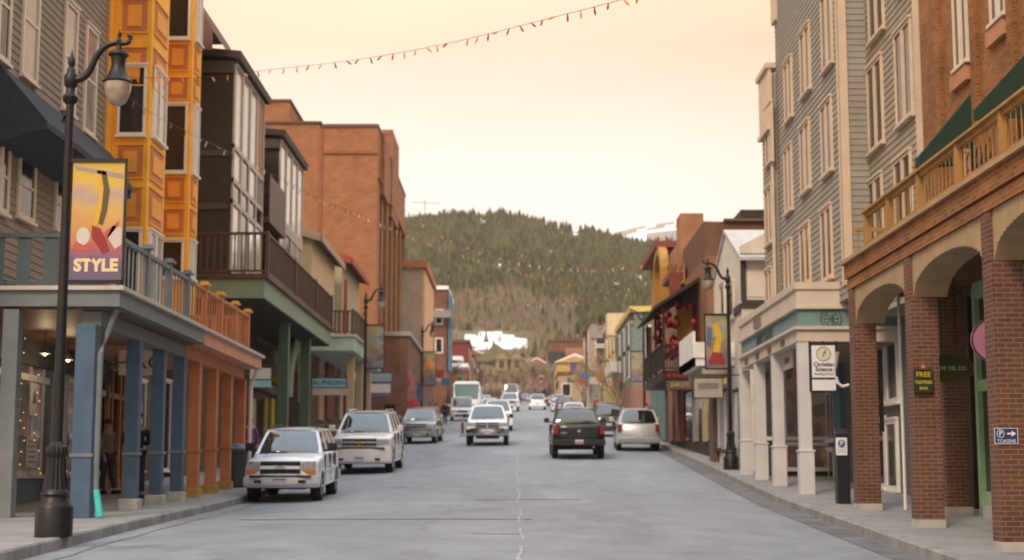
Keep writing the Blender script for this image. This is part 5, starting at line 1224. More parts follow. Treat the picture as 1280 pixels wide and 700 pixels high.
# ================================================================= STREET LAMPS
GLOB = mat('lamp_globe_glass', (.34,.27,.20), .12, .25, 9, spec=.9, obj=True)
def lamp(label, x, y, h, side, banner=True, gl='street lamps with banners'):
    """side = +1: arm reaches towards +x"""
    z = gs(x, y); s = h/6.55
    t = thing('street_lamp', label, 'street lamp', (x, y, z), gl, rz=0)
    # local coordinates: base at origin
    b = MB(); b.lathe([(.235,0),(.235,.36),(.215,.40),(.17,.47),(.165,.50),(.185,.53),(.175,.56),(.15,.6)], (0,0,0), 28)
    o = b.build('base', BLACK, t, smooth=True)
    MB().lathe([(.165,.56),(.15,.66),(.125,.85),(.115,1.0),(.135,1.03),(.14,1.08),(.13,1.13),(.10,1.16),(.075,1.2)], (0,0,0), 32, flute=.10).build('fluted_shaft', BLACK, t)
    MB().lathe([(.072,1.18),(.064,3),(.052,5.5),(.052,5.62),(.09,5.66),(.10,5.72),(.06,5.78),(.058,5.84),(.085,5.88),(.09,6.0),(.06,6.05),(.055,6.1),(.03,6.13),(.05,6.18),(.045,6.24),(.02,6.28),(.005,6.36)], (0,0,0), 16).build('pole', BLACK, t, smooth=True)
    d = side
    pts = spline([Vector(p) for p in [(0,0,5.97),(.10*d,0,5.96),(.20*d,0,6.02),(.27*d,0,6.14),(.33*d,0,6.28),(.44*d,0,6.41),(.58*d,0,6.46),(.70*d,0,6.45),(.76*d,0,6.49),(.77*d,0,6.55),(.73*d,0,6.56)]], 3)
    a = MB().tube(pts, [.052-.028*i/(len(pts)-1) for i in range(len(pts))], 10)
    a.lathe([(.03,6.42),(.045,6.48),(.02,6.53),(.03,6.57),(.005,6.64)], (.62*d,0,0), 10)
    a.tube([(0,0,5.5),(-.07*d,0,5.47),(-.08*d,0,5.38)], [.025,.025,.035], 8)
    a.build('arm', BLACK, t, smooth=True)
    c = (.62*d, 0, 0)
    MB().lathe([(.03,6.44),(.04,6.36),(.12,6.33),(.135,6.29),(.10,6.26),(.09,6.16),(.105,6.08),(.13,6.02),(.16,5.97),(.195,5.93),(.185,5.91)], c, 20).build('lantern_cap', BLACK, t, smooth=True)
    MB().lathe([(.175,5.91),(.172,5.83),(.15,5.73),(.11,5.65),(.06,5.61),(.01,5.60)], c, 24).build('globe', GLOB, t, smooth=True)
    t.scale = (s,s,s)
    return t
def banner_on(t, x, y, z0, z1, w, side, label, th=.02, big=False):
    """banner beside its pole; world coordinates, thing of its own"""
    o = thing('street_banner', label, 'banner', (x, y, z0), 'banners on the street lamps')
    x0, x1 = (x+.05, x+.05+w) if side > 0 else (x-.05-w, x-.05)
    f = Cf(y)
    MB().fb(f, min(x0,x) if side>0 else x0-.02, x1+.02 if side>0 else x, z1, z1+.05, -.03, .03).fb(f, x0-.02 if side<0 else x, x if side<0 else x1+.02, z0-.05, z0, -.02, .02).fb(f, (x1 if side>0 else x0-.035), (x1+.035 if side>0 else x0), z0-.05, z1+.05, -.02, .02).build('banner_frame', BLACK, o)
    # cloth with soft colour print
    m = bpy.data.materials.new('banner_print'); m.use_nodes = True; n = m.node_tree.nodes; l = m.node_tree.links; b = n['Principled BSDF']; b.inputs['Roughness'].default_value = .8
    g = n.new('ShaderNodeNewGeometry'); sp = n.new('ShaderNodeSeparateXYZ'); l.new(g.outputs['Position'], sp.inputs[0])
    nz = n.new('ShaderNodeTexNoise'); nz.inputs['Scale'].default_value = 3.2; nz.inputs['Detail'].default_value = 3; l.new(g.outputs['Position'], nz.inputs['Vector'])
    ad = n.new('ShaderNodeMath'); ad.operation = 'MULTIPLY_ADD'; l.new(nz.outputs[0], ad.inputs[0]); ad.inputs[1].default_value = .5; l.new(sp.outputs[2], ad.inputs[2])
    mr = n.new('ShaderNodeMapRange'); mr.inputs[1].default_value = z0+.25; mr.inputs[2].default_value = z1+.25; l.new(ad.outputs[0], mr.inputs[0])
    cr = n.new('ShaderNodeValToRGB'); l.new(mr.outputs[0], cr.inputs[0])
    e = cr.color_ramp.elements; e[0].position = 0; e[0].color = (.13,.10,.17,1); e[1].position = 1; e[1].color = (.50,.36,.08,1)
    for p_, c_ in ((.18,(.17,.10,.20,1)),(.28,(.42,.13,.10,1)),(.4,(.52,.25,.09,1)),(.6,(.56,.36,.11,1)),(.72,(.42,.30,.26,1)),(.85,(.60,.40,.06,1))): q = e.new(p_); q.color = c_
    l.new(cr.outputs[0], b.inputs['Base Color'])
    if 'STYLE' not in label:
        n2 = n.new('ShaderNodeTexVoronoi'); n2.inputs['Scale'].default_value = 3.5; l.new(g.outputs['Position'], n2.inputs['Vector'])
        hs_ = n.new('ShaderNodeHueSaturation'); hs_.inputs['Saturation'].default_value = .55; hs_.inputs['Value'].default_value = .30; l.new(n2.outputs['Color'], hs_.inputs['Color'])
        mx_ = n.new('ShaderNodeMix'); mx_.data_type = 'RGBA'; mx_.inputs[0].default_value = .3; l.new(hs_.outputs[0], mx_.inputs[6]); l.new(cr.outputs[0], mx_.inputs[7]); l.new(mx_.outputs[2], b.inputs['Base Color'])
    MB().fb(f, x0, x1, z0, z1, -.006, .006).build('cloth', m, o)
    return o, x0, x1
# near left lamp
pl = PX(64, 664, -6.45); ly = 20.9
pb = PY(67, 662, ly); lx = pb.x
ztop = PY(93, 70, ly).z
lh = (ztop-gs(lx, ly))/6.28*6.55
L0 = lamp('tall black street lamp with curved arm and glass globe, nearest on the left pavement', lx, ly, lh, 1)
bz0, bz1 = PY(125, 350, ly).z, PY(125, 203, ly).z
o, x0, x1 = banner_on(L0, lx+.03, ly, bz0, bz1, PY(156,280,ly).x-lx-.1, 1, 'yellow and purple STYLE banner on the nearest left street lamp')
xc_ = (x0+x1)/2; yb = ly-.008
text_mesh('STYLE', .235, Mcam(Vector((xc_, yb, bz0+.20))), 'lettering', mat('banner_cream', (.70,.55,.30), .7, .05), o, ext=.002, offset=.012, sx=.98)
def bt(pts, r, nm, m_): 
    MB().tube([(x0+(x1-x0)*u, yb-.004, bz0+(bz1-bz0)*v) for u, v in pts], r, 8).build(nm, m_, o)
YELP = mat('banner_yellow', (.62,.36,.03), .7, .1); GRYP = mat('banner_olive_grey', (.10,.09,.05), .7, .1); REDP = mat('banner_red', (.28,.035,.03), .7, .1)
for q in (YELP, GRYP, REDP): pass
def flat(pts, m_, nm):       # printed shapes: flat polygons on the cloth
    MB().prism([(x0+(x1-x0)*u, yb, bz0+(bz1-bz0)*v) for u, v in pts], (0,-.003,0)).build(nm, m_, o)
flat([(.46,.93),(.54,.93),(.60,.78),(.58,.62),(.52,.48),(.44,.44),(.46,.56),(.52,.68),(.52,.80)], YELP, 'printed_leg')
flat([(.545,.93),(.64,.92),(.72,.76),(.68,.58),(.60,.46),(.525,.48),(.585,.62),(.605,.78)], GRYP, 'printed_leg')
flat([(.40,.46),(.56,.44),(.66,.36),(.76,.24),(.62,.22),(.50,.30),(.40,.36)], REDP, 'printed_sleeve')
flat([(.64,.40),(.92,.50),(.90,.46),(.68,.33)], mat('banner_pale_red', (.45,.10,.08), .7, .1), 'printed_sleeve')
flat([(.70,.36),(.80,.46),(.98,.44),(.98,.30),(.86,.26)], mat('banner_white', (.52,.46,.42), .7, .1), 'printed_snow')
flat([(.24+.13*cos(a), .37+.075*sin(a)) for a in [2*pi*k/16 for k in range(16)]], mat('banner_offwhite', (.55,.53,.48), .7, .1), 'printed_helmet')
flat([(.06,.26),(.10,.33),(.30,.28),(.42,.32),(.40,.25),(.2,.24)], mat('banner_pale_red', (0,0,0)), 'printed_sleeve')
flat([(.04,.97),(.06,.94),(.98,.86),(.96,.90)], mat('banner_mauve', (.33,.25,.26), .7, .1), 'printed_ski')
t = thing('blue_wall_sign', 'small blue sign fixed to the orange building behind the near banner', 'sign', PX(159,240,-8.9)); q = PX(159,240,-9.3)
MB().fb(Cf(q.y), q.x-.0, q.x+.10, q.z-.17, q.z+.17, 0, .05).build('sign_board', mat('sign_bright_blue', (0,0,0)), t)
# farther left lamp 2 (470,350) and 3 (530,400)
def lampat(label, px, ybase, Y, ytop, side, **k):
    p = PY(px, ybase, Y); x = p.x; z = gs(x, Y); zt = PY(px, ytop, Y).z
    return lamp(label, x, Y, (zt-z)/6.28*6.55, side, **k), x, z, zt
T2, x, z, zt = lampat('street lamp with banner in front of the low brick annex on the left', 455, 560, 66, 366, 1)
banner_on(T2, x, 66, PY(465,460,66).z, PY(465,407,66).z, .75, 1, 'blue and orange banner on the second left street lamp')
T3, x, z, zt = lampat('street lamp before the bright blue shop front on the left', 527, 530, 97, 408, 1)
banner_on(T3, x, 97, PY(527,452,97).z-1.5, PY(527,440,97).z, .8, 1, 'dark framed faded banner on the third left street lamp')
# right lamps
T4, x, z, zt = lampat('street lamp with banner on the right pavement beside the white porch columns', 914, 586, 46.5, 336, -1)
o4, _, _ = banner_on(T4, x, 46.5, PY(895,460,46.5).z, PY(895,394,46.5).z, .66, -1, 'purple and red banner on the nearest right street lamp')
fz = PY(895,460,46.5).z
MB().prism([(x-.5,46.49,fz+.5),(x-.3,46.49,fz+.45),(x-.2,46.49,fz+1.0),(x-.35,46.49,fz+1.4),(x-.5,46.49,fz+1.3),(x-.38,46.49,fz+.95)], (0,-.004,0)).build('printed_figure', YELP, o4)
MB().prism([(x-.65,46.49,fz+.15),(x-.1,46.49,fz+.1),(x-.2,46.49,fz+.45),(x-.5,46.49,fz+.5)], (0,-.004,0)).build('printed_snow', REDP, o4)
MB().prism([(x-.68,46.49,fz+.7),(x-.55,46.49,fz+.6),(x-.5,46.49,fz+1.2),(x-.66,46.49,fz+1.3)], (0,-.004,0)).build('printed_sky', mat('banner_blue', (.10,.13,.25), .7, .1), o4)
for px, Y, yb_, yt, lb, lb2 in ((806, 88, 540, 392, 'street lamp by the teal grey building on the right', 'faded banner on the street lamp by the teal grey building'),
                           (763, 128, 520, 400, 'street lamp in front of the beige brick building on the right', 'faded banner on the street lamp before the beige brick building'),
                           (733, 165, 505, 412, 'farthest street lamp on the right beside the ochre shop', 'dark banner on the farthest right street lamp')):
    T, x, z, zt = lampat(lb, px, yb_, Y, yt, -1); banner_on(T, x, Y, z+3.0, z+4.7, .7, -1, lb2)
# purple banner far
q = PY(717, 465, 200); o = thing('purple_banner', 'bright purple banner hanging over the far right pavement', 'banner', q)
MB().fb(Cf(200), q.x-.45, q.x+.45, q.z-1.3, q.z+1.2, 0, .04).build('cloth', mat('purple_cloth', (.10,.06,.24), .7, .1), o); MB().tube([(q.x-.6,200,q.z+1.25),(q.x+1.8,200,q.z+1.25)], .04, 6).build('pole', BLACK, o)
for px, py, Y, c, lb in ((536,456,95,(.55,.22,.04),'round orange shop sign on the far left pavement'),(516,505,80,(.35,.04,.03),'small red sign behind the grey parked suv')):
    q = PY(px, py, Y); o = thing('round_sign', lb, 'sign', q); MB().lathe([(.28,0),(.28,.08)], (q.x,Y,q.z), 18, axis='Y').build('sign_board', mat('sign_c%d' % px, c, .6, .1), o); MB().tube([(q.x-.6,Y,q.z),(q.x-1.8,Y,q.z)], .03, 6).build('bracket', BLACK, o)
# string flags/cloth colours near the left shops
for px, py, Y, c, lb in ((512,478,82,(.42,.12,.16),'pink flag hanging outside the left shops'),(523,490,90,(.10,.16,.36),'blue flag hanging outside the left shops'),(822,452,72,(.45,.17,.06),'orange flag under the lantern balcony end')):
    q = PY(px, py, Y); o = thing('shop_flag', lb, 'flag', q); m = MB(); n = 6
    m.add([(q.x+.25*i/n-.1, Y+.05*sin(i), q.z+.6-.02*i) for i in range(n+1)]+[(q.x+.25*i/n-.1+.05, Y+.05*sin(i+1), q.z-.7+.05*i) for i in range(n+1)], [(i,i+1,i+n+2,i+n+1) for i in range(n)])
    m.build('cloth', mat('flag_c%d' % px, c, .8, .1), o); MB().tube([(q.x-.15,Y,q.z-.2),(q.x+.3,Y,q.z+.75)], .02, 5).build('pole', BLACK, o)

# ================================================================= STRING LIGHTS
BC = [mat('bulb_orange', (.85,.33,.04), .3, 0), mat('bulb_red', (.42,.03,.02), .3, 0), mat('bulb_yellow', (.58,.36,.05), .3, 0), mat('bulb_green', (.04,.18,.12), .3, 0), mat('bulb_blue', (.04,.08,.20), .3, 0), mat('bulb_clear', (.6,.55,.45), .3, 0)]
BM = []
for i, bm_ in enumerate(BC):
    o = MB().lathe([(.002,.0),(.012,-.005),(.012,-.03),(.014,-.045),(.020,-.07),(.018,-.11),(.008,-.14),(.001,-.15)], (0,0,0), 8).build('bulb', bm_, smooth=True); BM.append(o.data); bpy.data.objects.remove(o)
def string(label, ctrl, step, wts, seed, bs=1.0, maxn=98):
    R = random.Random(seed); pts = spline([PY(*c) for c in ctrl], 24)
    root = MB().tube(pts, .0055*bs, 4).build('string_lights', BLACK); tag(root, label, 'string lights', 'festoon strings over the street')
    d = 0; nxt = step*.5; k = 0
    for a, b in zip(pts, pts[1:]):
        L = (b-a).length
        while nxt < d+L and k < maxn:
            p = a.lerp(b, (nxt-d)/L); o = bpy.data.objects.new('bulb', BM[R.choices(range(6), wts)[0]]); COL.objects.link(o); o.parent = root; o.location = p
            o.rotation_euler = (R.gauss(0,.3), R.gauss(0,.45), 0); o.scale = (bs,)*3; nxt += step; k += 1
        d += L
string('string of mostly orange bulbs crossing the sky from the orange building to the upper right', [(128,100,36),(165,97,35.5),(250,97,34.5),(330,88,33.5),(450,74,31),(560,54,28),(690,22,24),(795,-6,21.5),(960,-60,18.5)], .46, (6,3,2,1,0,.4), 3, .95)
string('string of coloured bulbs falling past the brown building towards the hill', [(160,122,30),(198,146,32),(245,170,34),(330,212,40),(400,248,46),(450,268,52),(520,298,62),(600,325,72),(700,352,82),(806,372,88)], .75, (1.5,2,2,1.5,.6,2), 4, 1.0)
string('farther string of coloured bulbs crossing in front of the forested hill', [(505,262,95),(560,298,93),(640,326,90),(730,336,86),(815,330,78)], .8, (2,2,1,1,.5,2), 8, 1.6)
string('lowest far string of coloured bulbs hanging across the street', [(505,330,108),(580,366,105),(660,380,102),(740,374,98),(812,350,92)], 1.0, (1,2,1,1,.5,2), 9, 1.6)
# ================================================================= VEHICLES
def paint(name, c, metal=.0): return mat(name, c, .32, .05, 1.5, coat=.7, metal=metal, obj=True)
TYRE = mat('tyre_rubber', (.014,.014,.015), .85, .15, 10, obj=True); RIM = mat('alloy_rim', (.38,.38,.39), .3, .1, 5, metal=.8, obj=True)
CHR = mat('chrome', (.55,.55,.57), .18, .05, 3, metal=1.0, obj=True); PLAS = mat('black_plastic', (.02,.02,.022), .6, .1, 6, obj=True)
HLG = mat('headlamp_glass', (.34,.36,.40), .1, .35, 14, spec=1, coat=.6, obj=True); AMB = mat('amber_lens', (.60,.20,.02), .25, .2, 9, obj=True)
RED = mat('red_lens', (.24,.012,.016), .2, .25, 9, coat=.5, obj=True); CGL = mat('car_glass', (.014,.017,.018), .03, .3, 2, spec=1.0, obj=True)
CGL.node_tree.nodes['Principled BSDF'].inputs['IOR'].default_value = 1.75
PLW = mat('plate_white', (.50,.50,.55), .5, .1, 12, obj=True); PLR = mat('plate_red_print', (.35,.10,.08), .5, .1, obj=True); PLB = mat('plate_blue_print', (.12,.16,.32), .5, .1, obj=True)
def car(label, kind, x, y, yaw, body, L=4.6, W=1.8, H=1.65, lower=None, cat=None, name=None, detail=True, face='bar', group='vehicles on the street', rails=False, roofm=None):
    """front is local -Y. yaw=0 faces the camera, pi drives away"""
    name = name or {'suv': 'parked_suv', 'pickup': 'pickup_truck', 'sedan': 'sedan', 'van': 'van'}[kind]
    t = thing(name, label, cat or {'suv': 'suv', 'pickup': 'pickup', 'sedan': 'car', 'van': 'van'}[kind], (x, y, gr(x, y)), group, rz=yaw)
    sl = (gr(x, y+2)-gr(x, y-2))/4
    t.rotation_euler.x = atan(sl)*cos(yaw); t.rotation_euler.y = -atan(sl)*sin(yaw)*-1 if False else 0
    h = L/2; rr = {'suv': .36, 'pickup': .39, 'sedan': .32, 'van': .35}[kind]*(H/1.75 if kind == 'suv' else 1)
    gc = {'suv': .34, 'pickup': .50, 'sedan': .24, 'van': .32}[kind]     # ground clearance
    belt = {'suv': H*.655, 'pickup': H*.66, 'sedan': H*.63, 'van': H*.58}[kind]
    hood = {'suv': H*.60, 'pickup': H*.615, 'sedan': H*.55, 'van': H*.50}[kind]
    f1 = -h+L*{'suv': .19, 'pickup': .17, 'sedan': .19, 'van': .17}[kind]; f2 = h-L*{'suv': .205, 'pickup': .22, 'sedan': .2, 'van': .2}[kind]
    cowl = -h+L*{'suv': .285, 'pickup': .24, 'sedan': .31, 'van': .16}[kind]
    wr = rr+.07
    def arch(cy, n=9): return [(cy+wr*cos(a), gc+ (rr*1.0-gc)+wr*sin(a)) for a in [pi*k/(n-1) for k in range(n)]]
    # side profile, counter-clockwise starting front bottom
    pr = [(-h+.10, gc), (-h+.02, gc+.12), (-h, gc+.30), (-h+.03, hood-.22), (-h+.07, hood-.06), (-h+.17, hood), (-h+.6, hood+.035), (cowl-.02, belt-.02), (cowl+.1, belt)]
    if kind == 'sedan': pr += [(h-.95, belt), (h-.12, belt-.06), (h-.03, belt-.14), (h, gc+.3), (h-.06, gc)]
    elif kind == 'pickup': pr += [(h-.03, belt), (h, belt-.04), (h, gc+.25), (h-.04, gc+.08)]
    else: pr += [(h-.10, belt), (h-.03, belt-.05), (h, gc+.32), (h-.05, gc)]
    def lowpts(cy):
        a = arch(cy); return [p for p in a if p[1] > gc]
    pr += [(f2+wr+.02, gc)]+lowpts(f2)+[(f2-wr-.02, gc), (f1+wr+.02, gc)]+lowpts(f1)+[(f1-wr-.02, gc)]
    hw = W/2
    st = [(-1,.055),(-.985,.02),(-.93,.0),(-.7,0),(-.35,0),(0,0),(.35,0),(.7,0),(.93,0),(.985,.02),(1,.055)]
    b = MB(); n = len(pr); zc = (gc+belt)/2
    for u, ins in st:
        for (py, pz) in pr:
            yy, zz = py, pz
            # pull in the edges
            if ins and pz > hood-.3: zz -= ins*.8
            if abs(py) > h-.25: yy -= math.copysign(ins*1.2+.17*abs(u)**3*(1.0 if kind != 'van' else .6), py)
            if pz > hood-.1 and py < cowl: zz -= .075*abs(u)**2.5
            wx = hw*u
            if pz > zc: wx *= 1-.045*((pz-zc)/(belt-zc))**2
            if pz < gc+.1: wx *= .975
            if abs(py) > h-.3: wx *= .965
            b.v.append(Vector((wx, yy, zz)))
    k = len(st)
    for i in range(k-1):
        for j in range(n): b.f.append((i*n+j, i*n+(j+1)%n, (i+1)*n+(j+1)%n, (i+1)*n+j)); b.mi.append(0)
    b.f += [tuple(range(n)), tuple(range((k-1)*n, k*n))]; b.mi += [0, 0]
    # greenhouse
    cabr = {'suv': h-.10, 'pickup': -h+L*.60, 'sedan': h-.85, 'van': h-.08}[kind]
    rf = cowl+{'suv': .62, 'pickup': .62, 'sedan': .75, 'van': .45}[kind]; rre = {'suv': h-.42, 'pickup': cabr-.28, 'sedan': cabr-.75, 'van': h-.16}[kind]
    bw = hw*.90; tw = hw*{'suv': .68, 'pickup': .69, 'sedan': .70, 'van': .82}[kind]; zt = H-.05
    B = {(-1,0): Vector((-bw,cowl+.05,belt-.03)), (1,0): Vector((bw,cowl+.05,belt-.03)), (-1,1): Vector((-bw,cabr,belt-.03)), (1,1): Vector((bw,cabr,belt-.03))}
    T = {(-1,0): Vector((-tw,rf,zt)), (1,0): Vector((tw,rf,zt)), (-1,1): Vector((-tw,rre,zt)), (1,1): Vector((tw,rre,zt))}
    def sp(s, u, v, o=0):  # side plane
        p = B[(s,0)].lerp(B[(s,1)], u).lerp(T[(s,0)].lerp(T[(s,1)], u), v); return p+Vector((s*o,0,o*.2))
    def ep(e, u, v, o=0):  # end plane e=0 front,1 rear
        p = B[(-1,e)].lerp(B[(1,e)], u).lerp(T[(-1,e)].lerp(T[(1,e)], u), v); return p+Vector((0,(-o if e == 0 else o), 0))
    # roof
    rv = MB(); nu, nv = 8, 8
    for i in range(nu+1):
        for j in range(nv+1):
            u = i/nu*2-1; v = j/nv*2-1
            x_ = tw*1.02*u; y_ = (rf+rre)/2+(rre-rf)/2*v*1.03
            rv.v.append(Vector((x_, y_, zt+.05*(1-abs(u)**3.5)*(1-abs(v)**5)+.002)))
    for i in range(nu):
        for j in range(nv): rv.f.append((i*(nv+1)+j, (i+1)*(nv+1)+j, (i+1)*(nv+1)+j+1, i*(nv+1)+j+1)); rv.mi.append(0)
    b.add(rv.v, rv.f)
    def strip_(P, a, c, o=.012):   # quad strip patch slightly proud: a=(u0,v0) c=(u1,v1)
        q = [P(a[0],a[1],o), P(c[0],a[1],o), P(c[0],c[1],o), P(a[0],c[1],o)]; q2 = [P(a[0],a[1],-.02), P(c[0],a[1],-.02), P(c[0],c[1],-.02), P(a[0],c[1],-.02)]
        b.add(q+q2, [(0,1,2,3),(0,4,5,1),(1,5,6,2),(2,6,7,3),(3,7,4,0)])
    pil = {'suv': [(0,.05),(.30,.34),(.62,.67),(.93,1)], 'pickup': [(0,.07),(.5,.56),(.9,1)], 'sedan': [(0,.06),(.47,.52),(.9,1)], 'van': [(0,.03),(.22,.26),(.55,1)]}[kind]
    for s in (-1, 1):
        P = lambda u, v, o, s=s: sp(s, u, v, o)
        for a, c in pil: strip_(P, (a,0), (c,1))
        strip_(P, (0,.92), (1,1.0)); strip_(P, (0,0), (1,.06), .014)
    for e in (0, 1):
        P = lambda u, v, o, e=e: ep(e, u, v, o)
        w_ = .045 if e == 0 else .08
        strip_(P, (0,0), (w_,1)); strip_(P, (1-w_,0), (1,1)); strip_(P, (0,.93), (1,1), .014)
        if e == 1: strip_(P, (0,0), (1,.12), .014)
    bo = b.build('body', body, t, smooth=True, sangle=55)
    for e, nm in ((0, 'windshield'), (1, 'rear_window')):
        gq = MB(); ng = 10
        for i in range(ng+1):
            for j in range(ng+1):
                u = i/ng; v = j/ng; gq.v.append(ep(e, u, v, .09*(1-(2*u-1)**2)*(1-(2*v-1)**4)+.001))
        for i in range(ng):
            for j in range(ng): gq.f.append((i*(ng+1)+j, (i+1)*(ng+1)+j, (i+1)*(ng+1)+j+1, i*(ng+1)+j+1)); gq.mi.append(0)
        gg = gq.build(nm, CGL, t, smooth=True)
        if e == 0 and detail: MB().tube([ep(0,.12,.02,.04), ep(0,.46,.09,.11)], .012, 4).build('wiper', PLAS, gg)
    for s in (-1, 1):
        MB().quad(sp(s,0,0), sp(s,1,0), sp(s,1,1), sp(s,0,1)).build('side_windows', CGL, t)
    # underside
    MB().box(-hw*.86, hw*.86, -h+.25, h-.25, gc-.02, gc+.28).box(-hw*.86, hw*.86, f1+wr, f2-wr, gc, gc+.4).box(-hw*.55, hw*.55, f1-.1, f1+.1, rr-.07, rr+.07).box(-hw*.75, hw*.75, f2-.06, f2+.06, rr-.06, rr+.06).build('underbody', PLAS, t)
    # wheels
    wd = .23
    for cy in (f1, f2):
        for s in (-1, 1):
            cx = s*(hw-.02)
            w = MB().lathe([(rr*.62,-wd*s),(rr*.93,-wd*s),(rr,-wd*.85*s),(rr,-.04*s),(rr*.94,0),(rr*.66,.0),(rr*.64,-.03*s)], (cx,cy,rr), 26, axis='X').build('wheel', TYRE, t, smooth=True)
            r_ = MB().lathe([(rr*.64,-.05*s),(rr*.62,-.012*s),(rr*.55,-.03*s),(rr*.2,-.02*s),(rr*.17,.0),(.01,.0)], (cx,cy,rr), 20, axis='X')
            for q in range(6):
                a = q*pi/3; r_.tube([(cx-.012*s, cy+rr*.15*cos(a), rr+rr*.15*sin(a)), (cx-.012*s, cy+rr*.6*cos(a), rr+rr*.6*sin(a))], .028, 4)
            r_.build('rim', RIM, w, smooth=True)
    if not detail: 
        pass
    lowm = lower or body
    fy = -h-.01
    # front face furniture
    def fbx(m, x0, x1, z0, z1, d0=-.02, d1=.05): m.box(x0, x1, -h+d0-.0, -h+d1+.06, z0, z1); return m
    zl0, zl1 = hood-.24, hood-.07
    if kind in ('suv', 'pickup'):
        lw = hw*.36
        for s in (-1, 1):
            x0, x1 = sorted((s*(hw-.075), s*(hw-.075-lw)))
            MB().add([(x0,-h+.02+(.13 if x0 < -hw*.6 else 0),zl0),(x1,-h+.02+(.13 if x1 > hw*.6 else 0),zl0),(x1,-h+.05+(.13 if x1 > hw*.6 else 0),zl1),(x0,-h+.05+(.13 if x0 < -hw*.6 else 0),zl1),(x0,-h+.25,zl0),(x1,-h+.25,zl0),(x1,-h+.25,zl1),(x0,-h+.25,zl1)],[(0,1,2,3),(0,4,5,1),(1,5,6,2),(2,6,7,3),(3,7,4,0)]).build('headlight', HLG, t, bevel=.008)
            if face == 'amber':
                MB().box(x0, x1, -h+.06, -h+.25, zl0-.105, zl0-.01).build('turn_signal', AMB, t, bevel=.008)
        gx = hw-.1-lw
        gl0 = zl0-(.10 if face == 'amber' else .06)
        gr_ = MB().box(-gx, gx, -h+.0, -h+.1, gl0, zl1+.0).build('grille', PLAS, t)
        cb = MB()
        if face == 'cross':
            cb.box(-gx-.02, gx+.02, -h-.03, -h+.05, zl1-.03, zl1+.02).box(-.05, .05, -h-.03, -h+.03, gl0, zl1).box(-gx, gx, -h-.02, -h+.03, (gl0+zl1)/2-.02, (gl0+zl1)/2+.02).box(-gx-.02, gx+.02, -h-.03, -h+.05, gl0-.03, gl0+.0)
        else:
            cb.box(-gx, gx, -h-.025, -h+.05, (gl0+zl1)/2-.035, (gl0+zl1)/2+.035)
            if face != 'amber': cb.box(-gx-.01, gx+.01, -h-.02, -h+.05, zl1-.01, zl1+.025).box(-gx-.01, gx+.01, -h-.02, -h+.05, gl0-.02, gl0+.01)
        cb.build('grille_bar', body if face == 'amber' else CHR, gr_, bevel=.006)
        if face in ('amber', 'bar'):
            zc_ = (gl0+zl1)/2; MB().box(-.12, .12, -h-.04, -h, zc_-.022, zc_+.022).box(-.05, .05, -h-.042, -h, zc_-.038, zc_+.038).build('badge', mat('badge_gold', (.55,.38,.08), .3, .1, metal=.7) if face == 'bar' else CHR, gr_)
        bz0, bz1 = gc+.02, gl0-.06
        bp = MB(); nb = 10
        bmz = (bz0, bz1-.02)
        for i in range(nb+1):
            u = -1+2*i/nb; x_ = u*(hw-.01); y_ = -h-.07+.20*abs(u)**3
            bp.v += [Vector((x_,y_,bmz[0]+.05)), Vector((x_,y_-.01,(bmz[0]+bmz[1])/2)), Vector((x_,y_+.01,bmz[1])), Vector((x_,-h+.28,bmz[1])), Vector((x_,-h+.28,bmz[0])), Vector((x_,y_+.05,bmz[0]))]
        for i in range(nb):
            for j in range(6): bp.f.append((i*6+j, i*6+(j+1)%6, (i+1)*6+(j+1)%6, (i+1)*6+j)); bp.mi.append(0)
        bp.f += [tuple(range(6)), tuple(range(nb*6, nb*6+6))]; bp.mi += [0,0]
        bo2 = bp.build('bumper', lowm if face in ('amber', 'lower', 'cross') else body, t, smooth=True)
        MB().box(-hw*.8, hw*.8, -h-.04, -h+.1, bz1-.025, bz1+.02).build('bumper_strip', PLAS, bo2)
        for s in (-1, 1): MB().box(s*hw*.58-.08, s*hw*.58+.08, -h-.075, -h, bz0+.09, bz0+.155).build('bumper_vent', PLAS, bo2)
        MB().box(-.155, .155, -h-.095, -h-.05, bz0+.05, bz0+.20).build('licence_plate', PLW, t)
        MB().box(-.14, .14, -h-.098, -h-.094, bz0+.15, bz0+.185).build('plate_band', PLR if face == 'amber' else PLB, t.children[-1] if False else bo2)
    else:
        for s in (-1, 1):
            x0, x1 = sorted((s*(hw-.09), s*(hw-.42))); MB().box(x0, x1, -h+.03, -h+.25, zl0+.03, zl1).build('headlight', HLG, t, bevel=.01)
        MB().box(-hw*.45, hw*.45, -h+.0, -h+.1, zl0-.02, zl1-.02).build('grille', PLAS, t)
        MB().box(-hw*.6, hw*.6, -h+.005, -h+.1, gc+.08, gc+.2).build('air_intake', PLAS, t)
        MB().box(-hw*.9, hw*.9, -h-.03, -h+.2, gc+.2, gc+.33).build('bumper', lowm, t, bevel=.02)
    # rear furniture
    rz0, rz1 = belt-.34, belt-.04
    for s in (-1, 1):
        x0, x1 = sorted((s*(hw-.06), s*(hw-.24))); MB().box(x0, x1, h-.3, h-.035, rz0, rz1).build('taillight', RED, t, bevel=.012)
    rb = MB().box(-hw*.97, hw*.97, h-.12, h+.09, gc+.04, gc+.26).build('rear_bumper', lowm if kind != 'pickup' else PLAS, t, bevel=.03)
    MB().box(-.155, .155, h+.0, h+.025 if kind != 'pickup' else h+.1, gc+.28 if kind != 'pickup' else gc+.10, gc+.43 if kind != 'pickup' else gc+.25).build('licence_plate', PLW, t)
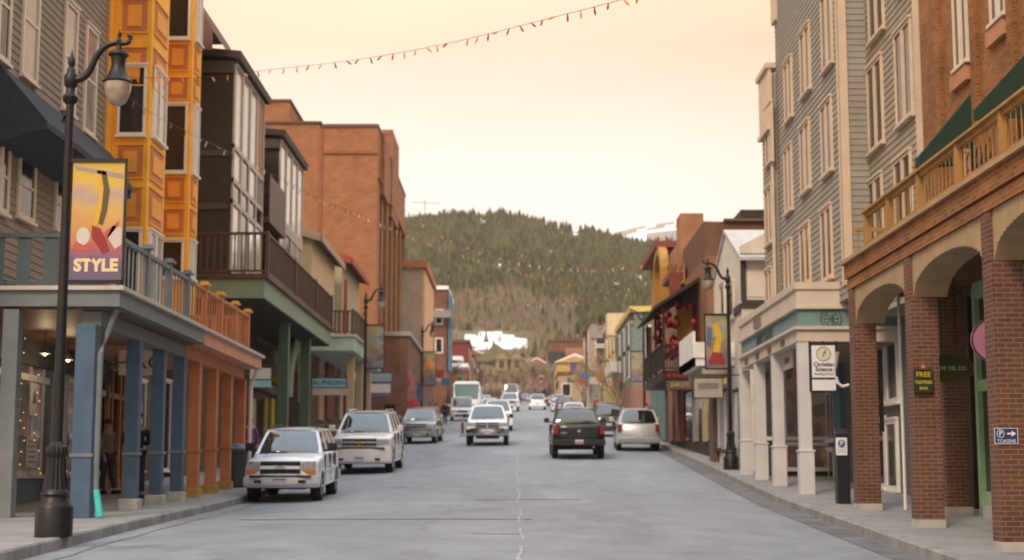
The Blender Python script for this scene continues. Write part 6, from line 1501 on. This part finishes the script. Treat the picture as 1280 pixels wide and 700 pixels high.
    if kind == 'pickup':
        MB().box(-.14, .14, h+.1, h+.104, gc+.12, gc+.18).build('plate_band', PLR, t)
        MB().box(-hw+.16, hw-.16, cabr+.1, h-.08, belt-.015, belt+.004).build('bed_cover', PLAS, t)
        MB().box(-hw+.3, hw-.3, h+.0, h+.012, belt-.44, belt-.08).build('tailgate', body, t, bevel=.02)
        MB().prism([(-.07,h+.013,belt-.16),(.07,h+.013,belt-.16),(.05,h+.013,belt-.24),(0,h+.013,belt-.29),(-.05,h+.013,belt-.24)], (0,.012,0)).build('badge', CHR, t)
        MB().box(hw*.45, hw*.68, h+.013, h+.02, belt-.30, belt-.26).build('tailgate_lettering_bar', CHR, t)
        MB().box(-.22, .22, rre-.0, rre+.03, zt-.03, zt+.02).build('brake_light', RED, t)
        MB().tube([(-.55,h-.3,gc-.02),(-.55,h+.0,gc-.03)], .04, 8).build('exhaust_pipe', STEEL, t)
    # mirrors & handles
    for s in (-1, 1):
        m = MB().box(*(sorted((s*(hw+.02), s*(hw+.22)))), cowl+.32, cowl+.44, belt+.03, belt+.22).box(*(sorted((s*(hw-.08), s*(hw+.05)))), cowl+.34, cowl+.4, belt+.03, belt+.08).build('mirror', PLAS if (face in ('amber',) or kind == 'pickup') else body, t, bevel=.03)
        if detail:
            for u in ((.36, .62) if kind != 'van' else (.25,)):
                yy = cowl+(cabr-cowl)*u; MB().box(*(sorted((s*(hw-.03), s*(hw+.015)))), yy-.09, yy+.09, belt-.14, belt-.11).build('door_handle', PLAS if face == 'amber' else body, t)
            for u in (.02, .33, .65): yy = cowl+(cabr-cowl)*u; MB().box(*(sorted((s*(hw-.05), s*(hw+.002)))), yy-.006, yy+.006, gc+.08, belt-.04).build('door_seam', PLAS, t)
            MB().box(*(sorted((s*(hw-.03), s*(hw+.02)))), f1+wr+.02, f2-wr-.02, gc+.30, gc+.36).build('side_moulding', lowm, t)
    if rails:
        for s in (-1, 1): MB().tube([(s*tw*.9,rf+.25,zt+.03),(s*tw*.9,rf+.35,zt+.09),(s*tw*.9,rre-.3,zt+.09),(s*tw*.9,rre-.2,zt+.03)], .018, 6).build('roof_rail', PLAS if face == 'amber' else CHR, t)
    return t
PW = paint('white_car_paint', (.80,.83,.88)); PG = paint('champagne_lower_paint', (.54,.55,.56)); PIV = paint('ivory_car_paint', (.72,.71,.68))
PSG = paint('silver_grey_paint', (.30,.31,.33), .3); PS = paint('silver_paint', (.50,.51,.53), .3); PK = paint('black_car_paint', (.012,.013,.015)); PRD = paint('maroon_car_paint', (.18,.02,.03)); PDB = paint('dark_blue_car_paint', (.03,.04,.08))
def xat(px, Y): return PY(px, 560, Y).x
# parked along the left kerb
car('white and champagne suv with amber turn signals, nearest car parked on the left', 'suv', -5.22, 36.4, radians(0), PW, 4.5, 1.70, 1.66, lower=PG, face='amber', rails=True)
car('ivory suv with chrome grille parked second on the left, behind the amber-lit suv', 'suv', -4.86, 51.0, radians(-1), PIV, 5.2, 2.0, 1.98, lower=PIV, face='bar', rails=True)
car('silver grey suv parked on the left in front of the low brick annex', 'suv', xat(524, 76), 78.0, radians(-3), PSG, 4.7, 1.88, 1.78, lower=PSG, face='lower')
car('white pickup truck with cross grille driving towards the viewer in the middle', 'pickup', xat(609, 72), 74.6, 0, PW, 5.7, 2.02, 1.92, lower=CHR, face='cross')
car('white suv driving close behind the white pickup truck', 'suv', xat(622, 96), 98.0, 0, PW, 4.9, 1.9, 1.95, face='lower', detail=False, name='driving_suv')
car('white van parked at the left kerb in front of the cream bus', 'van', xat(576, 122), 124.0, radians(3), PW, 4.9, 1.9, 1.9, detail=False)
def bus(x, y):
    t = thing('shuttle_bus', 'tall white shuttle bus with teal windows parked behind the white van on the left', 'bus', (x, y, gr(x, y)), 'vehicles on the street', rz=0)
    MB().box(-1.2,1.2,0,8,.5,2.2).prism([(-1.2,0,2.9),(1.2,0,2.9),(1.05,-.0,3.15),(-1.05,0,3.15)], (0,8,0)).box(-1.2,-1.1,0,8,2.2,2.9).box(1.1,1.2,0,8,2.2,2.9).prism([(-1.0,0,.6),(-1.0,0,1.5),(-1.0,-1.1,1.35),(-1.0,-1.3,.6)], (2.0,0,0)).build('body', PW, t, bevel=.06)
    MB().box(-1.1,1.1,.06,7.8,2.2,2.9).box(-1.05,1.05,-.03,0,1.55,2.6).build('window_glass', mat('teal_bus_glass', (.08,.17,.18), .1, .2, spec=1), t)
    for s in (-1,1):
        for yy in (-.4, 6): MB().lathe([(.38,-.12),(.4,-.1),(.4,.1),(.38,.12)], (s*1.0,yy,.4), 18, axis='X').build('wheel', TYRE, t, smooth=True)
        MB().box(s*.75-.15,s*.75+.15,-1.33,-1.25,.85,1.05).build('headlight', HLG, t)
    MB().box(-.5,.5,-1.32,-1.25,.8,1.1).build('grille', PLAS, t)
bus(xat(583, 138), 138)
car('white pickup truck farther up the centre of the road', 'pickup', xat(637, 158), 160, 0, PW, 5.6, 2.0, 1.95, face='lower', detail=False)
car('tall white van far up the road near the end of the street', 'van', xat(639, 215), 215, 0, PW, 6.0, 2.1, 2.9, detail=False)
car('small dark purple car far up the right lane', 'sedan', xat(657, 240), 240, pi, paint('plum_car_paint', (.08,.05,.10)), 4.4, 1.75, 1.45, detail=False)
# right side
car('black pickup truck driving away in the right lane', 'pickup', xat(723, 58), 60.2, pi, PK, 5.8, 2.03, 1.94, face='lower')
car('silver suv parked at the right kerb beside the black pickup truck', 'suv', xat(798, 67), 68.2, pi-radians(2), PS, 4.8, 1.92, 1.84, lower=PSG, face='lower', rails=True)
car('black suv with pale reflecting roof between the black pickup and the silver suv', 'suv', xat(761, 86), 88, pi, paint('charcoal_car_paint', (.04,.045,.05)), 4.7, 1.85, 1.8, face='lower', detail=False, roofm=PW)
car('maroon suv with light roof parked beyond the black suv on the right', 'suv', xat(757, 104), 106, pi, PRD, 4.7, 1.85, 1.75, face='lower', detail=False)
car('white sedan with red tail lights showing above the black pickup truck', 'sedan', xat(718, 112), 114, pi, PW, 4.6, 1.85, 1.6, detail=False, name='driving_sedan')
car('white suv driving away in the middle of the far road', 'suv', xat(672, 168), 170, pi, PW, 4.8, 1.95, 1.75, face='lower', detail=False, name='driving_suv')
car('black van driving away ahead of the far white suv', 'van', xat(676, 212), 214, pi, PK, 5.2, 2.0, 2.4, detail=False)
for px, Y, pm, k, lb in ((706, 142, PDB, 'suv', 'dark blue suv parked on the far right near the ochre shop'), (700, 158, PW, 'sedan', 'white sedan parked just beyond the dark blue suv'), (698, 176, PS, 'suv', 'silver suv parked far up the right kerb'), (693, 196, PDB, 'sedan', 'dark sedan at the far end of the right parking row'),
                         (597, 178, PS, 'suv', 'silver suv parked far up the left kerb'), (606, 196, PW, 'sedan', 'white sedan at the far end of the left parking row'), (612, 150, PW, 'sedan', 'white sedan following between the shuttle bus and the centre pickup')):
    car(lb, k, xat(px, Y), Y, pi if px > 650 else 0, pm, 4.6, 1.85, 1.7 if k == 'suv' else 1.45, face='lower', detail=False)

# ================================================================= STREET ITEMS
yb_ = 38.6; q = PY(294, 610, yb_)
t = thing('litter_bin', 'dark grey litter bin between the last terracotta post and the nearest parked suv', 'litter bin', (q.x, yb_, gs(q.x, yb_)))
zb_ = gs(q.x, yb_)
MB().lathe([(.26,0),(.29,.02),(.30,.85),(.32,.87),(.32,.93)], (q.x,yb_,zb_), 22).build('barrel', mat('dark_grey_bin', (.045,.055,.065), .5, .1, 5), t, smooth=True)
MB().lathe([(.33,.93),(.33,.97),(.25,1.06),(.10,1.1),(.01,1.1)], (q.x,yb_,zb_), 22).build('lid', mat('blue_grey_lid', (.10,.14,.18), .5, .1), t, smooth=True)
q = PY(289, 612, 37.2); CY = 38.9; q = PY(288.5, 612, CY); zb_ = gs(q.x, CY)
t = thing('traffic_cone', 'orange and white traffic cone standing beside the dark litter bin', 'traffic cone', (q.x, CY, zb_))
MB().box(q.x-.13,q.x+.13,CY-.13,CY+.13,zb_,zb_+.03).lathe([(.10,.03),(.03,.48),(.025,.49)], (q.x,CY,zb_), 16).build('cone', mat('cone_orange', (.75,.10,.03), .5, .1), t, smooth=True)
MB().lathe([(.066,.26),(.050,.37)], (q.x,CY,zb_), 16).build('white_band', WHT, t, smooth=True)

# ================================================================= PEOPLE
def skinmesh(name, verts, edges, rad, m, parent, levels=1):
    bm = bmesh.new(); lay = bm.verts.layers.skin.verify(); vs = []
    for i, v in enumerate(verts):
        q = bm.verts.new(v); q[lay].radius = (rad[i] if isinstance(rad[i], tuple) else (rad[i], rad[i])); q[lay].use_root = (i == 0); vs.append(q)
    for a, b in edges: bm.edges.new((vs[a], vs[b]))
    me = bpy.data.meshes.new(name); bm.to_mesh(me); bm.free(); me.materials.append(m)
    o = bpy.data.objects.new(name, me); COL.objects.link(o); o.parent = parent; o['_o'] = (0,0,0)
    s = o.modifiers.new('skin', 'SKIN'); s.use_smooth_shade = True
    if levels: o.modifiers.new('sub', 'SUBSURF').levels = levels; o.modifiers['sub'].render_levels = levels
    return o
SKIN = mat('skin', (.42,.24,.16), .55, .08, 20, obj=True)
def person(label, x, y, h, yaw, coat, trous, hairc, walk=.0, arms='down', group='pedestrians', near=True):
    s = h/1.75; t = thing('person', label, 'person', (x, y, gs(x, y) if (x < KL or x > kxR(y)) else gr(x, y)), group, rz=yaw)
    w = walk
    # faces local -Y
    J = [(0,0,.95),(0,0,1.12),(0,0,1.30),(0,.01,1.42),(0,.0,1.50),(0,-.01,1.60),(0,-.015,1.68)]
    r = [.14,(.14,.10),(.16,.11),(.13,.09),.055,.085,.075]
    E = [(0,1),(1,2),(2,3),(3,4),(4,5),(5,6)]
    limbs = {}
    def add(p, rr, par): J.append(p); r.append(rr); E.append((par, len(J)-1)); return len(J)-1
    for sd in (-1, 1):
        st = w*sd
        a = add((.09*sd,0,.90),.095,0); b = add((.10*sd,-.10*st-.02,.50),.062,a); c = add((.10*sd,-.05-.22*st if st > 0 else .03-.22*st,.09),.042,b); d = add((.11*sd,(-.05-.22*st if st > 0 else .03-.22*st)-.16,.045),.038,c)
        limbs['leg', sd] = (a,b,c,d)
        e = add((.20*sd,.01,1.38),.058,3)
        if arms == 'down': f = add((.25*sd,.03+.06*st,1.12),.046,e); g = add((.25*sd,-.08+.14*st,.88),.034,f)
        else: f = add((.27*sd,.0,1.13),.046,e); g = add((.13*sd,-.22,1.12),.034,f)
        limbs['arm', sd] = (e,f,g)
        hd = add(tuple(Vector(J[g])+Vector((0,-.03,-.08 if arms == 'down' else .0))),(.036,.022),g)
        for k in range(4): 
            dx = (k-1.5)*.018; tip = Vector(J[hd])+Vector((dx*.4, -.015+(dx if arms == 'down' else dx-.06), -.075 if arms == 'down' else -.01)); add(tuple(tip), .009, hd)
        add(tuple(Vector(J[g])+Vector((-.03*sd,-.045,-.07 if arms == 'down' else .03))), .010, g)
    sc = lambda v: tuple(Vector(v)*s)
    rs = lambda q: (q[0]*s, q[1]*s) if isinstance(q, tuple) else q*s
    body = skinmesh('body', [sc(v) for v in J], E, [rs(q) for q in r], SKIN, t)
    # face
    hz = 1.635
    f = MB().lathe([(.001,-.118),(.014,-.105),(.018,-.085)], (0,-.0,hz-.01), 6, axis='Y')
    f.v = [v*s for v in f.v]; f.build('nose', SKIN, body)
    for sd in (-1, 1):
        e = MB().lathe([(.002,-.012),(.012,-.006),(.012,.006),(.002,.012)], (.032*sd,-.088,hz+.02), 6); e.v = [v*s for v in e.v]; e.build('eye', BLACK, body)
        e = MB().box(*(sorted((.083*sd,.095*sd))), -.01, .025, hz-.02, hz+.035); e.v = [v*s for v in e.v]; e.build('ear', SKIN, body)
    e = MB().box(-.025,.025,-.094,-.08,hz-.055,hz-.045); e.v = [v*s for v in e.v]; e.build('mouth', mat('lips', (.30,.10,.08), .5, .1), body)
    hr = MB(); n = 14
    for i in range(7):
        el = -.15+pi/2*1.1*i/6
        for j in range(n):
            a = 2*pi*j/n; rr = .105*max(.0, cos(el)); front = -sin(a) > .3 and el < .5
            hr.v.append(Vector((rr*cos(a)*(.95), rr*sin(a)*(.80 if front else 1.05)+.008, hz+.03+.105*sin(el)))*s)
    for i in range(6):
        for j in range(n): hr.f.append((i*n+j, i*n+(j+1)%n, (i+1)*n+(j+1)%n, (i+1)*n+j)); hr.mi.append(0)
    hr.build('hair', hairc, t, smooth=True)
    # jacket
    k = .022
    V = []; Rr = []; EE = []
    def jv(p, q): V.append(sc(p)); Rr.append(rs((q[0]+k, q[1]+k) if isinstance(q, tuple) else q+k)); return len(V)-1
    a = jv((0,0,.90), (.155,.115)); b = jv(J[1], r[1]); c = jv(J[2], r[2]); d = jv(J[3], r[3]); e_ = jv((0,.005,1.47), .05); EE += [(a,b),(b,c),(c,d),(d,e_)]
    for sd in (-1, 1):
        e, f, g = limbs['arm', sd]; p1 = jv(J[e], r[e]); p2 = jv(J[f], r[f]); p3 = jv(J[g], r[g]); EE += [(d,p1),(p1,p2),(p2,p3)]
    skinmesh('jacket', V, EE, Rr, coat, t)
    V = []; Rr = []; EE = []; k = .016
    a = jv((0,0,.96), (.13,.10))
    for sd in (-1, 1):
        l1, l2, l3, l4 = limbs['leg', sd]; p1 = jv(J[l1], r[l1]); p2 = jv(J[l2], r[l2]); p3 = jv((J[l3][0],J[l3][1],J[l3][2]+.02), r[l3]+.01); EE += [(a,p1),(p1,p2),(p2,p3)]
    skinmesh('trousers', V, EE, Rr, trous, t)
    for sd in (-1, 1):
        l = limbs['leg', sd]; c = Vector(J[l[2]]); m = MB().box(c.x-.05,c.x+.05,c.y-.20,c.y+.07,0,.09); m.v = [v*s for v in m.v]; m.build('shoe', BLACK, t, bevel=.03*s)
    return t
BJ = mat('black_coat', (.012,.012,.014), .8, .2, 5, obj=True); DJ = mat('dark_denim', (.03,.045,.08), .8, .2, 6, obj=True); BH = mat('brown_hair', (.05,.03,.018), .7, .2, 20, obj=True); DT = mat('dark_trousers', (.02,.02,.025), .8, .2, obj=True)
Yp = 33.5; q = PY(169, 632, Yp)
person('person in a black coat standing behind the second blue porch post', q.x, Yp, 1.88, radians(205), BJ, DT, BH, walk=.3, arms='bent')
q = PY(133, 622, 35.5); person('person in a tan jacket and jeans in the timber shop doorway', q.x, 35.5, 1.72, radians(60), mat('tan_jacket', (.20,.15,.11), .8, .2, 5, obj=True), DJ, BH, walk=.4)
q = PY(311, 600, 47.0); person('person in a purple top behind the nearest parked suv', q.x, 47.0, 1.68, radians(20), mat('purple_top', (.13,.04,.20), .8, .1, obj=True), DT, BH, walk=.3)
q = PY(545, 525, 96); person('person in a bright blue jacket walking on the far left pavement', q.x, 96, 1.8, 0, mat('blue_jacket', (.04,.13,.35), .8, .1, obj=True), mat('khaki_trousers', (.28,.22,.15), .8, .1, obj=True), BH, walk=.6)
q = PY(537, 520, 102); person('person in a grey coat just left of the blue jacket', q.x, 102, 1.75, 0, mat('grey_coat', (.12,.13,.15), .8, .1, obj=True), DT, BH, walk=.4)
q = PY(556, 520, 112); person('person in dark clothes beside the white van on the left', q.x, 112, 1.75, pi, BJ, DT, BH, walk=.5)
q = PY(578, 535, 86); person('small child in a dark jacket and rust trousers left of the white pickup truck', q.x, 86, 1.0, pi*.5, BJ, mat('rust_trousers', (.14,.06,.035), .8, .1, obj=True), BH, walk=.6)
q = PY(792, 535, 78); person('person in dark clothes walking on the right pavement beyond the silver suv', 7.1, 82, 1.78, pi, BJ, DT, BH, walk=.5)
q = PY(744, 505, 134); person('person in a red jacket far along the right pavement', 7.3, 136, 1.75, 0, mat('red_jacket', (.35,.03,.03), .8, .1, obj=True), DT, BH, walk=.5)

# small leafless street trees far along both pavements
TRK = mat('bare_bark', (.16,.125,.09), .9, .3, 2)
def bare_tree(label, x, y, h, seed):
    R = random.Random(seed); z = gs(x, y) if y < 450 else 20
    t = thing('bare_tree', label, 'tree', (x, y, z), 'leafless street trees')
    tr_ = MB().tube([(x,y,z-.2),(x+.05,y,z+h*.2),(x,y+.05,z+h*.38)], [h*.022,h*.018,h*.014], 7).build('trunk', TRK, t, smooth=True)
    m = MB()
    RS = 1.7 if y > 190 else 1.0
    def br(p, d, L, r, lv):
        r = r*RS; q = p+d*L; m.tube([p, p.lerp(q,.5)+Vector((R.uniform(-1,1),R.uniform(-1,1),0))*L*.06, q], [r, r*.8, r*.55], 4, cap=False)
        if lv:
            for _ in range(3 if lv > 1 else 4):
                nd = (d+Vector((R.uniform(-.8,.8),R.uniform(-.8,.8),R.uniform(-.2,.6)))).normalized(); br(p.lerp(q, R.uniform(.5,1)), nd, L*R.uniform(.55,.8), r*.55/RS*(1.25 if RS > 1 else 1), lv-1)
    for k in range(6): a = k*pi/3+R.random(); br(Vector((x,y,z+h*R.uniform(.28,.38))), Vector((cos(a)*.6,sin(a)*.6,1)).normalized(), h*.3, h*.012, 3)
    m.build('crown', mat('twig_a', (0,0,0)), t)
for i, (px, Y, h, lb) in enumerate(((664,318,9,'large leafless tree to the right of the stone inn'),(676,300,8,'leafless tree in front of the far brown brick building'),(608,322,6,'small leafless tree in front of the stone inn'),(634,322,6,'leafless tree between the inn dormers and the road end'),
                                    (752,140,6.5,'tall slender leafless tree beside the beige brick building'),(745,176,6,'leafless tree just left of the beige brick building'),(772,100,4,'low leafless tree below the white canopy'),(592,206,6,'leafless tree in front of the left tan building'),(552,150,6,'leafless tree beside the narrow red brick building'))):
    bare_tree(lb, PY(px, 480, Y).x, Y, h, i+3)
for i, (px, Y, h, lb) in enumerate(((655,300,8,'leafless tree standing at the right end of the brown scrub'),(690,262,7,'leafless tree before the dark wing of the far brown brick building'),(712,238,6,'leafless tree behind the purple banner shop'),(574,232,7,'leafless tree behind the dark red building'),(618,300,6,'leafless tree under the left inn dormer'),(645,290,6,'leafless tree just left of the road end'),(757,205,8,'tall leafless tree behind the beige brick building'),(728,150,5,'leafless tree beside the farthest right street lamp'),(600,334,9,'large leafless tree at the left corner of the stone inn'),(636,336,8,'leafless tree in front of the right inn dormer'),(653,340,9,'leafless tree touching the right corner of the stone inn'),(584,316,8,'leafless tree just left of the stone inn'),(700,290,8,'leafless tree between the flat brown building and the yellow shop'))):
    bare_tree(lb, PY(px, 480, Y).x, Y, h, i+30)
cl_ = [((.36,.16,.05),'orange'),((.07,.12,.22),'blue'),((.28,.05,.04),'red'),((.40,.32,.12),'yellow'),((.42,.40,.37),'white'),((.05,.22,.12),'green'),((.20,.10,.26),'violet'),((.10,.09,.09),'black')]
for i, (sd, Y, ci, z_) in enumerate(((-1,106,4,3.2),(-1,118,2,3.6),(-1,131,1,3.0),(-1,147,0,3.4),(-1,158,7,3.2),(-1,176,3,3.6),(-1,191,5,3.0),(-1,210,2,3.5),(1,101,7,3.3),(1,121,0,3.4),(1,132,4,3.1),(1,147,1,3.5),(1,154,2,3.0),(1,172,3,3.5),(1,187,7,3.2),(1,208,4,3.4))):
    c_, nmc = cl_[ci]; x0_ = -5.9 if sd < 0 else 6.9; zz = gs(0, Y)+z_
    near_ = 'left' if sd < 0 else 'right'
    t = thing('shop_sign', '%s hanging shop sign, number %d up the far %s pavement' % (nmc, i % 8+1, near_), 'sign', (x0_, Y, zz), 'hanging signs of the far shops')
    t['label'] = '%s hanging shop sign on the far %s pavement, %s' % (nmc, near_, ['nearest of its row','second along its row','third along its row','fourth along its row','fifth along its row','sixth along its row','seventh along its row','last of its row'][i % 8])
    MB().fb(Cf(Y), x0_-.4, x0_+.4, zz-.3, zz+.3, 0, .08).build('sign_board', mat('far_sign_'+nmc, c_, .6, .1), t)
    MB().tube([(x0_-.6*sd*-1, Y-.04, zz+.5), (x0_+1.6*sd, Y-.04, zz+.5)], .03, 5).build('bracket', BLACK, t)
    if i % 2 == 0:
        ym_ = Y+3; a_ = MB(); xw = x0_+1.3*sd; zc2 = gs(0, ym_)+3.1
        a_.add([(xw,ym_-2,zc2+.8),(xw,ym_+2,zc2+.8),(xw-1.3*sd,ym_+2,zc2),(xw-1.3*sd,ym_-2,zc2),(xw-1.3*sd,ym_-2,zc2-.3),(xw-1.3*sd,ym_+2,zc2-.3),(xw,ym_-2,zc2-.1)], [(0,1,2,3),(3,2,5,4),(0,3,4,6)])
        tag(a_.build('canvas_awning', mat('far_sign_'+cl_[(ci+3)%8][1], cl_[(ci+3)%8][0], .6, .1)), '%s canvas awning behind the %s %s far sign, %s' % (cl_[(ci+3)%8][1], near_, nmc, t['label'].split(', ')[1]), 'awning')
m = MB()
for i in range(160):
    x = R.uniform(-9, 6); y = 326+R.uniform(0,8); h = R.uniform(1,2.2)
    for k in range(4): m.tube([(x+R.uniform(-.3,.3),y,18.0),(x+R.uniform(-1,1),y+R.uniform(-.5,.5),16.5+.6+h+R.uniform(0,1.3))],[.08,.03],3,cap=False)
o = m.build('hedge_scrub', mat('twig_b', (0,0,0))); o['kind'] = 'stuff'; tag(o, 'low brown leafless scrub across the end of the street in front of the stone inn', 'scrub')
# ski lift on the ridge
t = thing('lift_tower', 'thin ski lift tower with crossarm standing on the left of the ridge', 'lift tower', PY(531, 268, 955))
q = PY(531, 266, 955); MB().tube([q-Vector((0,0,4)), q+Vector((0,0,9))], .35, 5).build('mast', STEEL, t); MB().tube([q+Vector((-9,0,7)), q+Vector((11,0,6))], .25, 5).build('crossarm', STEEL, t)
# hazy air
import os
if HAZE:
    m = bpy.data.materials.new('haze_air'); m.use_nodes = True; n = m.node_tree.nodes; l = m.node_tree.links
    n.remove(n['Principled BSDF']); v = n.new('ShaderNodeVolumePrincipled'); v.inputs['Color'].default_value = (.97,.90,.80,1); v.inputs['Density'].default_value = HAZE; v.inputs['Anisotropy'].default_value = .2
    l.new(v.outputs[0], n['Material Output'].inputs['Volume'])
    o = MB().box(-1600, 1700, -210, 2600, -8, 420).build('haze', m); o['kind'] = 'stuff'; o['label'] = 'thin warm haze filling the air over the street and hill'; o['category'] = 'haze'

# ================================================================= LIGHT, SKY, CAMERA
W = bpy.data.worlds.new('World'); S.world = W; W.use_nodes = True; n = W.node_tree.nodes; l = W.node_tree.links
bg = n['Background']
SUN_EL, SUN_AZ = radians(38), radians(205)          # azimuth clockwise from +Y
sky = n.new('ShaderNodeTexSky'); sky.sky_type = 'NISHITA'; sky.sun_disc = False; sky.sun_elevation = SUN_EL; sky.sun_rotation = SUN_AZ; sky.dust_density = 4; sky.air_density = 1.2; sky.altitude = 2100
tc = n.new('ShaderNodeTexCoord'); sx = n.new('ShaderNodeSeparateXYZ'); l.new(tc.outputs['Generated'], sx.inputs[0])
cr = n.new('ShaderNodeValToRGB'); l.new(sx.outputs[2], cr.inputs[0])
E = cr.color_ramp.elements
# overcast: pale cream at the horizon, warm higher up, brightest and neutral overhead; scale 1/10 because the Background is .1
for p_, c_ in SKYR[1:-1]:
    q = E.new(p_); q.color = (*c_, 1)
E[0].position = SKYR[0][0]; E[0].color = (*SKYR[0][1], 1); E[len(E)-1].position = SKYR[-1][0]; E[len(E)-1].color = (*SKYR[-1][1], 1)
nz = n.new('ShaderNodeTexNoise'); nz.inputs['Scale'].default_value = 3.2; nz.inputs['Detail'].default_value = 7; nz.inputs['Roughness'].default_value = .55
mp = n.new('ShaderNodeMapping'); mp.inputs['Scale'].default_value = (1,1,3); l.new(tc.outputs['Generated'], mp.inputs[0]); l.new(mp.outputs[0], nz.inputs['Vector'])
mr = n.new('ShaderNodeMapRange'); mr.inputs[1].default_value = .3; mr.inputs[2].default_value = .7; mr.inputs[3].default_value = SKYK*.92; mr.inputs[4].default_value = SKYK*1.08; l.new(nz.outputs[0], mr.inputs[0])
sc = n.new('ShaderNodeVectorMath'); sc.operation = 'SCALE'; l.new(cr.outputs[0], sc.inputs[0]); l.new(mr.outputs[0], sc.inputs['Scale'])
mx = n.new('ShaderNodeMix'); mx.data_type = 'RGBA'; mx.inputs[0].default_value = .92; l.new(sky.outputs[0], mx.inputs[6]); l.new(sc.outputs[0], mx.inputs[7])
# brightest patch of thin cloud low over the hill, where the evening sun sits behind the overcast
gd = Vector((-.05, 1, .17)).normalized(); dt = n.new('ShaderNodeVectorMath'); dt.operation = 'DOT_PRODUCT'; dt.inputs[1].default_value = gd; l.new(tc.outputs['Generated'], dt.inputs[0])
gm = n.new('ShaderNodeMapRange'); gm.interpolation_type = 'SMOOTHSTEP'; gm.inputs[1].default_value = .955; gm.inputs[2].default_value = .998; gm.inputs[3].default_value = 0; gm.inputs[4].default_value = 1; l.new(dt.outputs['Value'], gm.inputs[0])
ga = n.new('ShaderNodeMix'); ga.data_type = 'RGBA'; ga.blend_type = 'ADD'; l.new(gm.outputs[0], ga.inputs[0]); l.new(mx.outputs[2], ga.inputs[6]); ga.inputs[7].default_value = (.8, 1.1, 1.7, 1)
l.new(ga.outputs[2], bg.inputs['Color']); bg.inputs['Strength'].default_value = .1
sd = bpy.data.lights.new('sun', 'SUN'); sd.energy = SUNE; sd.angle = radians(14); sd.color = (1,.78,.55)
so = bpy.data.objects.new('sun', sd); COL.objects.link(so)
d = Vector((sin(SUN_AZ)*cos(SUN_EL), cos(SUN_AZ)*cos(SUN_EL), sin(SUN_EL))); so.rotation_euler = d.to_track_quat('Z', 'Y').to_euler()
cd = bpy.data.cameras.new('camera'); cam = bpy.data.objects.new('camera', cd); COL.objects.link(cam)
cd.sensor_width = 36; cd.lens = F*36/1280; cd.clip_end = 6000; cam.rotation_euler = (pi/2+PITCH, 0, YAW); S.camera = cam
cd.dof.use_dof = True; cd.dof.focus_distance = FOCUS; cd.dof.aperture_fstop = FSTOP
S.render.engine = 'CYCLES'
S.view_settings.view_transform = 'Standard'; S.view_settings.look = 'None'; S.view_settings.exposure = EXPO; S.view_settings.gamma = 1
S.cycles.volume_bounces = 1; S.cycles.max_bounces = 8
for o in bpy.data.objects:
    if '_o' in o: del o['_o']
